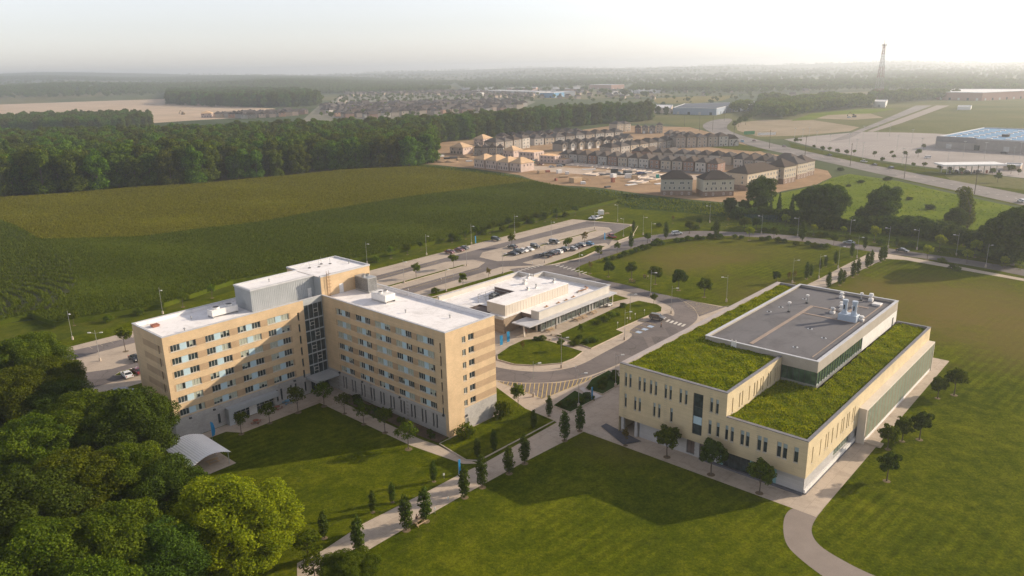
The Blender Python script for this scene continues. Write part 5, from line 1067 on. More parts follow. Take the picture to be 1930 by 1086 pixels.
rs = [(1345, 434, 1), (1311, 433, 0), (1440, 436, 1), (1495, 441, 0), (1544, 447, 1), (1554, 447, 0), (1600, 452, 1), (1661, 462, 0), (1702, 464, 1), (1717, 466, 0), (1733, 469, 1), (1742, 468, 0), (1776, 476, 1), (1810, 481, 0), (1850, 485, 1), (1868, 488, 0), (1884, 491, 1), (1794, 507, 0), (1804, 511, 1), (1775, 495, 2)]
for i, (x, y, k) in enumerate(rs): plant('shrub%d' % k, g(x, y), 'low shrub beyond the curving road, ' + nth(i) + ' listed from the left', 'shrub', 'shrubs beyond the curving road', random.uniform(1.0, 1.6))
# big hedgerow trees before the meadow
big_t = [('hedge0', 1434, 403, 335, 'tall tree in front of the brown townhouses'), ('hedge1', 1528, 422, 352, 'left half of the broad dark tree pair at the meadow'), ('hedge2', 1560, 424, 346, 'right half of the broad dark tree pair at the meadow'), ('hedge0', 1663, 428, 357, 'round dark tree standing alone before the meadow'), ('bush', 1632, 428, 392, 'low thicket left of the round meadow tree'), ('hedge1', 1376, 404, 372, 'low dark tree at the left end of the hedgerow'), ('hedge2', 1402, 404, 376, 'bushy tree left of the tall townhouse tree'), ('pine0', 1467, 412, 366, 'slender conifer right of the tall townhouse tree'), ('pine0', 1491, 414, 369, 'dark conifer left of the broad tree pair'), ('pine0', 1452, 406, 376, 'small pale conifer beside the tall townhouse tree'), ('willow', 1822, 434, 370, 'leaning pale tree at the road side of the hedgerow'), ('hedge1', 1908, 500, 402, 'tall dark tree at the right edge of the photo'), ('hedge2', 1940, 480, 396, 'dark tree cut by the right edge of the photo'), ('hedge0', 1798, 440, 397, 'dense bush right of the thicket wall'), ('hedge2', 1868, 470, 420, 'shaded bush before the leaning tree')]
for k, x, y, yt, lab in big_t:
    b_ = g(x, y); dist = b_.length; h = (y - yt) / FOC * math.hypot(dist, CAMH) * 1.02
    nat = {'hedge': 16.5, 'pine0': 22.8, 'willo': 14, 'bush': 5.2}[k[:5] if k[:5] in ('hedge', 'pine0', 'willo') else 'bush']
    s = h / nat; plant(k, b_, lab, 'tree', 'hedgerow trees before the meadow', (s * (1.1 if k != 'pine0' else .8), s * (1.1 if k != 'pine0' else .8), s))
th = [(1700, 442, 14), (1718, 446, 13), (1735, 449, 13), (1752, 452, 13), (1768, 452, 12), (1600, 437, 9), (1585, 433, 9), (1500, 425, 9), (1420, 412, 10), (1845, 470, 14), (1885, 490, 13), (1730, 430, 10), (1700, 428, 9), (1385, 411, 8), (1395, 412, 11), (1432, 412, 11), (1450, 415, 11), (1470, 418, 11), (1483, 420, 12), (1508, 424, 13), (1545, 430, 12), (1570, 433, 13), (1615, 436, 13), (1640, 438, 14), (1680, 441, 15), (1712, 444, 16), (1742, 448, 16), (1775, 455, 16), (1795, 460, 15), (1815, 464, 14), (1870, 478, 16), (1860, 470, 14)]
for i, (x, y, h) in enumerate(sorted(th)): plant('bush', g(x, y), 'dark thicket bush in the hedgerow, ' + nth(i) + ' from the left', 'bush', 'thicket bushes of the hedgerow', h / 9.5)
for i, (x, y, s) in enumerate([(1755, 395, 1.0), (1712, 377, .7), (1690, 358, .8), (1672, 340, 1.0), (1583, 322, .9), (1622, 345, .8), (1600, 352, .6)]): plant('bush', g(x, y), 'low bush on the bright meadow, ' + nth(i) + ' from the right', 'bush', 'bushes on the meadow', (s * .8, s * .8, s * .5))
# ------------------------------------------------------------------ woods: single trees where they can be told apart, the rest as one mass
def inside(P, x, y):
    c = False; n = len(P); j = n - 1
    for i in range(n):
        if (P[i].y > y) != (P[j].y > y) and x < (P[j].x - P[i].x) * (y - P[i].y) / (P[j].y - P[i].y) + P[i].x: c = not c
        j = i
    return c
def scatter(poly, sp, seed, jit=.42):
    P = [g(*p) for p in poly]; r = random.Random(seed); out_ = []
    x0, x1 = min(p.x for p in P), max(p.x for p in P); y0, y1 = min(p.y for p in P), max(p.y for p in P)
    j = 0; y = y0
    while y < y1:
        x = x0 + (sp / 2 if j % 2 else 0)
        while x < x1:
            q = (x + r.uniform(-jit, jit) * sp, y + r.uniform(-jit, jit) * sp)
            if inside(P, *q): out_.append(q)
            x += sp
        y += sp * .87; j += 1
    return out_
def to_px(P):
    d = np.array([P[0], P[1], P[2] - CAMH]); z = d @ FW
    return 965 + FOC * (d @ RT) / z, 543 - FOC * (d @ UPV) / z
near_wood = [(-330, 425), (-60, 380), (0, 374), (200, 361), (400, 346), (640, 323), (800, 313), (818, 306), (812, 290), (834, 268), (900, 262), (1000, 251), (1062, 241), (1150, 233), (1225, 228), (1232, 222), (1100, 225), (1000, 233), (900, 245), (820, 251), (640, 262), (300, 275), (0, 282), (-330, 305)]
pts = scatter(near_wood, 10.6, 3)
vis = []
for q in pts:
    px, py = to_px((q[0], q[1], 12)); vis.append((-40 < px < 1960, q))
def front(q):   # rank: how close to the field edge of the wood, towards the camera
    px, py = to_px((q[0], q[1], 0)); k = np.interp(px, [-60, 0, 200, 400, 640, 800, 818, 830, 900, 1000, 1062, 1150, 1225], [380, 374, 361, 346, 323, 313, 306, 270, 262, 251, 241, 233, 228]); d0 = g(px, k).length
    return math.hypot(*q) - d0 + (0 if px < 830 else 22)
cand = sorted([q for v_, q in vis if v_], key=front)
single = cand[:285]; sset = set(single); rest = [q for _, q in vis if q not in sset]
frontrow = sorted(single[:60], key=lambda q: -to_px((q[0], q[1], 0))[0]); fr_set = {q: i for i, q in enumerate(frontrow)}
for i, q in enumerate(single):
    r_ = random.random(); k = 'pine0' if r_ < .04 else 'forest%d' % random.randrange(5); s = random.uniform(.84, 1.28)
    px, _ = to_px((q[0], q[1], 0)); s *= 1.12 if px < 400 else 1.0
    lab = ('tall tree on the field side of the wood, ' + nth(fr_set[q]) + ' from its right corner') if q in fr_set else ('dense green tree inside the wood behind the crop field' if px < 830 else 'dense green tree in the wood behind the new houses')
    plant(k, q, lab, 'tree', 'trees on the field edge of the wood' if q in fr_set else ('trees inside the wood behind the crop field' if px < 830 else 'trees in the wood behind the new houses'), (s * random.uniform(.95, 1.15), s * random.uniform(.95, 1.15), s), name='forest_tree' if k != 'pine0' else 'conifer_tree')
def mass(name, points, keys, label, s0, s1, seed):
    """one uncountable wood: tree crowns instanced over its points"""
    me = bpy.data.meshes.new(name); me.from_pydata(points, [], []); o = bpy.data.objects.new(name, me); COL.objects.link(o); tag(o, label, None, None, 'stuff')
    ng = bpy.data.node_groups.new(name, 'GeometryNodeTree')
    ng.interface.new_socket('Geometry', in_out='INPUT', socket_type='NodeSocketGeometry'); ng.interface.new_socket('Geometry', in_out='OUTPUT', socket_type='NodeSocketGeometry')
    gi = ng.nodes.new('NodeGroupInput'); go = ng.nodes.new('NodeGroupOutput'); ip_ = ng.nodes.new('GeometryNodeInstanceOnPoints'); jn = ng.nodes.new('GeometryNodeJoinGeometry')
    for k in keys:
        src = next(x for x in bpy.data.objects if x.data is PROTO[k][1])
        oi = ng.nodes.new('GeometryNodeObjectInfo'); oi.transform_space = 'ORIGINAL'; oi.inputs['Object'].default_value = src; oi.inputs['As Instance'].default_value = True
        ng.links.new(oi.outputs['Geometry'], jn.inputs[0])
    ip_.inputs['Pick Instance'].default_value = True
    ri = ng.nodes.new('FunctionNodeRandomValue'); ri.data_type = 'INT'; ri.inputs['Min'].default_value = 0 if False else ri.inputs['Min'].default_value
    for s_ in ri.inputs:
        if s_.type == 'INT' and s_.name == 'Min': s_.default_value = 0
        if s_.type == 'INT' and s_.name == 'Max': s_.default_value = len(keys) - 1
        if s_.name == 'Seed': s_.default_value = seed
    rv = ng.nodes.new('FunctionNodeRandomValue'); rv.data_type = 'FLOAT_VECTOR'
    vecs = [s_ for s_ in rv.inputs if s_.type == 'VECTOR']; vecs[0].default_value = (0, 0, 0); vecs[1].default_value = (0, 0, 6.283)
    rs_ = ng.nodes.new('FunctionNodeRandomValue'); rs_.data_type = 'FLOAT'
    fl = [s_ for s_ in rs_.inputs if s_.type == 'VALUE']; fl[0].default_value = s0; fl[1].default_value = s1
    outi = [s_ for s_ in ri.outputs if s_.type == 'INT'][0]; outv = [s_ for s_ in rv.outputs if s_.type == 'VECTOR'][0]; outf = [s_ for s_ in rs_.outputs if s_.type == 'VALUE'][0]
    ng.links.new(gi.outputs[0], ip_.inputs['Points']); ng.links.new(jn.outputs[0], ip_.inputs['Instance']); ng.links.new(outi, ip_.inputs['Instance Index']); ng.links.new(outv, ip_.inputs['Rotation']); ng.links.new(outf, ip_.inputs['Scale'])
    ng.links.new(ip_.outputs[0], go.inputs[0])
    md = o.modifiers.new('wood', 'NODES'); md.node_group = ng
    return o
mass('wood_interior', [(q[0], q[1], 0) for q in rest], ['forest%d' % i for i in range(5)], 'unbroken tree tops of the wood behind its front trees', .85, 1.2, 1)
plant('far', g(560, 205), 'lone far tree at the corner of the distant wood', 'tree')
hump = scatter([(-300, 262), (-100, 258), (0, 252), (120, 250), (240, 247), (285, 240), (290, 231), (220, 227), (140, 228), (60, 233), (-100, 240), (-300, 242)], 10.5, 5)
mass('wood_hump', [(q[0], q[1], 0) for q in hump], ['forest%d' % i for i in range(5)], 'separate dark wood before the bare earthworks', .68, 1.0, 2)
mid = scatter([(316, 197), (400, 201), (500, 203), (600, 200), (606, 192), (560, 183), (480, 179), (380, 177), (318, 181)], 17, 6)
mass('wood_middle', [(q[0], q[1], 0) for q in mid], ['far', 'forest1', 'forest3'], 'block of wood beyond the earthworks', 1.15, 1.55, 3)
belts = []
for i, (poly, sp, zs) in enumerate([([(-400, 178), (-100, 173), (0, 170), (200, 166), (330, 163), (600, 164), (850, 163), (860, 156), (600, 154), (300, 155), (0, 158), (-400, 165)], 30, 0),
    ([(560, 178), (700, 178), (845, 174), (850, 168), (700, 167), (560, 168)], 20, 0),
    ([(870, 168), (1000, 166), (1180, 165), (1190, 158), (1000, 157), (860, 158)], 36, 0),
    ([(1180, 176), (1260, 176), (1420, 178), (1600, 172), (1700, 172), (1930, 178), (2200, 184), (2200, 164), (1930, 158), (1700, 155), (1400, 158), (1200, 164)], 26, 0),
    ([(1425, 220), (1480, 226), (1530, 214), (1640, 203), (1640, 193), (1560, 190), (1480, 198), (1425, 208)], 12, 0),
    ([(1690, 196), (1760, 190), (1800, 186), (1800, 181), (1700, 184)], 14, 0), ([(1640, 192), (1720, 190), (1720, 183), (1640, 184)], 16, 0),
    ([(1380, 214), (1420, 212), (1420, 206), (1380, 207)], 14, 0), ([(1430, 196), (1480, 194), (1480, 188), (1430, 190)], 20, 0),
    ([(880, 176), (960, 175), (1100, 177), (1230, 190), (1230, 184), (1100, 172), (900, 171)], 60, 0)]):
    belts += [(q[0], q[1], hill(*q)) for q in scatter(poly, sp, 30 + i)]
def ring_band(y0, y1, x0, x1, n, seed, clump=4):
    r = random.Random(seed); out_ = []
    for _ in range(n // clump):
        a_ = r.uniform(x0, x1); d = r.uniform(y0, y1)
        for k in range(clump):
            x = d * math.sin(a_) + r.gauss(0, 70); y = d * math.cos(a_) + r.gauss(0, 45); out_.append((x, y, hill(x, y)))
    return out_
belts += ring_band(3800, 10000, -.70, .70, 5600, 77, 6) + ring_band(3050, 4400, -.70, -.14, 4600, 78, 5) + ring_band(2800, 5200, -.05, .70, 2000, 79, 6)
belts = [b for b in belts if b[1] < 10200 and not (hill(b[0], b[1]) == 0 and False)]
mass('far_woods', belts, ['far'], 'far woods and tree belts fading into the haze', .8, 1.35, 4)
# ------------------------------------------------------------------ crop field
CORN = leaf_mat('crop_leaf', (0.112, 0.138, 0.012), (0.052, 0.078, 0.006), .3, 0.0)
CORNG = leaf_mat('golden_leaf', (0.215, 0.200, 0.015), (0.085, 0.095, 0.007), .3, 0.0)  # golden variant of the maize leaf colours, for the strip before the wood
CORNB = grass_mat('crop_base', (0.074, 0.096, 0.007), (0.054, 0.074, 0.006), (0.10, 0.108, 0.010), big=0.02)
CORNB2 = grass_mat('golden_base', (0.125, 0.122, 0.010), (0.085, 0.092, 0.007), (0.16, 0.145, 0.013), big=0.02)
crop_px = [(-140, 640), (-60, 626), (60, 600), (106, 617), (310, 580), (440, 536), (702, 488), (951, 431), (1165, 381), (1076, 361), (1010, 347), (900, 358), (700, 388), (500, 423), (270, 452), (75, 457), (40, 437), (0, 420), (-140, 425)]
gold_px = [(-140, 424.5), (0, 419.5), (40, 436.5), (75, 456.5), (270, 451.5), (500, 422.5), (700, 387.5), (900, 357.5), (1010, 346.5), (962, 339), (810, 320), (780, 318), (640, 325), (400, 348), (200, 363), (0, 377), (-140, 392)]
CORNER = [g(*q) for q in [(-120, 428), (0, 424), (38, 441), (74, 461), (118, 478), (136, 500), (142, 545), (110, 590), (40, 598), (-120, 620)]]
def crop(px_, base, leaf, m_, nm, lab, lab2, seed):
    P = [g(*p) for p in px_]
    b = MB(); n = len(P); b.prism([(p.x, p.y) for p in P], 0.0, 1.5); o = b.build(nm, base); tag(o, lab, None, None, 'stuff')
    r = np.random.default_rng(seed); x0, x1 = min(p.x for p in P), max(p.x for p in P); y0, y1 = min(p.y for p in P), max(p.y for p in P)
    X = r.uniform(x0, x1, m_); Y = r.uniform(y0, y1, m_); keep = np.zeros(m_, bool); j = n - 1
    for i in range(n):
        a, c = P[i], P[j]; keep ^= ((a.y > Y) != (c.y > Y)) & (X < (c.x - a.x) * (Y - a.y) / (c.y - a.y + 1e-12) + a.x); j = i
    X, Y = X[keep], Y[keep]
    # contour-sown corner at the left: wide rows curving round it, open furrows between
    q0, q1 = g(-10, 560), g(175, 480); cx, cy_ = g(-150, 610).x, g(-150, 610).y
    corner = np.zeros(len(X), bool); j = len(CORNER) - 1
    for i in range(len(CORNER)):
        a, c = CORNER[i], CORNER[j]; corner ^= ((a.y > Y) != (c.y > Y)) & (X < (c.x - a.x) * (Y - a.y) / (c.y - a.y + 1e-12) + a.x); j = i
    v_ = X * -UU.y + Y * UU.x; sp = 1.5
    v2 = np.round(v_ / sp) * sp + r.normal(0, .16, len(X)); dv = np.where(corner, 0, v2 - v_); X = X - UU.y * dv; Y = Y + UU.x * dv
    rd = np.hypot(X - cx, Y - cy_); rd2 = np.round(rd / 4.2) * 4.2 + r.normal(0, .75, len(X)); k = np.where(corner, rd2 / rd, 1.0); X = cx + (X - cx) * k; Y = cy_ + (Y - cy_) * k
    und = 1.5 + .22 * np.sin(X * .05 + 1.3 * np.sin(Y * .04)) + .16 * np.sin(Y * .11 + X * .03) + np.where(corner, .8 * r.random(len(X)), 0)
    N_ = len(X); th_ = r.random(N_) * 6.283; s = .42 * (.6 + .8 * r.random(N_)) * np.where(corner, 1.5, 1)
    c_ = np.stack([X, Y, und], 1); d = np.stack([np.cos(th_), np.sin(th_), 0 * th_], 1); w_ = np.stack([-np.sin(th_), np.cos(th_), 0 * th_], 1)
    up_ = np.array([0, 0, 1.0]); hh = (.25 + .55 * r.random(N_))[:, None]
    q = np.stack([c_ - w_ * .12, c_ + w_ * .12, c_ + d * s[:, None] * .8 + up_ * hh + w_ * .11, c_ + d * s[:, None] * .8 + up_ * hh - w_ * .11], 1)
    tag(quads(nm + '_leaves', q.reshape(-1, 3), [leaf]), lab2, None, None, 'stuff')
crop(crop_px, CORNB, CORN, 700000, 'maize_crop', 'dark green maize crop behind the dormitory', 'leaf tips standing above the green maize rows', 4)
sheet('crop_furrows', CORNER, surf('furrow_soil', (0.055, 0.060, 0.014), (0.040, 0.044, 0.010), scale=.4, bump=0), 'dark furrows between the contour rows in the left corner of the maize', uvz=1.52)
crop(gold_px, CORNB2, CORNG, 520000, 'golden_crop', 'golden maize in front of the wood', 'golden leaf tips above the far maize rows', 5)
def weeds_strip(poly, n, s, name, label, seed, leaf='mid', hs=1.0):
    P = [g(*p) for p in poly]; r = np.random.default_rng(seed); x0, x1 = min(p.x for p in P), max(p.x for p in P); y0, y1 = min(p.y for p in P), max(p.y for p in P)
    X = r.uniform(x0, x1, n); Y = r.uniform(y0, y1, n); keep = np.zeros(n, bool); j = len(P) - 1
    for i in range(len(P)):
        a, c = P[i], P[j]; keep ^= ((a.y > Y) != (c.y > Y)) & (X < (c.x - a.x) * (Y - a.y) / (c.y - a.y + 1e-12) + a.x); j = i
    X, Y = X[keep], Y[keep]; N_ = len(X); C = np.stack([X, Y, np.full(N_, .1)], 1); t = r.random(N_) * 6.283; d = np.stack([np.cos(t), np.sin(t), 0 * t], 1) * s
    cl = .5 + .5 * np.sin(X * .21 + 2 * np.sin(Y * .13)) * np.sin(Y * .19 + 1.4 * np.sin(X * .11)); h = np.stack([r.normal(0, .4, N_), r.normal(0, .4, N_), (.3 + 1.5 * cl * r.random(N_)) * hs], 1)
    tag(quads(name, np.stack([C - d, C + d, C + d * .4 + h, C - d * .4 + h], 1).reshape(-1, 3), [LM[leaf]]), label, None, None, 'stuff')
weeds_strip([(740, 306), (803, 312), (894, 322), (978, 335), (1031, 352), (1122, 358), (1220, 372), (1357, 386), (1420, 397), (1400, 411), (1300, 401), (1190, 393), (1165, 384), (1076, 362), (962, 340), (860, 325), (780, 319)], 36000, .4, 'weeds', 'tall weeds on the bank between crop field and housing site', 6)
weeds_strip([(1560, 340), (1600, 330), (1690, 343), (1780, 364), (1930, 396), (1930, 490), (1800, 462), (1600, 440), (1420, 405), (1477, 366)], 9000, .35, 'weeds', 'scattered tall weeds on the bright meadow', 8, 'young', .45)
weeds_strip([(1290, 386), (1400, 404), (1500, 427), (1700, 452), (1930, 507), (1930, 512), (1700, 464), (1500, 440), (1350, 430), (1290, 420)], 6000, .35, 'weeds', 'tall grass beyond the campus road', 9, 'young', .4)
# ------------------------------------------------------------------ lamps, posts, furniture
LAMPH = surf('lamp_head', (0.62, 0.61, 0.59), (0.54, 0.53, 0.51), rough=.4, bump=0)
def lamp_mesh():
    o_ = Vector((0, 0, 0)); d = {}
    d['base'] = MB().tube((0, 0, 0), (0, 0, .95), .30, .27, 10); d['pole'] = MB().tube((0, 0, .95), (0, 0, 8.6), .065, .045, 8)
    d['arm'] = MB().path([(0, 0, 7.7), (.7, 0, 7.85), (1.35, 0, 7.9)], .05, .04, 6)
    d['lamp_head'] = MB().hexa([Vector(p) for p in [(1.15, -.2, 7.84), (1.95, -.22, 7.88), (1.95, .22, 7.88), (1.15, .2, 7.84), (1.2, -.15, 8.05), (1.9, -.16, 8.06), (1.9, .16, 8.06), (1.2, .15, 8.05)]])
    return {k: v.build('lamp_' + k, m_) for (k, v), m_ in zip(d.items(), (KERB, STEEL, STEEL, LAMPH))}
LM_ = lamp_mesh(); LDATA = {k: o.data for k, o in LM_.items()}
for o in LM_.values(): bpy.data.objects.remove(o)
def lamp(px, py, rz, label, group='single arm street lamps', double=False, s=1.0):
    t = thing('street_lamp', g(px, py), label, 'street lamp', group, rz, s)
    for k in LDATA:
        o = bpy.data.objects.new(k, LDATA[k]); COL.objects.link(o); o.parent = t
        if double and k in ('arm', 'lamp_head'):
            o2 = bpy.data.objects.new(k, LDATA[k]); COL.objects.link(o2); o2.parent = t; o2.rotation_euler = (0, 0, math.pi)
EAST = math.atan2(WW.y, WW.x)
spots = [(137, 640.5, EAST, 'crop field margin left of the dormitory'), (307, 592, EAST, 'crop field margin just behind the dormitory corner'), (692, 497, EAST, 'crop field margin beside the tan penthouse'), (804, 481, EAST, 'crop field margin above the red parked cars'), (888.6, 460.6, EAST, 'crop field margin by the blue banner'), (970, 440, EAST, 'crop field margin right of the lone dark car'), (1164, 418, EAST + 3.1, 'grass beyond the far end of the car park'), (1175, 447, 2.2, 'corner of the car park exit'), (1120.8, 432.3, EAST, 'tip of the upper bay island'),
 (1039, 452.5, EAST, 'grass strip beside the grey van'), (948, 516.6, EAST, 'near end of the strip behind the dining hall'), (1027, 495.7, EAST, 'grass wedge beside the black pickup'), (1091.7, 520, EAST - .3, 'lawn corner at the crossing'), (1226, 558, EAST + .2, 'pavement right of the walking group'), (762, 534, EAST, 'near left grass strip of the car park'), (841, 550, EAST, 'bays behind the dining hall, left'), (880, 502, EAST, 'tip of the near grass strip'),
 (1058, 694, .1, 'rounded lawn kerb by the ring road'), (1005.7, 748, .35, 'hatched bay beside the dormitory end'), (1177, 640.7, .1, 'accessible bays'), (1187, 604, .0, 'long lawn of the dining hall'), (1265, 591, -.2, 'bend of the ring road'), (1090.6, 768, .1, 'square plaza bed'), (1160, 730, .1, 'long bed at the green roofed building'),
 (1369, 569, 3.0, 'lawn at the top hatched bay'), (1493, 534, 0, 'far walk behind the green roof corner'), (1543, 525, 0, 'middle of the far walk'), (1579.5, 506, 0, 'upper part of the far walk'), (1615, 486.6, 0, 'top of the far walk'), (1435, 441, 3.0, 'road in front of the blue net'), (1503, 446, 2.9, 'road below the broad tree pair'), (1337.5, 420, 2.9, 'grass above the curving road'), (1227, 456, EAST, 'inside of the road bend'), (1601, 451, .3, 'road behind the silver car'), (1674, 467, 2.9, 'road left of the black car'), (1728, 471, 2.9, 'verge right of the black car'), (1802, 481.7, 2.9, 'verge before the thicket'), (1857.5, 504, .3, 'road near the right edge of the photo'), (1212, 443, EAST, 'road bend by the slim tree')]
for x, y, r_, lab in spots: lamp(x, y, r_, 'slim single arm street lamp, ' + lab)
lamp(189, 681, 0, 'twin headed street lamp on the rounded island left of the dormitory', None, True)
def banner(px, py, h, w_, label, rz=0.6):
    t = thing('banner_pylon', g(px, py), label, 'sign', 'blue banner pylons', rz)
    MB().box(-w_ / 2 - .1, w_ / 2 + .1, -.2, .2, 0, .12, fr=lambda a, b, z: Vector((a, b, z))).build('base', CONC, t)
    MB().box(-w_ / 2, w_ / 2, -.07, .07, .12, h, fr=lambda a, b, z: Vector((a, b, z))).build('panel', BLUE, t)
    MB().box(-w_ / 2 - .05, -w_ / 2, -.05, .05, .12, h + .15, fr=lambda a, b, z: Vector((a, b, z))).build('post', STEEL, t)
for a_ in [(866.5, 894, 3.0, .42, 'blue banner pylon at the junction of the broad walk'), (54, 659, 3.2, .5, 'blue banner pylon at the left end of the car park'), (945, 651, 2.8, .9, 'left of the two wide blue panels at the dormitory end'), (958, 645, 3.0, .9, 'right of the two wide blue panels at the dormitory end'), (1115.6, 755, 3.2, .42, 'blue banner pylon between the planted beds'), (1139.6, 452.5, 3.2, .5, 'dark blue pylon at the car park exit'), (896.5, 459, 3.2, .5, 'blue banner pylon on the crop field margin')]: banner(*a_)
def fl(a, b, z): return Vector((a, b, z))
t = thing('feather_flag', g(401, 832), 'curled blue feather flag beside the picnic shelter', 'flag', None, .4)
MB().tube((0, 0, 0), (0, 0, 4.4), .04, .025).build('pole', STEEL, t); f_ = MB(); pr0 = None
pts_ = [(0.03, 1.0), (.55, 1.3), (.75, 2.2), (.7, 3.2), (.5, 4.0), (.03, 4.35)]
f_.add([fl(x, .03 + .1 * math.sin(z * 2), z) for x, z in pts_] + [fl(x, -.02 + .1 * math.sin(z * 2), z) for x, z in pts_], [tuple(range(6)), tuple(range(11, 5, -1))] + [(i, (i + 1) % 6, 6 + (i + 1) % 6, 6 + i) for i in range(6)]); f_.build('cloth', BLUE, t)
# picnic shelter with arched corrugated roof
t = thing('picnic_shelter', L(55.3, -132.4, .03), 'open picnic shelter with a white arched corrugated roof', 'shelter'); so_ = t.location
for a in (51.9, 58.7):
    for b in (-137.6, -132.4, -127.2): MB(so_).tube(L(a, b, .03), L(a, b, 2.45), .08).build('post', STEEL, t)
bm_ = MB(so_)
for a in (51.9, 58.7): bm_.box(a - .08, a + .08, -137.8, -127.0, 2.32, 2.5)
bm_.build('beam', STEEL, t)
rfm = MB(so_); nA, nB = 36, 8; Vv = []
for i in range(nA + 1):
    s = i / nA; a = 51.4 + 7.8 * s; zb = 2.5 + 1.15 * math.sin(math.pi * s)
    for j in range(nB + 1): Vv.append(L(a, -138.0 + 11.2 * j / nB, zb + (.09 if (i // 1) % 2 else 0)))
Ff = [(i * (nB + 1) + j, i * (nB + 1) + j + 1, (i + 1) * (nB + 1) + j + 1, (i + 1) * (nB + 1) + j) for i in range(nA) for j in range(nB)]
k_ = len(Vv); rfm.add(Vv + [v_ - ZZ * .06 for v_ in Vv], Ff + [tuple(k_ + q for q in reversed(f)) for f in Ff]); rfm.build('roof', surf('white_roof_sheet', (0.88, 0.875, 0.87), (0.80, 0.79, 0.785), rough=.4), t)
def picnic_table(loc, rz, label, group='picnic tables', mat=None, round_=False):
    mat = mat or WOOD; t = thing('picnic_table', loc, label, 'picnic table', group, rz)
    if round_:
        MB().tube((0, 0, .70), (0, 0, .76), .62, .62, 16).build('tabletop', mat, t); MB().tube((0, 0, 0), (0, 0, .7), .06).build('pedestal', STEEL, t)
        for k in range(4): c = (math.cos(k * 1.571) * 1.0, math.sin(k * 1.571) * 1.0); MB().tube((c[0], c[1], .40), (c[0], c[1], .45), .24, .24, 12).tube((c[0], c[1], .1), (c[0], c[1], .4), .04).tube((0, 0, .1), (c[0], c[1], .1), .035).build('seat', mat, t)
    else:
        b = MB()
        for k in range(5): b.box(-1.1, 1.1, -.38 + .155 * k, -.25 + .155 * k, .72, .76, fr=fl)
        b.build('tabletop', mat, t)
        for y in (-.75, .75): MB().box(-1.1, 1.1, y - .14, y + .14, .42, .46, fr=fl).build('bench_seat', mat, t)
        for x in (-.8, .8):
            b = MB()
            for s in (-1, 1): b.hexa([Vector(p) for p in [(x - .04, s * .72, 0), (x + .04, s * .72, 0), (x + .04, s * .84, 0), (x - .04, s * .84, 0), (x - .04, s * .25, .72), (x + .04, s * .25, .72), (x + .04, s * .37, .72), (x - .04, s * .37, .72)]])
            b.box(x - .045, x + .045, -.8, .8, .34, .42, fr=fl); b.build('leg_frame', mat, t)
picnic_table(g(790, 987), TH, 'picnic table between two columnar trees on the broad walk'); picnic_table(L(53.8, -134.5, .03), TH, 'picnic table under the white arched roof, left', 'tables under the shelter'); picnic_table(L(56.8, -130.0, .03), TH, 'picnic table under the white arched roof, right', 'tables under the shelter')
for i, (a, b) in enumerate([(168, -127.0), (170.8, -127.0), (176.0, -127.2), (155.6, -127.4)]): picnic_table(L(a, b, .06), TH, ['left picnic table before the hall windows', 'right picnic table of the joined pair before the hall windows', 'picnic table nearest the golf cart', 'picnic table under the near canopy end'][i], 'picnic tables before the dining hall')
picnic_table(g(542, 761), 0, 'round blue patio table in front of the dormitory', 'round patio tables', surf('blue_metal', (0.16, 0.33, 0.45), (0.12, 0.27, 0.38)), True); picnic_table(g(523, 772), .4, 'round brown patio table right of the glazed portal', 'round patio tables', RUST, True); picnic_table(g(483, 798), .8, 'round brown patio table in front of the glazed portal', 'round patio tables', RUST, True)
def bench(loc, rz, label):
    t = thing('bench', loc, label, 'bench', 'stone benches', rz); MB().box(-1.6, 1.6, -.28, .28, .38, .5, fr=fl).build('seat', CONC, t, bevel=.02)
    for x in (-1.1, 1.1): MB().box(x - .2, x + .2, -.22, .22, 0, .38, fr=fl).build('leg', CONC, t)
bench(g(1047, 633), -.3, 'low stone bench at the left of the long dining hall lawn'); bench(g(1029, 641), -.3, 'low stone bench at the rounded lawn')
def small_sign(px, py, label, h=2.1, group='accessible bay sign posts'):
    t = thing('sign_post', g(px, py), label, 'sign post', group, .5); MB().tube((0, 0, 0), (0, 0, h), .035).build('post', STEEL, t); MB().box(-.16, .16, -.02, .02, h - .45, h, fr=fl).build('sign_plate', WHITEP, t)
for i, q in enumerate([(1164, 620), (1182, 611), (1197, 603), (1214.5, 596)]): small_sign(q[0], q[1], nth(i) + ' white plate sign post above the accessible bays, from the left')
for i, q in enumerate([(1003.6, 501.5), (872, 552), (895, 551), (770, 552), (832, 532), (855, 523), (905, 505), (1085, 700), (1275, 664), (1229, 677)]): small_sign(q[0], q[1], ['post beside the near crossing', 'left post behind the dining hall', 'right post behind the dining hall', 'post on the left bays', 'post at the lane, left', 'post at the lane, middle', 'post at the bay island tip', 'post at the hatched bay', 'post beside the roof edge', 'post at the planted bed'][i].replace('post', 'thin dark sign post', 1), 1.5, 'thin sign posts')
for i, q in enumerate([(845, 948), (820, 968), (837, 903)]): small_sign(q[0], q[1], ['dark marker post on the broad walk', 'marker post near the picnic table', 'white marker post on the courtyard lawn'][i], 1.2, 'marker posts')
t = thing('water_tank', g(1132.6, 405), 'white cube tank on the grass at the far end of the car park', 'tank', None, .3); MB().box(-1.2, 1.2, -1.1, 1.1, .15, 2.4, fr=fl).build('tank_body', WHITEP, t, bevel=.12); MB().box(-1.3, 1.3, -1.2, 1.2, 0, .15, fr=fl).build('pallet', WOOD, t)
picnic_table(g(1144, 404), .2, 'pale wooden table beside the white tank', None)
t = thing('sports_net', g(1440, 419), 'dark blue fence net behind the curving road', 'net fence', None, -.25)
for k in range(6): MB().tube((-9 + 3.6 * k, 0, 0), (-9 + 3.6 * k, 0, 3.6), .05).build('post', DKSTEEL, t)
b = MB()
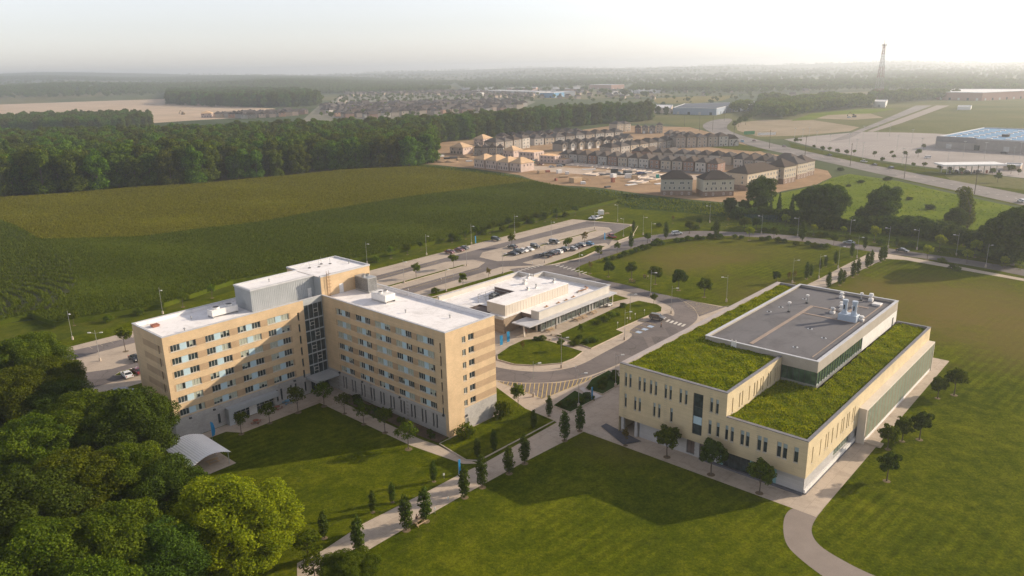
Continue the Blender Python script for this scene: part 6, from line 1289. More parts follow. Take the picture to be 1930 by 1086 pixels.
for k in range(19): b.box(-9, 9, -.01, .01, .1 + k * .19, .13 + k * .19, fr=fl)
for k in range(90): b.box(-9 + .2 * k, -8.98 + .2 * k, -.012, .012, .1, 3.55, fr=fl)
b.build('net', surf('net_blue', (0.03, 0.09, 0.13), (0.02, 0.07, 0.10), bump=0), t)
# ------------------------------------------------------------------ vehicles
PAINT = painted('car_paint'); TYRE = surf('tyre_rubber', (0.025,) * 3, (0.018,) * 3, bump=0); RIM = surf('alloy_rim', (0.45,) * 3, (0.36,) * 3, rough=.35, metallic=.8, bump=0)
CGL = glass('car_glass', (0.012, 0.014, 0.016), .05); LITE = surf('headlight_lens', (0.75, 0.75, 0.72), (0.65, 0.65, 0.62), rough=.1, bump=0); TAIL = surf('tail_lens', (0.35, 0.02, 0.02), (0.28, 0.015, 0.015), rough=.2, bump=0)
def car_meshes(kind):
    """side profiles in metres, lofted with tumblehome"""
    Lr = {'sedan': 4.6, 'suv': 4.7, 'pickup': 5.6, 'van': 5.0, 'jeep': 4.3}[kind]; h = Lr / 2; W = .92 if kind not in ('pickup', 'van') else .98
    low = {'sedan': [(-h, .35), (-h + .02, .80), (-h + .55, .93), (-.9, .98), (1.0, .96), (h - .35, .80), (h, .62), (h, .32)], 'suv': [(-h, .38), (-h, .95), (-h + .2, 1.05), (1.0, 1.05), (h - .3, .95), (h, .75), (h, .38)],
           'pickup': [(-h, .5), (-h, 1.05), (-.35, 1.08), (1.3, 1.10), (h - .2, 1.02), (h, .85), (h, .45)], 'van': [(-h, .35), (-h, 1.05), (1.2, 1.05), (h - .3, .9), (h, .7), (h, .35)], 'jeep': [(-h, .5), (-h, 1.1), (.7, 1.12), (h - .1, 1.08), (h, .95), (h, .5)]}[kind]
    cab = {'sedan': [(-1.55, .95), (-.85, 1.42), (.35, 1.44), (1.15, .95)], 'suv': [(-h + .1, 1.04), (-h + .4, 1.66), (.55, 1.68), (1.25, 1.04)], 'pickup': [(-.4, 1.07), (-.3, 1.78), (.85, 1.80), (1.5, 1.09)], 'van': [(-h + .05, 1.04), (-h + .25, 1.75), (1.0, 1.76), (1.75, 1.0)], 'jeep': [(-h + .03, 1.1), (-h + .1, 1.8), (.35, 1.82), (.7, 1.1)]}[kind]
    def prism(pr, w0, w1, z0, z1):
        b = MB(); n = len(pr); wd = lambda z: w0 + (w1 - w0) * (z - z0) / (z1 - z0)
        b.add([Vector((x, -wd(z), z)) for x, z in pr] + [Vector((x, wd(z), z)) for x, z in pr], [tuple(range(n - 1, -1, -1)), tuple(range(n, 2 * n))] + [(i, (i + 1) % n, n + (i + 1) % n, n + i) for i in range(n)]); return b
    zt = cab[1][1]; d = {}
    d['body'] = (prism(low, W, W * .97, .3, 1.1), PAINT, .05)
    d['window'] = (prism(cab, W * .94, W * .76, 1.0, zt), CGL, .03)
    rt_ = MB(); rt_.hexa([Vector((cab[1][0] - .12, s * W * .80, zt - .06)) for s in (-1,)] + [Vector((cab[2][0] + .14, -W * .80, zt - .06)), Vector((cab[2][0] + .14, W * .80, zt - .06)), Vector((cab[1][0] - .12, W * .80, zt - .06)), Vector((cab[1][0], -W * .70, zt + .03)), Vector((cab[2][0], -W * .70, zt + .03)), Vector((cab[2][0], W * .70, zt + .03)), Vector((cab[1][0], W * .70, zt + .03))])
    for x0, x1, z0_ in ((cab[0][0], cab[1][0], cab[0][1]), (cab[3][0], cab[2][0], cab[3][1])):
        for s in (-1, 1): rt_.tube((x0, s * W * .935, z0_), (x1, s * W * .765, zt - .02), .05, .05, 4)
    d['roof'] = (rt_, PAINT, 0)
    if kind == 'pickup': d['bed_liner'] = (MB().box(-h + .12, -.5, -.78, .78, 1.07, 1.095, fr=fl), DKSTEEL, 0)
    r = .34 if kind in ('sedan', 'van') else .40; out_ = {k: v.build('car_' + k, m_, None, bevel=bv).data for k, (v, m_, bv) in d.items()}
    for nm, s in (('tyre', r), ('rim', r * .6)):
        b = MB(); b.tube((0, -.12 if nm == 'tyre' else -.125, 0), (0, .12 if nm == 'tyre' else .125, 0), s, s, 14); out_[nm] = b.build('car_' + nm, TYRE if nm == 'tyre' else RIM).data
    out_['headlight'] = MB().box(-.05, .03, -.17, .17, -.07, .08, fr=fl).build('car_headlight', LITE).data; out_['tail_light'] = MB().box(-.03, .05, -.10, .10, -.14, .14, fr=fl).build('car_tail', TAIL).data
    for o in [o for o in COL.objects if o.name.startswith('car_')]: bpy.data.objects.remove(o)
    return out_, h, W, r
CARS = {k: car_meshes(k) for k in ('sedan', 'suv', 'pickup', 'van', 'jeep')}
def car(kind, loc, rz, colr, label, group, cat=None, detail=True):
    ms, h, W, r = CARS[kind]; nm = {'sedan': 'parked_car', 'suv': 'parked_car', 'pickup': 'pickup_truck', 'van': 'minivan', 'jeep': 'off_road_car'}[kind]
    t = thing(nm, loc, label, cat or {'pickup': 'pickup truck', 'van': 'van'}.get(kind, 'car'), group, rz)
    for k in ('body', 'window', 'roof', 'bed_liner'):
        if k in ms: o = bpy.data.objects.new(k, ms[k]); COL.objects.link(o); o.parent = t; o.color = (*colr, 1)
    for x in (-h * .62, h * .62):
        for s in (-1, 1):
            o = bpy.data.objects.new('wheel', ms['tyre']); COL.objects.link(o); o.parent = t; o.location = (x, s * (W - .1), r)
            if detail: q = bpy.data.objects.new('rim', ms['rim']); COL.objects.link(q); q.parent = o
    if detail:
        for s in (-1, 1):
            o = bpy.data.objects.new('headlight', ms['headlight']); COL.objects.link(o); o.parent = t; o.location = (h - .01, s * W * .68, .72)
            o = bpy.data.objects.new('tail_light', ms['tail_light']); COL.objects.link(o); o.parent = t; o.location = (-h + .0, s * W * .8, .82)
    return t
BLK, NAVY, DGR, SIL, WHT, RED, GRY, DRED, BLU, DGN = (0.012, 0.012, 0.014), (0.015, 0.02, 0.045), (0.05, 0.052, 0.055), (0.38, 0.39, 0.40), (0.72, 0.71, 0.69), (0.30, 0.035, 0.02), (0.14, 0.14, 0.14), (0.13, 0.02, 0.025), (0.02, 0.16, 0.30), (0.02, 0.035, 0.03)
OUT = EAST; INN = EAST + math.pi
Z4 = SHZ[0] + .002
def cpx(x, y): p_ = g(x, y); p_.z = Z4; return p_
pk = [('sedan', 848, 478, OUT, DRED, 'dark red car at the left end of the far row'), ('sedan', 866, 474, OUT, (0.16, .03, .03), 'red car in the middle of the three by the field'), ('sedan', 875, 470.5, OUT, DGR, 'dark grey car beside the red one by the field'), ('suv', 935, 454, OUT, DGN, 'dark green suv standing alone by the field margin'), ('sedan', 966, 468, INN, DGR, 'dark car under the young tree'), ('sedan', 967.5, 481, OUT, NAVY, 'navy car at the left end of the island row'), ('suv', 977.5, 478, OUT, DGR, 'charcoal car second in the island row'), ('sedan', 986, 475.3, OUT, WHT, 'white car third in the island row'), ('sedan', 997, 472.8, OUT, WHT, 'white hatchback at the right end of the island row'), ('jeep', 1009, 468, OUT, BLK, 'boxy black off roader behind the white hatchback'), ('van', 1045, 459.5, OUT, GRY, 'dark grey van beside the lamp on the grass strip'), ('pickup', 1029, 485, INN, BLK, 'black pickup at the left end of the roadside row'), ('sedan', 1040, 480.5, INN, DGR, 'grey car next to the black pickup'), ('suv', 1051, 478.5, INN, WHT, 'white suv in the roadside row'), ('suv', 1063, 473.5, INN, BLK, 'black suv left of the tree in the roadside row'), ('sedan', 1079, 472, INN, SIL, 'silver car right of the tree in the roadside row'), ('sedan', 1086.5, 469, INN, DGR, 'dark grey car in the roadside row before the last tree'), ('suv', 1094, 466, INN, NAVY, 'dark blue suv before the yellowish tree'), ('sedan', 1110, 462.5, INN, BLU, 'bright blue car at the right end of the roadside row'), ('pickup', 1153, 449, 1.9, RED, 'red pickup parked alone at the car park exit'), ('sedan', 1117, 413.5, 3.9, WHT, 'white car half hidden by the white pickup'), ('pickup', 1127, 414, 3.9, WHT, 'white pickup at the far end of the car park'), ('sedan', 240, 711, INN - .1, WHT, 'white sedan beside the dormitory end wall'), ('sedan', 260, 704, INN, DRED, 'dark red car mostly hidden by the dormitory corner'), ('sedan', 255, 680, OUT, BLK, 'black car hidden behind the dormitory corner'), ('suv', 233, 745, .3, DGR, 'dark car between tree tops and dormitory'), ('suv', 1239, 603, math.atan2(UU.y, UU.x) - 1.45, (0.10, .09, .08), 'grey brown suv in the accessible bays')]
for k, x, y, r_, c_, lab in pk: car(k, cpx(x, y), r_, c_, lab, 'cars parked on the campus')
for k, x, y, (x2, y2), c_, lab in [('suv', 1275.5, 443, (1330, 439), WHT, 'white suv driving on the curving road'), ('sedan', 1600, 460.5, (1500, 448), (.30, .34, .36), 'pale blue grey car driving behind the far walk'), ('sedan', 1700.6, 475.5, (1800, 491), (.03, .035, .035), 'black car driving on the campus road'), ('pickup', 1628, 306.5, (1500, 286), WHT, 'white pickup on the arterial road'), ('sedan', 1648, 312.5, (1500, 288), DGR, 'dark car behind the white pickup on the arterial road'), ('suv', 1679, 318.5, (1500, 290), DGR, 'charcoal suv third in the queue on the arterial road'), ('suv', 1925, 382, (1800, 354), WHT, 'white suv at the right edge of the photo on the arterial road'), ('sedan', 1564, 294, (1700, 324), DGR, 'dark car on the far lane of the arterial road'), ('sedan', 1421, 266.5, (1500, 283), DRED, 'dark red car on the arterial road beyond the townhouses'), ('sedan', 1478, 277.5, (1600, 302), (.2, .1, .09), 'brown car on the arterial road near the utility poles'), ('van', 1747.6, 299, (1700, 301), WHT, 'white van in the retail car park'), ('suv', 1892, 290.5, (1930, 291), BLK, 'black suv in front of the retail store'), ('van', 1399, 268, (1440, 280), (.12, .35, .55), 'bright blue box van at the street corner'), ('van', 1600, 222.5, (1700, 215), (.1, .2, .3), 'blue van near the digger')]:
    a_ = cpx(x, y); b_ = g(x2, y2); car(k, a_, math.atan2(b_.y - a_.y, b_.x - a_.x), c_, lab, 'cars on the roads')
t = thing('golf_cart', L(184.7, -127.6, .06), 'small white golf cart outside the dining hall glazing', 'golf cart', None, TH)
MB().box(-1.1, 1.1, -.55, .55, .28, .62, fr=fl).box(.75, 1.15, -.5, .5, .62, .95, fr=fl).box(-1.15, -.5, -.52, .52, .62, 1.05, fr=fl).build('body', WHITEP, t, bevel=.04); MB().box(-1.15, .8, -.6, .6, 1.82, 1.9, fr=fl).build('roof', DKSTEEL, t, bevel=.02)
b = MB()
for x in (-1.0, .75):
    for s in (-.5, .5): b.tube((x, s, .6), (x * .95, s, 1.82), .03)
b.build('roof_frame', STEEL, t)
for x in (-.7, .75):
    for s in (-.5, .5): MB().tube((x, s - .08, .24), (x, s + .08, .24), .24, .24, 12).build('wheel', TYRE, t)
# ------------------------------------------------------------------ people
SKIN = surf('skin', (0.36, 0.21, 0.14), (0.30, 0.17, 0.11), bump=0); HAIRM = surf('dark_hair', (0.03, 0.022, 0.016), (0.02, 0.015, 0.01), bump=0); CLOTH = painted('clothing', 2.0)
def skin_mesh(name, verts, edges, radii, root, mat, parent, sub=1):
    me = bpy.data.meshes.new(name); me.from_pydata([Vector(v) for v in verts], edges, []); me.materials.append(mat); o = bpy.data.objects.new(name, me); COL.objects.link(o); o.parent = parent
    md = o.modifiers.new('skin', 'SKIN'); md.use_smooth_shade = True
    for i, r in enumerate(radii): me.skin_vertices[0].data[i].radius = (r if isinstance(r, tuple) else (r, r)); me.skin_vertices[0].data[i].use_root = (i == root)
    s_ = o.modifiers.new('sub', 'SUBSURF'); s_.levels = sub; s_.render_levels = sub; return o
def person(loc, rz, pose, shirt, trousers, label, group):
    """one continuous body; shirt, trousers and hair are its children"""
    t = thing('person', loc, label, 'person', group, rz)
    sit = pose == 'sit'; st = .28 if pose == 'walk' else .08
    hip = .48 if sit else .92
    V = [(0, 0, hip), (0, 0, hip + .28), (0, 0, hip + .50), (0, 0, hip + .60), (.01, 0, hip + .68), (.02, 0, hip + .78)]; R = [(.15, .11), (.14, .10), (.17, .10), .055, .075, .085]; Ed = [(0, 1), (1, 2), (2, 3), (3, 4), (4, 5)]
    fing = []
    for s in (-1, 1):
        k = len(V); f = s * st
        if sit: V += [(.02, s * .10, hip), (.44, s * .11, hip), (.46, s * .11, .08), (.60, s * .11, .04)]
        else: V += [(0, s * .10, hip - .06), (f * .45 + .03, s * .11, .50), (f, s * .11, .08), (f + .15, s * .12, .035)]
        R += [.085, .062, .042, (.045, .03)]; Ed += [(0, k), (k, k + 1), (k + 1, k + 2), (k + 2, k + 3)]
        k = len(V); f = -s * st * .8
        if sit: V += [(0, s * .19, hip + .48), (.06, s * .24, hip + .22), (.26, s * .16, hip + .12), (.34, s * .13, hip + .11)]
        else: V += [(0, s * .19, hip + .48), (f * .3 - .02, s * .23, hip + .22), (f * .8 + .05, s * .23, hip - .02), (f * .8 + .07, s * .23, hip - .09)]
        R += [.055, .042, .028, (.036, .018)]; Ed += [(2, k), (k, k + 1), (k + 1, k + 2), (k + 2, k + 3)]
        w_ = Vector(V[k + 3]); d = (w_ - Vector(V[k + 2])).normalized()
        for q in range(4):
            o_ = (q - 1.5) * .018; i = len(V); ln = (.075, .085, .08, .062)[q]; V += [tuple(w_ + Vector((o_, 0, 0)) + d * ln * .55), tuple(w_ + Vector((o_ + .004, -s * .012, 0)) + d * ln)]; R += [.009, .007]; Ed += [(k + 3, i), (i, i + 1)]
        i = len(V); V += [tuple(w_ + Vector((.035, -s * .01, .02)) + d * .01), tuple(w_ + Vector((.045, -s * .02, -.0)) + d * .03)]; R += [.010, .008]; Ed += [(k + 3, i), (i, i + 1)]
    i = len(V); V += [(.095, 0, hip + .755)]; R += [.016]; Ed += [(5, i)]     # nose
    for s in (-1, 1): i = len(V); V += [(.01, s * .088, hip + .76)]; R += [.014]; Ed += [(5, i)]
    skin_mesh('body', V, Ed, R, 0, SKIN, t)
    b = MB()
    for s in (-1, 1): b.tube((.085, s * .032, hip + .785), (.1, s * .032, hip + .785), .011, .009, 6)
    b.tube((.088, -.022, hip + .715), (.088, .022, hip + .715), .008, .008, 5); b.build('face', HAIRM, t)
    tv = [(0, 0, hip + .02), (0, 0, hip + .28), (0, 0, hip + .50)] ; tr_ = [(.165, .125), (.155, .115), (.185, .115)]; te = [(0, 1), (1, 2)]
    for k, s in ((10, -1), (10, 1)):
        a0 = V[6 + 4 + (0 if s < 0 else 4 + 4 + 10)]; a1 = V[6 + 5 + (0 if s < 0 else 4 + 4 + 10)]; i = len(tv); tv += [a0, a1]; tr_ += [.068, .056]; te += [(2, i), (i, i + 1)]
    o = skin_mesh('shirt', tv, te, tr_, 0, CLOTH, t); o.color = (*shirt, 1)
    pv_ = [(0, 0, hip + .04)]; pr2 = [(.165, .12)]; pe = []
    for off in (6, 6 + 4 + 4 + 10):
        i = len(pv_); pv_ += V[off:off + 3]; pr2 += [.098, .074, .058]; pe += [(0, i), (i, i + 1), (i + 1, i + 2)]
    o = skin_mesh('trousers', pv_, pe, pr2, 0, CLOTH, t); o.color = (*trousers, 1)
    hb_ = bmesh.new(); bmesh.ops.create_uvsphere(hb_, u_segments=12, v_segments=8, radius=.1)
    for v_ in hb_.verts: v_.co = Vector((v_.co.x * .98 - .012, v_.co.y * .92, max(v_.co.z, -.02 - .05 * (v_.co.x < 0)) * 1.08 + hip + .81))
    me = bpy.data.meshes.new('hair'); hb_.to_mesh(me); hb_.free(); me.materials.append(HAIRM); o = bpy.data.objects.new('hair', me); COL.objects.link(o); o.parent = t
ZP = .03
def pp(x, y): q = g(x, y); q.z = SHZ[0]; return q
person(pp(1246, 620), 2.4, 'walk', (.02, .02, .025), (.02, .02, .025), 'person in dark clothes walking across the ring road', None)
for i, (x, y, sh) in enumerate([(1186, 535.5, (.03, .03, .03)), (1189.5, 536.2, (.05, .05, .06)), (1192.5, 536.6, (.2, .06, .05)), (1196, 537.2, (.03, .03, .05))]): person(pp(x, y), EAST + 3.1, 'walk', sh, (.03, .03, .04), ['leftmost walker in black of the group on the ring road pavement', 'second walker in dark grey of the pavement group', 'walker with a reddish top in the pavement group', 'rightmost walker in navy of the pavement group'][i], 'group walking on the ring road pavement')
for i, (x, y) in enumerate([(1213.5, 526.5), (1216.5, 527), (1221, 527.8)]): person(pp(x, y), 1.0 + i, 'stand', [(.03, .03, .03), (.05, .05, .05), (.6, .6, .58)][i], (.03, .03, .04), ['person in black on the round lawn, left of three', 'person in dark grey on the round lawn, middle of three', 'person in a white top on the round lawn, right of three'][i], 'three people on the round lawn')
person(g(790, 987) + Vector((-.45, .62, 0)) + Vector((0, 0, .0)), TH - 1.57, 'sit', (.02, .02, .02), (.03, .03, .05), 'person in black seated at the picnic table on the broad walk', None)
for i, (a, b) in enumerate([(169.8, -127.9), (158.0, -127.2), (148.9, -130.6)]): person(L(a, b, .05), 2.0 + i, 'stand', [(.03, .03, .04), (.05, .1, .2), (.25, .06, .06)][i], (.04, .04, .05), ['person in dark clothes by the hall picnic tables', 'person in a blue top by the near canopy end', 'person in a red top under the entrance canopy'][i], 'people outside the dining hall')
# ------------------------------------------------------------------ houses
SIDE = painted('house_siding', 2.0)
SHING = shingle('dark_shingle', (0.085, 0.070, 0.062), (0.045, 0.04, 0.038))
SHING2 = shingle('brown_shingle', (0.12, 0.095, 0.078), (0.08, 0.066, 0.056))
PLY = surf('plywood', (0.58, 0.40, 0.24), (0.46, 0.31, 0.18), scale=.4, fine=2, bump=0)
OSB = surf('house_wrap', (0.58, 0.46, 0.40), (0.46, 0.36, 0.31), scale=.4, fine=2, bump=0)
BRK = surf('brown_red_brick', (0.27, 0.19, 0.145), (0.19, 0.135, 0.10), scale=.6, fine=4, bump=0)
def roof_mb(w, d, z, h, kind, ov=.4, ridge=None):
    b = MB(); W, D = w / 2 + ov, d / 2 + ov; t = -.18
    if kind == 'hip':
        if w >= d: r = (W - D) if ridge is None else ridge; R0, R1 = Vector((-r, 0, z + h)), Vector((r, 0, z + h))
        else: r = D - W; R0, R1 = Vector((0, -r, z + h)), Vector((0, r, z + h))
        C = [Vector((-W, -D, z)), Vector((W, -D, z)), Vector((W, D, z)), Vector((-W, D, z))]; Bt = [c + Vector((0, 0, t)) for c in C]
        if w >= d: F = [(0, 1, 5, 4), (1, 2, 5), (2, 3, 4, 5), (3, 0, 4)]
        else: F = [(0, 1, 4), (1, 2, 5, 4), (2, 3, 5), (3, 0, 4, 5)]
        b.add(C + [R0, R1] + Bt, F + [(6, 7, 1, 0), (7, 8, 2, 1), (8, 9, 3, 2), (9, 6, 0, 3), (9, 8, 7, 6)])
    elif kind == 'gable':   # ridge along depth
        C = [Vector((-W, -D, z)), Vector((W, -D, z)), Vector((W, D, z)), Vector((-W, D, z)), Vector((0, -D, z + h)), Vector((0, D, z + h))]
        b.add(C, [(0, 4, 5, 3), (1, 2, 5, 4), (0, 1, 4), (2, 3, 5), (0, 3, 2, 1)])
    return b
def win_mb(x, y, z, w, h, ax='x', s=-1):
    """frame and pane boxes proud of the wall; ax is the wall direction, s its outward sign"""
    f, p_ = MB(), MB()
    def bx(b, u0, u1, z0, z1, q0, q1):
        if ax == 'x': b.box(u0, u1, min(y + s * q0, y + s * q1), max(y + s * q0, y + s * q1), z0, z1, fr=fl)
        else: b.box(min(x + s * q0, x + s * q1), max(x + s * q0, x + s * q1), u0, u1, z0, z1, fr=fl)
    c = x if ax == 'x' else y
    bx(f, c - w / 2 - .1, c - w / 2, z - .1, z + h + .1, 0, .06); bx(f, c + w / 2, c + w / 2 + .1, z - .1, z + h + .1, 0, .06); bx(f, c - w / 2, c + w / 2, z - .1, z, 0, .06); bx(f, c - w / 2, c + w / 2, z + h, z + h + .1, 0, .06); bx(f, c - .04, c + .04, z, z + h, .001, .05)
    bx(p_, c - w / 2, c + w / 2, z, z + h, .0, .025); return f, p_
HP_ = {}
def house_proto(key, name, w, d, h, rh, rkind, roofm, wins, wallm=None, doors=(), base=0.0, gables=(), rough=None, ridge=None):
    P = []; wm = wallm or SIDE
    b = MB(); b.box(-w / 2, w / 2, -d / 2, d / 2, base, h, fr=fl)
    if rkind == 'gable': b.add([Vector((-w / 2, -d / 2, h)), Vector((w / 2, -d / 2, h)), Vector((0, -d / 2, h + rh * .93)), Vector((-w / 2, d / 2, h)), Vector((w / 2, d / 2, h)), Vector((0, d / 2, h + rh * .93))], [(0, 1, 2), (3, 5, 4)])
    P.append(('wall', b, wm, []))
    if base: b = MB(); b.box(-w / 2 - .04, w / 2 + .04, -d / 2 - .04, d / 2 + .04, 0, base, fr=fl); P.append(('brick_base', b, BRK, []))
    if rkind == 'open':
        b = MB()
        for k in range(int(w / 1.2)): b.box(-w / 2 + .3 + 1.2 * k, -w / 2 + .42 + 1.2 * k, -d / 2, d / 2, h, h + .35, fr=fl)
        P.append(('joists', b, PLY, []))
    else: P.append(('roof', roof_mb(w, d, h, rh, rkind, ridge=ridge), roofm, []))
    for (gx, gw, gd, gh) in gables:
        b = MB(); y0 = -d / 2 - gd
        b.add([Vector((gx - gw / 2, y0, 0)), Vector((gx + gw / 2, y0, 0)), Vector((gx + gw / 2, y0, gh)), Vector((gx, y0, gh + gw * .42)), Vector((gx - gw / 2, y0, gh)), Vector((gx - gw / 2, 0, 0)), Vector((gx + gw / 2, 0, 0)), Vector((gx + gw / 2, 0, gh)), Vector((gx, 0, gh + gw * .42)), Vector((gx - gw / 2, 0, gh))], [(0, 1, 2, 3, 4), (1, 6, 7, 2), (0, 4, 9, 5)])
        gb = ('gable', b, wm, [])
        r_ = MB(); e = gw / 2 + .3; zz = gh - .2; top = gh + gw * .42 + .06
        for s in (-1, 1): r_.hexa([Vector((gx + s * e, y0 - .3, zz)), Vector((gx, y0 - .3, top)), Vector((gx, .5, top)), Vector((gx + s * e, .5, zz)), Vector((gx + s * e, y0 - .3, zz + .15)), Vector((gx, y0 - .3, top + .15)), Vector((gx, .5, top + .15)), Vector((gx + s * e, .5, zz + .15))])
        gb[3].append(('gable_roof', r_, roofm)); P.append(gb)
    for (x, y, z, ww, hh, ax, s) in wins:
        f, p_ = win_mb(x, y, z, ww, hh, ax, s); P.append(('window', f, WHITEP if rough is None else OSB, [('pane', p_, GLASS if rough is None else DKSTEEL)]))
    for (x, y, ww, hh, nm) in doors:
        b = MB(); b.box(x - ww / 2, x + ww / 2, y - .05, y + .05, 0.02, hh, fr=fl); P.append((nm, b, WHITEP if nm == 'garage_door' else BRK, []))
    L_ = []
    for nm, b, m_, sub in P:
        o = b.build('house_' + nm, m_); dat = o.data; bpy.data.objects.remove(o); ss = []
        for n2, b2, m2 in sub: o = b2.build('house_' + n2, m2); ss.append((n2, o.data)); bpy.data.objects.remove(o)
        L_.append((nm, dat, ss))
    HP_[key] = (name, L_)
def house(key, loc, rz, colr, label, group, cat='house', sc=1.0):
    nm, L_ = HP_[key]; t = thing(nm, loc, label, cat, group, rz, sc)
    for n_, dat, ss in L_:
        o = bpy.data.objects.new(n_, dat); COL.objects.link(o); o.parent = t; o.color = (*colr, 1)
        for n2, d2 in ss: q = bpy.data.objects.new(n2, d2); COL.objects.link(q); q.parent = o
    return t
wr = lambda y, s, zs, xs, w=1.1, h=1.4: [(x, y, z, w, h, 'x', s) for z in zs for x in xs]
ws = lambda x, s, zs, ys, w=.9, h=1.3: [(x, y, z, w, h, 'y', s) for z in zs for y in ys]
house_proto('row', 'row_house', 7.8, 12, 6.4, 3.0, 'hip', SHING, wr(-6, -1, (1.0, 3.9), (-2.2, 1.9)) + ws(3.9, 1, (3.9,), (-2, 3)) + ws(-3.9, -1, (3.9,), (2,)), doors=[(0, -6, 1.0, 2.1, 'door')])
house_proto('row2', 'row_house', 7.8, 12, 6.4, 3.2, 'hip', SHING2, wr(-6, -1, (.9, 3.9), (-2.5, 0.2, 2.6), .9) + ws(3.9, 1, (1.2, 3.9), (1,)), doors=[(1.4, -6, 1.0, 2.1, 'door')])
house_proto('gab', 'gabled_house', 7.8, 11, 6.2, 3.0, 'hip', SHING, wr(-5.5, -1, (3.8,), (2.4,)) + [(-1.4, -7.0, 3.7, 1.6, 1.5, 'x', -1)] + ws(3.9, 1, (3.8,), (-2, 2)), doors=[(-1.6, -7.0, 2.5, 2.2, 'garage_door'), (2.4, -5.5, 1.0, 2.1, 'door')], gables=[(-1.4, 4.2, 1.5, 5.6)])
house_proto('gab2', 'gabled_house', 8.2, 11, 6.2, 3.4, 'gable', SHING2, wr(-5.5, -1, (1.0, 3.8), (-2.0, 2.0)) + ws(4.1, 1, (3.8,), (-2, 2)), doors=[(0, -5.5, 1.0, 2.1, 'door')], gables=[(2.2, 3.4, 1.2, 3.0)])
house_proto('tall', 'tall_townhouse', 8.0, 12, 9.0, 2.8, 'hip', SHING2, wr(-6, -1, (1.0, 3.9, 6.7), (-2.2, 1.9)) + ws(4, 1, (3.9, 6.7), (-2, 2)), doors=[(0, -6, 1.0, 2.1, 'door')])
house_proto('block', 'townhouse_block', 17.5, 13, 9.6, 4.2, 'hip', SHING, wr(-6.5, -1, (6.6,), (-6.5, -3.4, -2.2, 2.2, 3.4, 6.5), .9) + wr(-6.5, -1, (3.7,), (-7, -4, -1.4, 1.4, 4, 7), .9, 1.5) + wr(-6.5, -1, (.7,), (-7, -3, 3, 7), .9, 1.3) + ws(8.75, 1, (3.7, 6.6), (-3.5, 3.5)), base=2.9, doors=[(-5, -6.55, 1.6, 2.2, 'patio_door'), (5, -6.55, 1.6, 2.2, 'patio_door')])
house_proto('long', 'townhouse_block', 30, 13, 9.4, 4.0, 'hip', SHING2, wr(-6.5, -1, (6.5,), [-13 + 2.9 * k for k in range(10)], .9) + wr(-6.5, -1, (3.7,), [-13 + 2.9 * k for k in range(10)], .9, 1.5) + wr(-6.5, -1, (.7,), [-12 + 4 * k for k in range(7)], 1.3, 1.7) + ws(-15, -1, (3.7, 6.5), (-3.5, 3.5)), base=2.9)
house_proto('unit', 'townhouse_block', 14, 13, 9.4, 3.8, 'hip', SHING2, wr(-6.5, -1, (3.7, 6.5), (-5.4, -2.7, 0, 2.7, 5.4), .9) + wr(-6.5, -1, (.7,), (-4, 0, 4), 1.3, 1.7) + ws(-7, -1, (3.7, 6.5), (-3.5, 3.5)), base=2.9)
house_proto('framed', 'unfinished_house', 9.5, 12, 6.2, 3.4, 'hip', PLY, wr(-6, -1, (.9,), (-3.4, -1.2, 1.2, 3.4), .9, 1.8) + wr(-6, -1, (3.9,), (-2.6, 2.6), .9) + ws(4.75, 1, (3.8,), (-3, 0, 3)), wallm=OSB, rough=1, ridge=0.6)
house_proto('openh', 'unfinished_house', 12, 12, 5.8, 0, 'open', PLY, wr(-6, -1, (.9, 3.7), (-4, -1.4, 1.4, 4), .9) + ws(6, 1, (3.7,), (-3, 0, 3)), wallm=OSB, rough=1)
house_proto('openl', 'unfinished_house', 13, 11, 2.9, 0, 'open', PLY, wr(-5.5, -1, (.8,), (-4, 0, 4), 1.1), wallm=OSB, rough=1)
house_proto('simple', 'suburban_house', 10, 12, 5.8, 3.2, 'hip', SHING, wr(-6, -1, (3.6,), (-2.5, 2.5), 1.3), ridge=.5)
house_proto('simple2', 'suburban_house', 10, 12, 5.8, 3.6, 'gable', SHING2, wr(-6, -1, (3.6,), (-2.5, 2.5), 1.3))
WALLC = [(.42, .35, .27), (.36, .30, .24), (.30, .26, .22), (.46, .42, .37), (.26, .16, .12), (.38, .36, .33)]
def row(p0, p1, n, keys, label, grp, flip=False, z=0.0, seed=1, push=0.0, cat='house', fill=.88):
    A, B = g(*p0, z), g(*p1, z); A.z = B.z = 0; d = (B - A); rz = math.atan2(d.y, d.x) + (math.pi if flip else 0); r = random.Random(seed); wd = d.length / n
    nat = {'row': 7.8, 'row2': 7.8, 'gab': 7.8, 'gab2': 8.2, 'tall': 8.0, 'framed': 9.5, 'simple': 10, 'simple2': 10, 'openh': 12, 'openl': 13}
    q = Vector((-d.y, d.x, 0)).normalized() * push
    for i in range(n):
        k = keys[i % len(keys)] if len(keys) > 3 else r.choice(keys); c = A.lerp(B, (i + .5) / n) + q; s = min(1.5, wd / nat[k] * fill)
        house(k, c, rz, r.choice(WALLC), label.replace('#', nth(i)), grp, cat, (s * .995, max(.85, min(1.15, s)), r.uniform(.97, 1.06)))
row((1062, 281), (1362, 299), 15, ['row', 'row2'], 'row house facing the bare building lots, # from the left', 'row houses facing the bare lots', z=9.3, seed=2)
row((1196, 276), (1459, 290), 12, ['gab', 'gab2', 'gab'], 'gabled house in the row behind the front one, # from the left', 'gabled houses of the second row', True, z=9.2, seed=3)
row((1140, 270.5), (1262, 257), 7, ['row', 'row2'], 'row house on the short middle street, # from the left', 'row houses of the middle street', z=9.2, seed=4)
row((1048, 265), (1186, 253), 9, ['gab', 'gab2', 'gab'], 'gabled house on the rear street, # from the left', 'gabled houses of the rear street', z=9.2, seed=5)
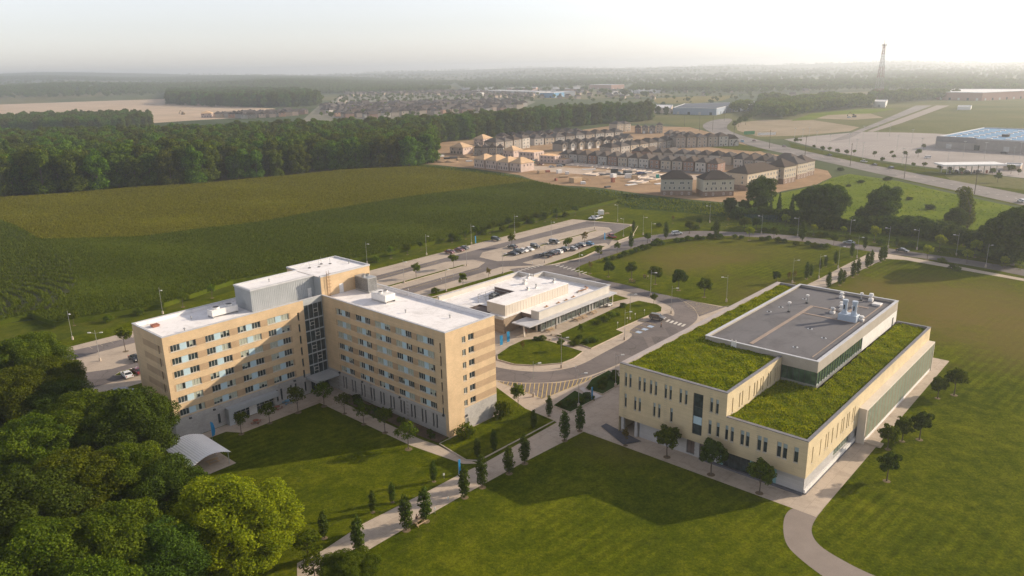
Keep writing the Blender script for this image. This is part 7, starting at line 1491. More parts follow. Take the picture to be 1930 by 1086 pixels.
row((998, 255.5), (1167, 242), 9, ['row', 'row2'], 'dark roofed house in front of the top row, # from the left', 'dark roofed houses below the top row', z=9.2, seed=6)
row((938, 250.5), (1095, 241), 9, ['gab', 'gab', 'gab2'], 'gabled house of the top row by the wood, # from the left', 'gabled houses of the top row', z=9.2, seed=7)
row((1268, 257.5), (1388, 253), 6, ['tall', 'gab2', 'tall'], 'tall house beside the arterial road, # from the left', 'tall houses beside the arterial road', z=9.8, seed=8)
row((1196, 234.5), (1250, 234), 4, ['gab', 'gab2', 'tall'], 'house at the far green edge, # from the left', 'houses at the far green edge', z=9.5, seed=9)
row((1155, 233), (1182, 231), 2, ['tall', 'gab2', 'tall'], 'pale house by the end of the wood, # from the left', 'pale houses by the end of the wood', z=9.5, seed=10)
row((1258, 245), (1306, 248), 4, ['row2', 'row2', 'row'], 'house with a big dark roof near the road bend, # from the left', 'big dark roofs near the road bend', z=9.8, seed=11)
row((922, 263), (988, 254), 4, ['tall', 'tall', 'tall'], 'tall pale townhouse by the framed houses, # from the left', 'tall pale townhouses', z=11.5, seed=12)
row((893, 272), (950, 271), 4, ['row2', 'gab2', 'row2'], 'brown house behind the plywood roofs, # from the left', 'brown houses behind the plywood roofs', z=9.2, seed=13)
row((1390, 290.5), (1470, 296), 4, ['row', 'gab', 'row2'], 'house between the second row and the long townhouses, # from the left', 'houses before the long townhouses', z=9.2, seed=21)
row((894, 315), (985, 325), 4, ['framed', 'framed', 'framed'], 'unfinished house with bare plywood roof in the joined row, # from the left', 'joined unfinished houses', seed=14, push=6)
def one(k, x, y, rz, label, colr=(.40, .38, .33), cat='house', sc=1.0, push=6.0, grp=None):
    p_ = g(x, y); house(k, p_ + Vector((-math.sin(rz), math.cos(rz), 0)) * push, rz, colr, label, grp, cat, sc)
R1 = math.atan2((g(1362, 299) - g(1062, 281)).y, (g(1362, 299) - g(1062, 281)).x)
one('framed', 862, 291, R1 + .1, 'wide unfinished house with plywood roof at the edge of the site', sc=(1.5, 1.2, 1.0)); one('framed', 903, 274, R1, 'unfinished house with a pale plywood roof near the wood', sc=(1.3, 1.1, 1.05))
one('openh', 993, 304, R1, 'tall roofless unfinished house with pale walls', sc=(1.3, 1.1, 1.25)); one('openh', 1031, 307, R1, 'lower roofless unfinished house beside the tall one', sc=(1.25, 1.0, .95)); one('openl', 1052, 308, R1, 'single storey unfinished walls at the end of the framed row')
one('framed', 958, 297, R1, 'unfinished house behind the joined plywood roofs', sc=(1.2, 1, .95))
RB_ = math.atan2((g(1304, 371) - g(1250, 366)).y, (g(1304, 371) - g(1250, 366)).x)
one('block', 1275, 368.5, -.16, 'three storey townhouse block with brick base, left of the front pair', (.40, .375, .31), 'townhouse block', .98); one('block', 1353, 370, .06, 'three storey townhouse block with brick base, right of the front pair', (.44, .42, .34), 'townhouse block', 1.0)
rl = math.atan2((g(1473, 346) - g(1400, 361)).y, (g(1473, 346) - g(1400, 361)).x)
one('long', 1437, 354, rl, 'long three storey townhouse block with brown roof behind the hedgerow tree', (.52, .43, .32), 'townhouse block', (1.12, 1.1, 1.05), 7); one('unit', 1489, 345.5, rl, 'townhouse block joined to the end of the long one', (.46, .39, .29), 'townhouse block', (1.0, 1.0, 1.12), 7)
one('unit', 1512, 337, rl, 'townhouse block second from the sandy bend', (.46, .39, .29), 'townhouse block', (.85, 1.0, 1.05), 7); one('unit', 1527, 332, rl, 'townhouse block at the sandy bend', (.42, .36, .28), 'townhouse block', (.8, 1, 1.02), 7)
one('row2', 1505, 322, rl, 'dark roofed house behind the last townhouse blocks', (.3, .26, .22), 'house', (1.6, 1.2, 1.2), 9)
# far suburbs
def suburb(poly, sp, seed, label, grp, cap, ang):
    pts_ = scatter(poly, sp, seed, .12); r = random.Random(seed); ca, sa = math.cos(ang), math.sin(ang); pts_ = sorted(pts_, key=lambda q: math.hypot(*q))[:cap]
    for q in pts_: house(r.choice(['simple', 'simple2']), Vector((q[0] + r.uniform(-2, 2), q[1] + r.uniform(-2, 2), 0)), ang + r.choice([0, math.pi / 2, math.pi]), r.choice(WALLC + [(.55, .42, .34), (.5, .3, .2)]), label, grp, 'house', r.uniform(1.0, 1.25))
suburb([(632, 222), (700, 225), (750, 219), (960, 210), (990, 200), (960, 190), (850, 184), (720, 182), (655, 186), (640, 200)], 27, 41, 'small dark roofed suburban house beyond the long wood', 'far suburban houses', 230, .5)
suburb([(400, 221), (470, 224), (560, 218), (600, 210), (596, 203), (520, 207), (450, 206)], 17, 42, 'brown house of the new rows below the block of wood', 'houses below the block of wood', 46, .3)
suburb([(606, 216), (640, 214), (650, 190), (640, 182), (612, 186)], 26, 43, 'unfinished tan house beside the pale suburban street', 'tan houses beside the suburban street', 16, .9)
one('framed', 390, 222, .2, 'lone brick red roofed house at the edge of the earthworks', sc=(1.8, 1.6, 1.2)); 
sheet('suburb_street', [(612, 216), (640, 216), (655, 190), (648, 180), (640, 180), (634, 196)], surf('pale_street', (0.50, 0.40, 0.32), (0.38, 0.30, 0.24), scale=.05, fine=.3, bump=0), 'pale unfinished street in the far suburb')
# ------------------------------------------------------------------ retail park, filling station, works
def shed(name, pts, h, label, wallm, roofm, cat='building', stripe=None, units=0, group=None, winb=True, trim=CAP):
    """large flat building from its ground outline: walls, roof deck, parapet, dock doors or glazing"""
    P = [g(*p) if not isinstance(p, Vector) else p for p in pts]; c = sum(P, Vector()) / len(P); t = thing(name, c, label, cat, group); n = len(P)
    b = MB(c)
    for i in range(n):
        a, d = P[i], P[(i + 1) % n]; b.quad(a, d, d + ZZ * h, a + ZZ * h)
    b.build('wall', wallm, t)
    b = MB(c); b.add([p + ZZ * (h - .7) for p in P], [tuple(range(n))]); b.build('roof', roofm, t)
    b = MB(c)
    for i in range(n):
        a, d = P[i], P[(i + 1) % n]; e = (d - a).normalized(); q = Vector((-e.y, e.x, 0)); q = q if (c - a).dot(q) > 0 else -q
        b.hexa([a + ZZ * (h - .8) - q * .1, d + ZZ * (h - .8) - q * .1, d + ZZ * (h - .8) + q * .5, a + ZZ * (h - .8) + q * .5, a + ZZ * (h + .1) - q * .1, d + ZZ * (h + .1) - q * .1, d + ZZ * (h + .1) + q * .5, a + ZZ * (h + .1) + q * .5])
    b.build('parapet', trim, t)
    if winb:
        for i in range(n):
            a, d = P[i], P[(i + 1) % n]; e = (d - a); ln = e.length; e.normalize(); q = Vector((e.y, -e.x, 0)); q = q if (c - a).dot(q) < 0 else -q
            if ln < 20: continue
            for k in range(min(6, int(ln / 16))):
                m_ = a + e * (ln * (k + .5) / min(6, int(ln / 16))); b = MB(c); b.hexa([m_ - e * 2 - q * .05 + ZZ * .1, m_ + e * 2 - q * .05 + ZZ * .1, m_ + e * 2 + q * .12 + ZZ * .1, m_ - e * 2 + q * .12 + ZZ * .1, m_ - e * 2 - q * .05 + ZZ * min(4, h * .6), m_ + e * 2 - q * .05 + ZZ * min(4, h * .6), m_ + e * 2 + q * .12 + ZZ * min(4, h * .6), m_ - e * 2 + q * .12 + ZZ * min(4, h * .6)]); b.build('dock_door', GLASS if k % 2 else STEEL, t)
    return t, P, c
BR = surf('blue_grey_roof', (0.22, 0.34, 0.48), (0.17, 0.28, 0.41), scale=.02, fine=.2, bump=0, spec=0.0, rough=1.0)
GW = surf('store_wall', (0.34, 0.31, 0.285), (0.27, 0.245, 0.225), scale=.05, fine=.4, bump=0)
F0, F1 = g(1762, 279), g(1990, 292); dF = (F1 - F0).normalized(); qF = Vector((-dF.y, dF.x, 0)); 
if qF.y < 0: qF = -qF
st_, SP, sc_ = shed('retail_store', [F0, F1 + dF * 40, F1 + dF * 40 + qF * 120, F0 + qF * 120], 9.3, 'huge flat store with a blue grey roof dotted with white skylights', GW, BR)
b = 0
for i in range(7):
    for j in range(9):
        c_ = F0 + dF * (9 + 13.5 * j) + qF * (12 + 14 * i) + ZZ * 8.6
        m_ = MB(sc_); m_.hexa([c_ + dF * x + qF * y + ZZ * z for z in (0, .7) for x, y in ((-1.9, -1.2), (1.9, -1.2), (1.9, 1.2), (-1.9, 1.2))]); m_.build('skylight', WHITEP, st_)
for (j, i) in ((2.4, 1.6), (4.2, 3.3), (6, 2.2), (3, 4.6)):
    c_ = F0 + dF * (9 + 13.5 * j) + qF * (12 + 14 * i) + ZZ * 8.6; t = thing('rooftop_unit', c_, ['dark rooftop unit on the blue store roof nearest the front wall', 'dark rooftop unit near the middle of the blue store roof', 'dark rooftop unit at the right of the blue store roof', 'dark rooftop unit toward the back of the blue store roof'][[2.4, 4.2, 6, 3].index(j)], 'rooftop unit', 'units on the blue store roof')
    m_ = MB(c_); m_.hexa([c_ + dF * x + qF * y + ZZ * z for z in (0.3, 2.2) for x, y in ((-2.6, -1.6), (2.6, -1.6), (2.6, 1.6), (-2.6, 1.6))]); m_.build('casing', DKSTEEL, t); m_ = MB(c_); m_.hexa([c_ + dF * x + qF * y + ZZ * z for z in (0.0, .3) for x, y in ((-2.3, -1.3), (2.3, -1.3), (2.3, 1.3), (-2.3, 1.3))]); m_.build('curb', STEEL, t)
m_ = MB(sc_)
for s0, s1 in ((.5, 30), ):
    m_.hexa([F0 + dF * s0 - qF * .3 + ZZ * 5.5, F0 + dF * s1 - qF * .3 + ZZ * 5.5, F0 + dF * s1 + qF * 2 + ZZ * 5.5, F0 + dF * s0 + qF * 2 + ZZ * 5.5, F0 + dF * s0 - qF * .3 + ZZ * 9.8, F0 + dF * s1 - qF * .3 + ZZ * 9.8, F0 + dF * s1 + qF * 2 + ZZ * 9.8, F0 + dF * s0 + qF * 2 + ZZ * 9.8])
m_.build('entrance_fascia', surf('fascia_grey', (0.24, 0.23, 0.23), (0.20, 0.19, 0.19), bump=0), st_)
rl_ = MB()
for i in range(9):
    for k in range(46):
        c_ = F0 - qF * (14 + 11.5 * i) + dF * (-118 + 2.9 * k + 9 * i)
        if not (0 < 1): continue
        e_ = c_ + qF * 4.8; P4 = [v_ + ZZ * (SHZ[0] + .004) for v_ in (c_ - dF * .09, c_ + dF * .09, e_ + dF * .09, e_ - dF * .09)]
        px_, py_ = to_px(c_)
        if inside([g(*q) for q in [(1490, 264), (1600, 252), (1752, 254), (1757, 290), (1720, 305), (1640, 295), (1560, 280)]], c_.x, c_.y): rl_.quad(*P4)
tag(rl_.build('retail_bay_lines', WHI), 'white bay lines of the retail car park', None, None, 'structure'); SHZ[0] += .004
# filling station canopy
a_, b_ = g(1776, 329), g(1893, 327.5); d_ = (b_ - a_).normalized(); q_ = Vector((-d_.y, d_.x, 0)); t = thing('fuel_canopy', a_.lerp(b_, .5), 'long flat white filling station canopy on slim posts', 'canopy'); o_ = t.location; ln = (b_ - a_).length
m_ = MB(o_); m_.hexa([a_ + d_ * x + q_ * y + ZZ * z for z in (5.2, 6.2) for x, y in ((0, -1), (ln, -1), (ln, 13), (0, 13))]); m_.build('canopy_roof', WHITEP, t)
for k in range(5):
    for y in (2.5, 9.5): c_ = a_ + d_ * (ln * (k + .5) / 5) + q_ * y; m_ = MB(o_); m_.tube(c_, c_ + ZZ * 5.2, .3); m_.build('post', STEEL, t)
for k in range(5):
    c_ = a_ + d_ * (ln * (k + .5) / 5 + 1.8) + q_ * 2.5; t = thing('fuel_pump', c_, 'fuel pump under the white canopy, ' + nth(k) + ' from the left', 'fuel pump', 'fuel pumps'); m_ = MB(c_); m_.hexa([c_ + d_ * x + q_ * y + ZZ * z for z in (0.15, 2.1) for x, y in ((-.5, -.35), (.5, -.35), (.5, .35), (-.5, .35))]); m_.build('cabinet', RUST if k % 2 else DKSTEEL, t); m_ = MB(c_); m_.hexa([c_ + d_ * x + q_ * y + ZZ * z for z in (0.02, .15) for x, y in ((-1.2, -.6), (1.2, -.6), (1.2, .6), (-1.2, .6))]); m_.build('plinth', CONC, t)
for k, (x, y) in enumerate([(1805, 325), (1822, 325.5), (1845, 325), (1870, 326)]): car(['suv', 'sedan', 'suv', 'sedan'][k], cpx(x, y), .6, [BLK, DGR, NAVY, DGN][k], 'dark car at the pumps under the white canopy, ' + nth(k) + ' from the left', 'cars at the pumps', detail=False)
shed('kiosk', [(1890, 321), (1922, 322), (1926, 318), (1895, 317)], 3.6, 'small tan kiosk beside the filling station canopy', surf('kiosk_tan', (0.46, 0.36, 0.27), (0.38, 0.30, 0.22), bump=0), WHITEP, winb=False)
# distant sheds
WAL = surf('pale_shed', (0.52, 0.52, 0.53), (0.44, 0.44, 0.45), scale=.02, fine=.1, bump=0); BLUW = surf('blue_grey_shed', (0.30, 0.35, 0.42), (0.25, 0.30, 0.37), scale=.02, fine=.1, bump=0); BRW = surf('red_shed', (0.36, 0.21, 0.16), (0.30, 0.17, 0.13), scale=.02, fine=.1, bump=0); SOL = surf('dark_panel_roof', (0.06, 0.075, 0.10), (0.05, 0.06, 0.085), bump=0)
shed('warehouse', [(1268, 215.5), (1350, 217.5), (1372, 212), (1440, 207), (1420, 203.5), (1290, 207)], 10, 'long blue grey warehouse beyond the road bend', BLUW, SOL)
shed('warehouse', [(1230, 212), (1264, 214), (1268, 207), (1236, 206)], 8, 'low tan building left of the blue grey warehouse', surf('tan_shed', (0.46, 0.36, 0.28), (0.38, 0.30, 0.23), bump=0), WAL)
shed('warehouse', [(1765, 188), (1850, 190), (1930, 186), (1960, 182), (1800, 181)], 14, 'very long white roofed factory near the right edge', BRW, WHITEP)
shed('farm_building', [(1645, 202), (1668, 203), (1672, 198.5), (1650, 198)], 9, 'white building at the foot of the lattice tower', WHITEP, WAL); shed('trailer_unit', [(1804, 207.5), (1829, 207.5), (1831, 205), (1806, 205)], 5, 'white trailer standing alone on the dry field', WHITEP, WAL, 'trailer', winb=False)
dist = [((910, 176), (950, 177.5), 9, WAL, 'long pale'), ((955, 178.5), (1010, 180), 10, WAL, 'wide white'), ((1018, 184.5), (1044, 184.5), 12, surf('bright_blue_shed', (0.10, 0.25, 0.42), (0.08, 0.21, 0.36), bump=0), 'bright blue'), ((1050, 182.5), (1084, 181.5), 12, WHITEP, 'white and tan'), ((1030, 175), (1090, 174), 10, BRW, 'red fronted'), ((1110, 168), (1152, 168.5), 14, BRW, 'reddish brick'), ((1170, 175), (1205, 176), 9, WHITEP, 'bright white'), ((1210, 177), (1245, 176), 8, WAL, 'low pale'), ((870, 171), (890, 171.5), 9, WAL, 'small pale'), ((980, 171), (1010, 170.5), 9, BRW, 'brown fronted'), ((152, 156), (172, 156), 8, WHITEP, 'lone white')]
for (p0, p1, h, m_, nm) in dist:
    A, B = g(*p0), g(*p1); e = (B - A).normalized(); q = Vector((-e.y, e.x, 0)); z = Vector((0, 0, hill(A.x, A.y))); q = q if q.y > 0 else -q
    shed('commercial_building', [A + z, B + z, B + q * 60 + z, A + q * 60 + z], h, nm + ' commercial building in the hazy distance', m_, WAL, 'building')
rx = random.Random(9)
for i in range(34):
    x = rx.uniform(885, 1260); y = rx.uniform(167, 182); A = g(x, y); w_ = rx.uniform(14, 34); d2 = rx.uniform(.3, .9); e = Vector((math.cos(d2), math.sin(d2), 0)); q = Vector((-e.y, e.x, 0)); h = rx.uniform(5, 10)
    shed('town_building', [A, A + e * w_, A + e * w_ + q * w_ * .7, A + q * w_ * .7], h, 'small pale building of the hazy far town', rx.choice([WAL, WHITEP, BRW, GW]), rx.choice([WAL, SOL, WHITEP]), 'building', group='buildings of the far town', winb=False)
# lattice tower
t = thing('lattice_tower', g(1655, 188), 'tall red and white lattice radio tower in the haze', 'radio tower'); o_ = t.location; Ht = 101
RW = surf('tower_red', (0.26, 0.10, 0.085), (0.21, 0.08, 0.07), bump=0); TWH = surf('tower_white', (0.34, 0.33, 0.32), (0.28, 0.27, 0.26), bump=0)
def tower_part(name, z0, z1, mat):
    b = MB(o_); wf = lambda z: 5.6 * (1 - z / Ht) ** 1.15 + 1.3; C = [(-1, -1), (1, -1), (1, 1), (-1, 1)]; nseg = max(1, int((z1 - z0) / 7)); zs = [z0 + (z1 - z0) * k / nseg for k in range(nseg + 1)]
    for k in range(nseg):
        a, c = zs[k], zs[k + 1]
        for i in range(4):
            p0 = o_ + Vector((C[i][0] * wf(a), C[i][1] * wf(a), a)); p1 = o_ + Vector((C[i][0] * wf(c), C[i][1] * wf(c), c)); n0 = o_ + Vector((C[(i + 1) % 4][0] * wf(a), C[(i + 1) % 4][1] * wf(a), a)); n1 = o_ + Vector((C[(i + 1) % 4][0] * wf(c), C[(i + 1) % 4][1] * wf(c), c))
            b.tube(p0, p1, .34, .32, 4); b.tube(p0, n1, .15, .15, 4); b.tube(n0, p1, .15, .15, 4); b.tube(p1, n1, .17, .17, 4)
    b.build(name, mat, t)
for k in range(5): tower_part('lattice_section', Ht * k / 5, Ht * (k + 1) / 5, RW if k % 2 == 0 else TWH)
b = MB(o_)
for a in range(6): th_ = a * 1.047; b.box(0, 0, 0, 0, 0, 0) if False else b.tube(o_ + Vector((math.cos(th_) * 4.2, math.sin(th_) * 4.2, Ht - 4)), o_ + Vector((math.cos(th_) * 4.2, math.sin(th_) * 4.2, Ht + .5)), .45)
for a in range(6): th_ = a * 1.047; b.tube(o_ + Vector((0, 0, Ht - 2)), o_ + Vector((math.cos(th_) * 4.2, math.sin(th_) * 4.2, Ht - 2)), .25)
b.build('antenna_ring', TWH, t); b = MB(o_); b.tube(o_ + ZZ * Ht, o_ + ZZ * (Ht + 11), .3, .15); b.build('top_mast', RW, t)
# utility poles and tall car park lights
def pole(px, py, h, label):
    t = thing('utility_pole', g(px, py), label, 'utility pole', 'utility poles along the arterial road', .7); MB().tube((0, 0, 0), (0, 0, h), .22, .14, 7).build('pole', BARK, t)
    MB().box(-1.3, 1.3, -.08, .08, h - 1.2, h - 1.0, fr=fl).build('crossarm', BARK, t); b = MB()
    for x in (-1.1, 0, 1.1): b.tube((x, 0, h - 1.0), (x, 0, h - .7), .08)
    b.build('insulators', STEEL, t)
for i, (x, y) in enumerate([(1836.5, 366), (1704, 337), (1602, 313), (1517, 295), (1450, 280), (1383, 262), (1343, 246), (1318, 247), (1290, 238), (1365, 228)]): pole(x, y, 16, 'dark wooden utility pole, ' + nth(i) + ' from the right along the arterial road')
def mast_light(px, py, i):
    t = thing('car_park_light', g(px, py), 'tall thin light mast in the retail car park, ' + nth(i) + ' from the left', 'light mast', 'light masts of the retail car park'); MB().tube((0, 0, 0), (0, 0, 12), .13, .09, 6).build('pole', STEEL, t); MB().box(-1.1, 1.1, -.2, .2, 11.8, 12.05, fr=fl).build('light_bar', STEEL, t)
ml = [(1497, 266), (1512, 268), (1524, 265), (1563, 281), (1600, 280), (1613, 292), (1625, 299), (1690, 284), (1718, 270), (1735, 290), (1627, 262), (1653, 262), (1676, 258), (1700, 312), (1786, 306), (1815, 297), (1855, 300), (1908, 310), (1921, 300), (1538, 274)]
for i, q in enumerate(sorted(ml)): mast_light(q[0], q[1], i)
# young trees of the car park
ct = [(1550, 287), (1563, 288.5), (1578, 292), (1595, 294), (1534, 281), (1662, 308), (1720, 318), (1742, 320), (1730, 296), (1680, 295), (1705, 296), (1648, 296), (1610, 293), (1500, 272), (1508, 270), (1770, 324), (1790, 326), (1811, 331), (1870, 331), (1880, 344), (1920, 330), (1905, 328), (1900, 324), (1684, 301), (1740, 282)]
for i, q in enumerate(sorted(ct)): plant(['round1', 'young1', 'round2'][i % 3], g(*q), 'small tree around the retail car park, ' + nth(i) + ' from the left', 'tree', 'small trees around the retail car park', random.uniform(.7, 1.2))
mt = [(1415, 222), (1408, 226), (1402, 229), (1396, 234), (1392, 239), (1412, 229), (1405, 235), (1420, 225), (1385, 243)]
for i, q in enumerate(mt): plant('round2', g(*q), 'round tree on the road bend island, ' + nth(i) + ' from the top', 'tree', 'trees on the road bend island', 1.8)
for i, q in enumerate([(1180, 238), (1250, 206), (1460, 205), (1478, 202), (1430, 210), (1415, 212), (1240, 216), (1255, 217), (1232, 210)]): plant('hedge%d' % (i % 3), g(*q), 'leafy tree between warehouse and wood, ' + nth(i) + ' of the scattered ones', 'tree', 'scattered trees near the warehouse', .8)
# excavator and building site clutter
def digger(px, py, label, s=1.0, c=(.5, .32, .05)):
    t = thing('excavator', g(px, py), label, 'excavator', None, 2.6, s); yl_ = surf('digger_paint', (0.20, 0.14, 0.05), (0.15, 0.10, 0.04), bump=0)
    for y in (-1.2, 1.2): MB().hexa([Vector((x, y + q, z)) for z, xs in ((0.0, (-1.8, 1.8)), (.9, (-2.1, 2.1))) for x, q in ((xs[0], -.3), (xs[1], -.3), (xs[1], .3), (xs[0], .3))]).build('track', DKSTEEL, t)
    MB().box(-2.0, 1.4, -1.3, 1.3, 1.0, 2.2, fr=fl).build('body', yl_, t, bevel=.1); MB().box(.0, 1.5, -1.25, -.1, 2.2, 3.3, fr=fl).build('cab', CGL, t, bevel=.06); MB().tube((1.2, .3, 1.6), (4.2, .3, 5.4), .3, .26, 5).build('boom', yl_, t); MB().tube((4.2, .3, 5.4), (6.4, .3, 2.2), .24, .2, 5).build('arm', yl_, t); MB().hexa([Vector(p) for p in [(5.7, -.4, 1.0), (6.9, -.4, 1.4), (6.9, 1.0, 1.4), (5.7, 1.0, 1.0), (5.9, -.4, 2.2), (6.7, -.4, 2.3), (6.7, 1.0, 2.3), (5.9, 1.0, 2.2)]]).build('bucket', DKSTEEL, t)
digger(1610, 221, 'excavator with raised boom on the bare patch beyond the road', 1.3, (.1, .08, .05)); digger(345, 216, 'excavator standing on the far earthworks', 1.5)
PORT = surf('portable_teal', (0.03, 0.30, 0.24), (0.02, 0.24, 0.19), bump=0)
def crate(px, py, w_, d_, h, mat, label, name, cat, grp, rz=.3, lid=None):
    t = thing(name, g(px, py), label, cat, grp, rz); MB().box(-w_ / 2, w_ / 2, -d_ / 2, d_ / 2, .15, h, fr=fl).build('load', mat, t, bevel=.06); b = MB()
    for y in (-.4, 0, .4): b.box(-w_ / 2, w_ / 2, y * d_ - .08, y * d_ + .08, 0, .15, fr=fl)
    b.build('skids', WOOD, t)
    if lid: MB().box(-w_ / 2 - .1, w_ / 2 + .1, -d_ / 2 - .1, d_ / 2 + .1, h, h + .15, fr=fl).build('lid', lid, t)
cl_ = [(1020, 327, 5, 3, 2.2, 'a'), (1032, 325, 3, 2.5, 1.6, 'r'), (1054, 327, 3.5, 2.5, 2.6, 'w'), (1069, 329, 2.5, 2, 2, 'w'), (1062, 335, 6, 2.5, 1.2, 'a'), (1085, 344, 7, 5, 3.2, 'a'), (1099, 347, 3, 3, 1.6, 'w'), (1048, 341, 1.6, 1.6, 1.6, 'r'), (1156, 335, 3.5, 3, 2.6, 'w'), (1155, 344, 2, 2, 3, 'r'), (1184, 336, 4, 2.5, 3, 'w'), (1196, 340, 3.5, 2.5, 3.4, 'a'), (1158, 326, 5, 2.5, 2.8, 'd'), (1207, 329, 5, 3, 1.6, 'n'), (1183, 327, 6, 3, 1.8, 'd'), (1239, 336, 3, 2, 2.6, 't'), (1006, 308, 1.6, 1.6, 2.6, 't'), (1145, 354, 4, 2, 1, 'd'), (1228, 342, 6, 2, .8, 'a'), (830, 296, 6, 3, 1.6, 'w'), (842, 300, 5, 3, 1.4, 'd'), (870, 302, 8, 4, 1.4, 'a'), (884, 305, 5, 2, 1.2, 'w'), (855, 299, 6, 3, 1.3, 'd'), (1060, 313, 4, 2, 1.5, 'd'), (1110, 320, 10, 3, .5, 'w'), (1130, 323, 9, 3, .5, 'a'), (1140, 330, 7, 3, .8, 'd'), (1172, 330, 6, 2, 1.0, 'd'), (1220, 326, 10, 3, .4, 'w'), (1245, 347, 8, 3, .5, 'w'), (1215, 347, 9, 3, .4, 'a'), (1190, 349, 8, 3, .5, 'w')]
mm = {'a': WOOD, 'r': RUST, 'w': WHITEP, 'd': DKSTEEL, 'n': surf('navy_tarp', (0.03, 0.05, 0.14), (0.025, 0.04, 0.11), bump=0), 't': PORT}; nn_ = {'a': 'tan timber', 'r': 'rust red', 'w': 'white wrapped', 'd': 'dark', 'n': 'navy covered', 't': 'teal portable toilet like'}
ci = {}
for (x, y, a, d, h, k) in sorted(cl_):
    ci[k] = ci.get(k, -1) + 1
    if k == 't': crate(x, y, 1.6, 1.6, 2.6, PORT, ['teal portable toilet beside the roofless framed house', 'teal portable toilet near the townhouse block'][ci[k]], 'portable_toilet', 'portable toilet', None, .3, WHITEP)
    else: crate(x, y, a, d, h, mm[k], nn_[k] + ' stack of building material on the bare site, ' + nth(ci[k]) + ' from the left', 'material_stack', 'material stack', 'material stacks on the site', random.uniform(0, .8))
SLAB = surf('new_concrete', (0.62, 0.53, 0.45), (0.50, 0.42, 0.35), scale=.3, fine=1.5, bump=0)
for i, (x, y) in enumerate([(1085, 311), (1112, 313), (1140, 316), (1168, 318), (1196, 321), (1225, 324), (1120, 329), (1200, 334), (1230, 337), (1205, 343), (1262, 331)]):
    t = thing('foundation', g(x, y), 'bare concrete house foundation on the lots, ' + nth(i) + ' of the poured ones', 'foundation', 'poured foundations', R1); b = MB()
    for (x0, x1, y0, y1) in [(-5.5, 5.5, -6, -5.6), (-5.5, 5.5, 5.6, 6), (-5.5, -5.1, -5.6, 5.6), (5.1, 5.5, -5.6, 5.6), (-.2, .2, -5.6, 5.6)]: b.box(x0, x1, y0, y1, 0, .7, fr=fl)
    b.build('foundation_wall', SLAB, t); MB().box(-5.1, 5.1, -5.6, 5.6, 0, .12, fr=fl).build('slab', SLAB, t)
for i, (x, y, s) in enumerate([(828, 306, 1.0), (850, 306, .8), (1300, 366, .5), (880, 297, .8), (1098, 340, .7)]):
    t = thing('earth_mound', g(x, y), 'heap of brown excavated earth on the site, ' + nth(i) + ' of the heaps', 'earth heap', 'earth heaps'); bmx = bmesh.new(); bmesh.ops.create_icosphere(bmx, subdivisions=3, radius=5 * s)
    for v_ in bmx.verts: v_.co.z = max(-.1, v_.co.z * .4 + .5 * math.sin(v_.co.x * 1.3) * math.sin(v_.co.y * 1.1)); v_.co.x *= 1.5
    me = bpy.data.meshes.new('mound'); bmx.to_mesh(me); bmx.free(); me.materials.append(DIRT); o = bpy.data.objects.new('mound', me); COL.objects.link(o); o.parent = t
for i, (x, y, k, c_) in enumerate([(1018, 312, 'pickup', DRED), (1055, 315, 'van', SIL), (898, 292, 'van', WHT), (1165, 329, 'pickup', BLK), (1198, 332, 'pickup', DGR), (1040, 316, 'sedan', SIL), (905, 291, 'sedan', SIL), (822, 292, 'pickup', WHT), (1213, 330, 'sedan', NAVY)]): car(k, cpx(x, y), R1 + (i % 3) * .5, c_, ['red pickup beside the roofless framed house', 'silver van on the site street', 'white van by the joined plywood roofs', 'black pickup among the material stacks', 'dark grey pickup among the material stacks', 'silver car on the site street', 'small silver car by the joined plywood roofs', 'white pickup by the wood corner of the site', 'navy car on the bare lots'][i], 'vehicles on the housing site')
t = thing('billboard', g(1412, 255.5), 'wide green hoarding sign beside the road bend', 'sign', None, .2); MB().box(-6, 6, -.1, .1, 1, 4.5, fr=fl).build('panel', surf('sign_green', (0.08, 0.28, 0.12), (0.06, 0.22, 0.09), bump=0), t); MB().tube((-5, 0, 0), (-5, 0, 1), .12).tube((5, 0, 0), (5, 0, 1), .12).build('post', WOOD, t)
t = thing('billboard', g(1445, 256), 'long white hoarding sign right of the green one', 'sign', None, .2); MB().box(-10, 10, -.1, .1, .8, 3.2, fr=fl).build('panel', WHITEP, t); MB().tube((-8, 0, 0), (-8, 0, .8), .12).tube((8, 0, 0), (8, 0, .8), .12).build('post', WOOD, t)
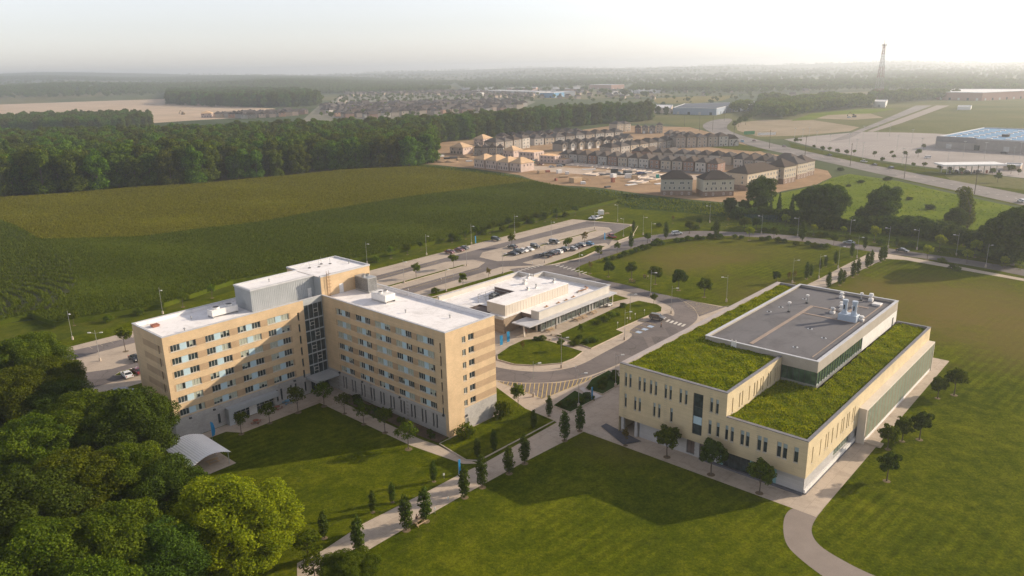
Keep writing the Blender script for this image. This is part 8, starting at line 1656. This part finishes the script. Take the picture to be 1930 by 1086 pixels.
# ------------------------------------------------------------------ the rest of the far suburb: too many and too small to tell apart
def house_mass(points, label):
    me = bpy.data.meshes.new('distant_houses'); me.from_pydata(points, [], []); o = bpy.data.objects.new('distant_houses', me); COL.objects.link(o); tag(o, label, None, None, 'stuff'); o.color = (.34, .27, .21, 1)
    ng = bpy.data.node_groups.new('distant_houses', 'GeometryNodeTree')
    ng.interface.new_socket('Geometry', in_out='INPUT', socket_type='NodeSocketGeometry'); ng.interface.new_socket('Geometry', in_out='OUTPUT', socket_type='NodeSocketGeometry')
    gi = ng.nodes.new('NodeGroupInput'); go = ng.nodes.new('NodeGroupOutput'); ip_ = ng.nodes.new('GeometryNodeInstanceOnPoints'); jn = ng.nodes.new('GeometryNodeJoinGeometry')
    src = next(x for x in bpy.data.objects if x.get('group') == 'far suburban houses')
    for ch in src.children:
        if ch.name.split('.')[0] in ('wall', 'roof'):
            oi = ng.nodes.new('GeometryNodeObjectInfo'); oi.transform_space = 'ORIGINAL'; oi.inputs['Object'].default_value = ch; ng.links.new(oi.outputs['Geometry'], jn.inputs[0])
    rv = ng.nodes.new('FunctionNodeRandomValue'); rv.data_type = 'FLOAT_VECTOR'; vecs = [s_ for s_ in rv.inputs if s_.type == 'VECTOR']; vecs[0].default_value = (0, 0, 0); vecs[1].default_value = (0, 0, 6.283)
    ng.links.new(gi.outputs[0], ip_.inputs['Points']); ng.links.new(jn.outputs[0], ip_.inputs['Instance']); ng.links.new([s_ for s_ in rv.outputs if s_.type == 'VECTOR'][0], ip_.inputs['Rotation']); ng.links.new(ip_.outputs[0], go.inputs[0])
    md = o.modifiers.new('houses', 'NODES'); md.node_group = ng
hp = scatter([(650, 183), (720, 180), (850, 181), (960, 186), (1010, 189), (1000, 181), (900, 174), (700, 174), (650, 177)], 30, 61) + scatter([(1000, 186), (1240, 190), (1250, 180), (1120, 172), (960, 172)], 75, 62) + scatter([(1260, 190), (1420, 190), (1600, 186), (1640, 176), (1300, 170)], 160, 63)
house_mass([(q[0], q[1], 0) for q in hp], 'rows of tiny houses of the far suburb fading into haze')
gt = scatter([(600, 222), (700, 226), (960, 210), (1010, 190), (960, 180), (700, 174), (640, 182)], 38, 64) + scatter([(1000, 190), (1240, 200), (1420, 196), (1420, 180), (1120, 170), (960, 172)], 60, 65)
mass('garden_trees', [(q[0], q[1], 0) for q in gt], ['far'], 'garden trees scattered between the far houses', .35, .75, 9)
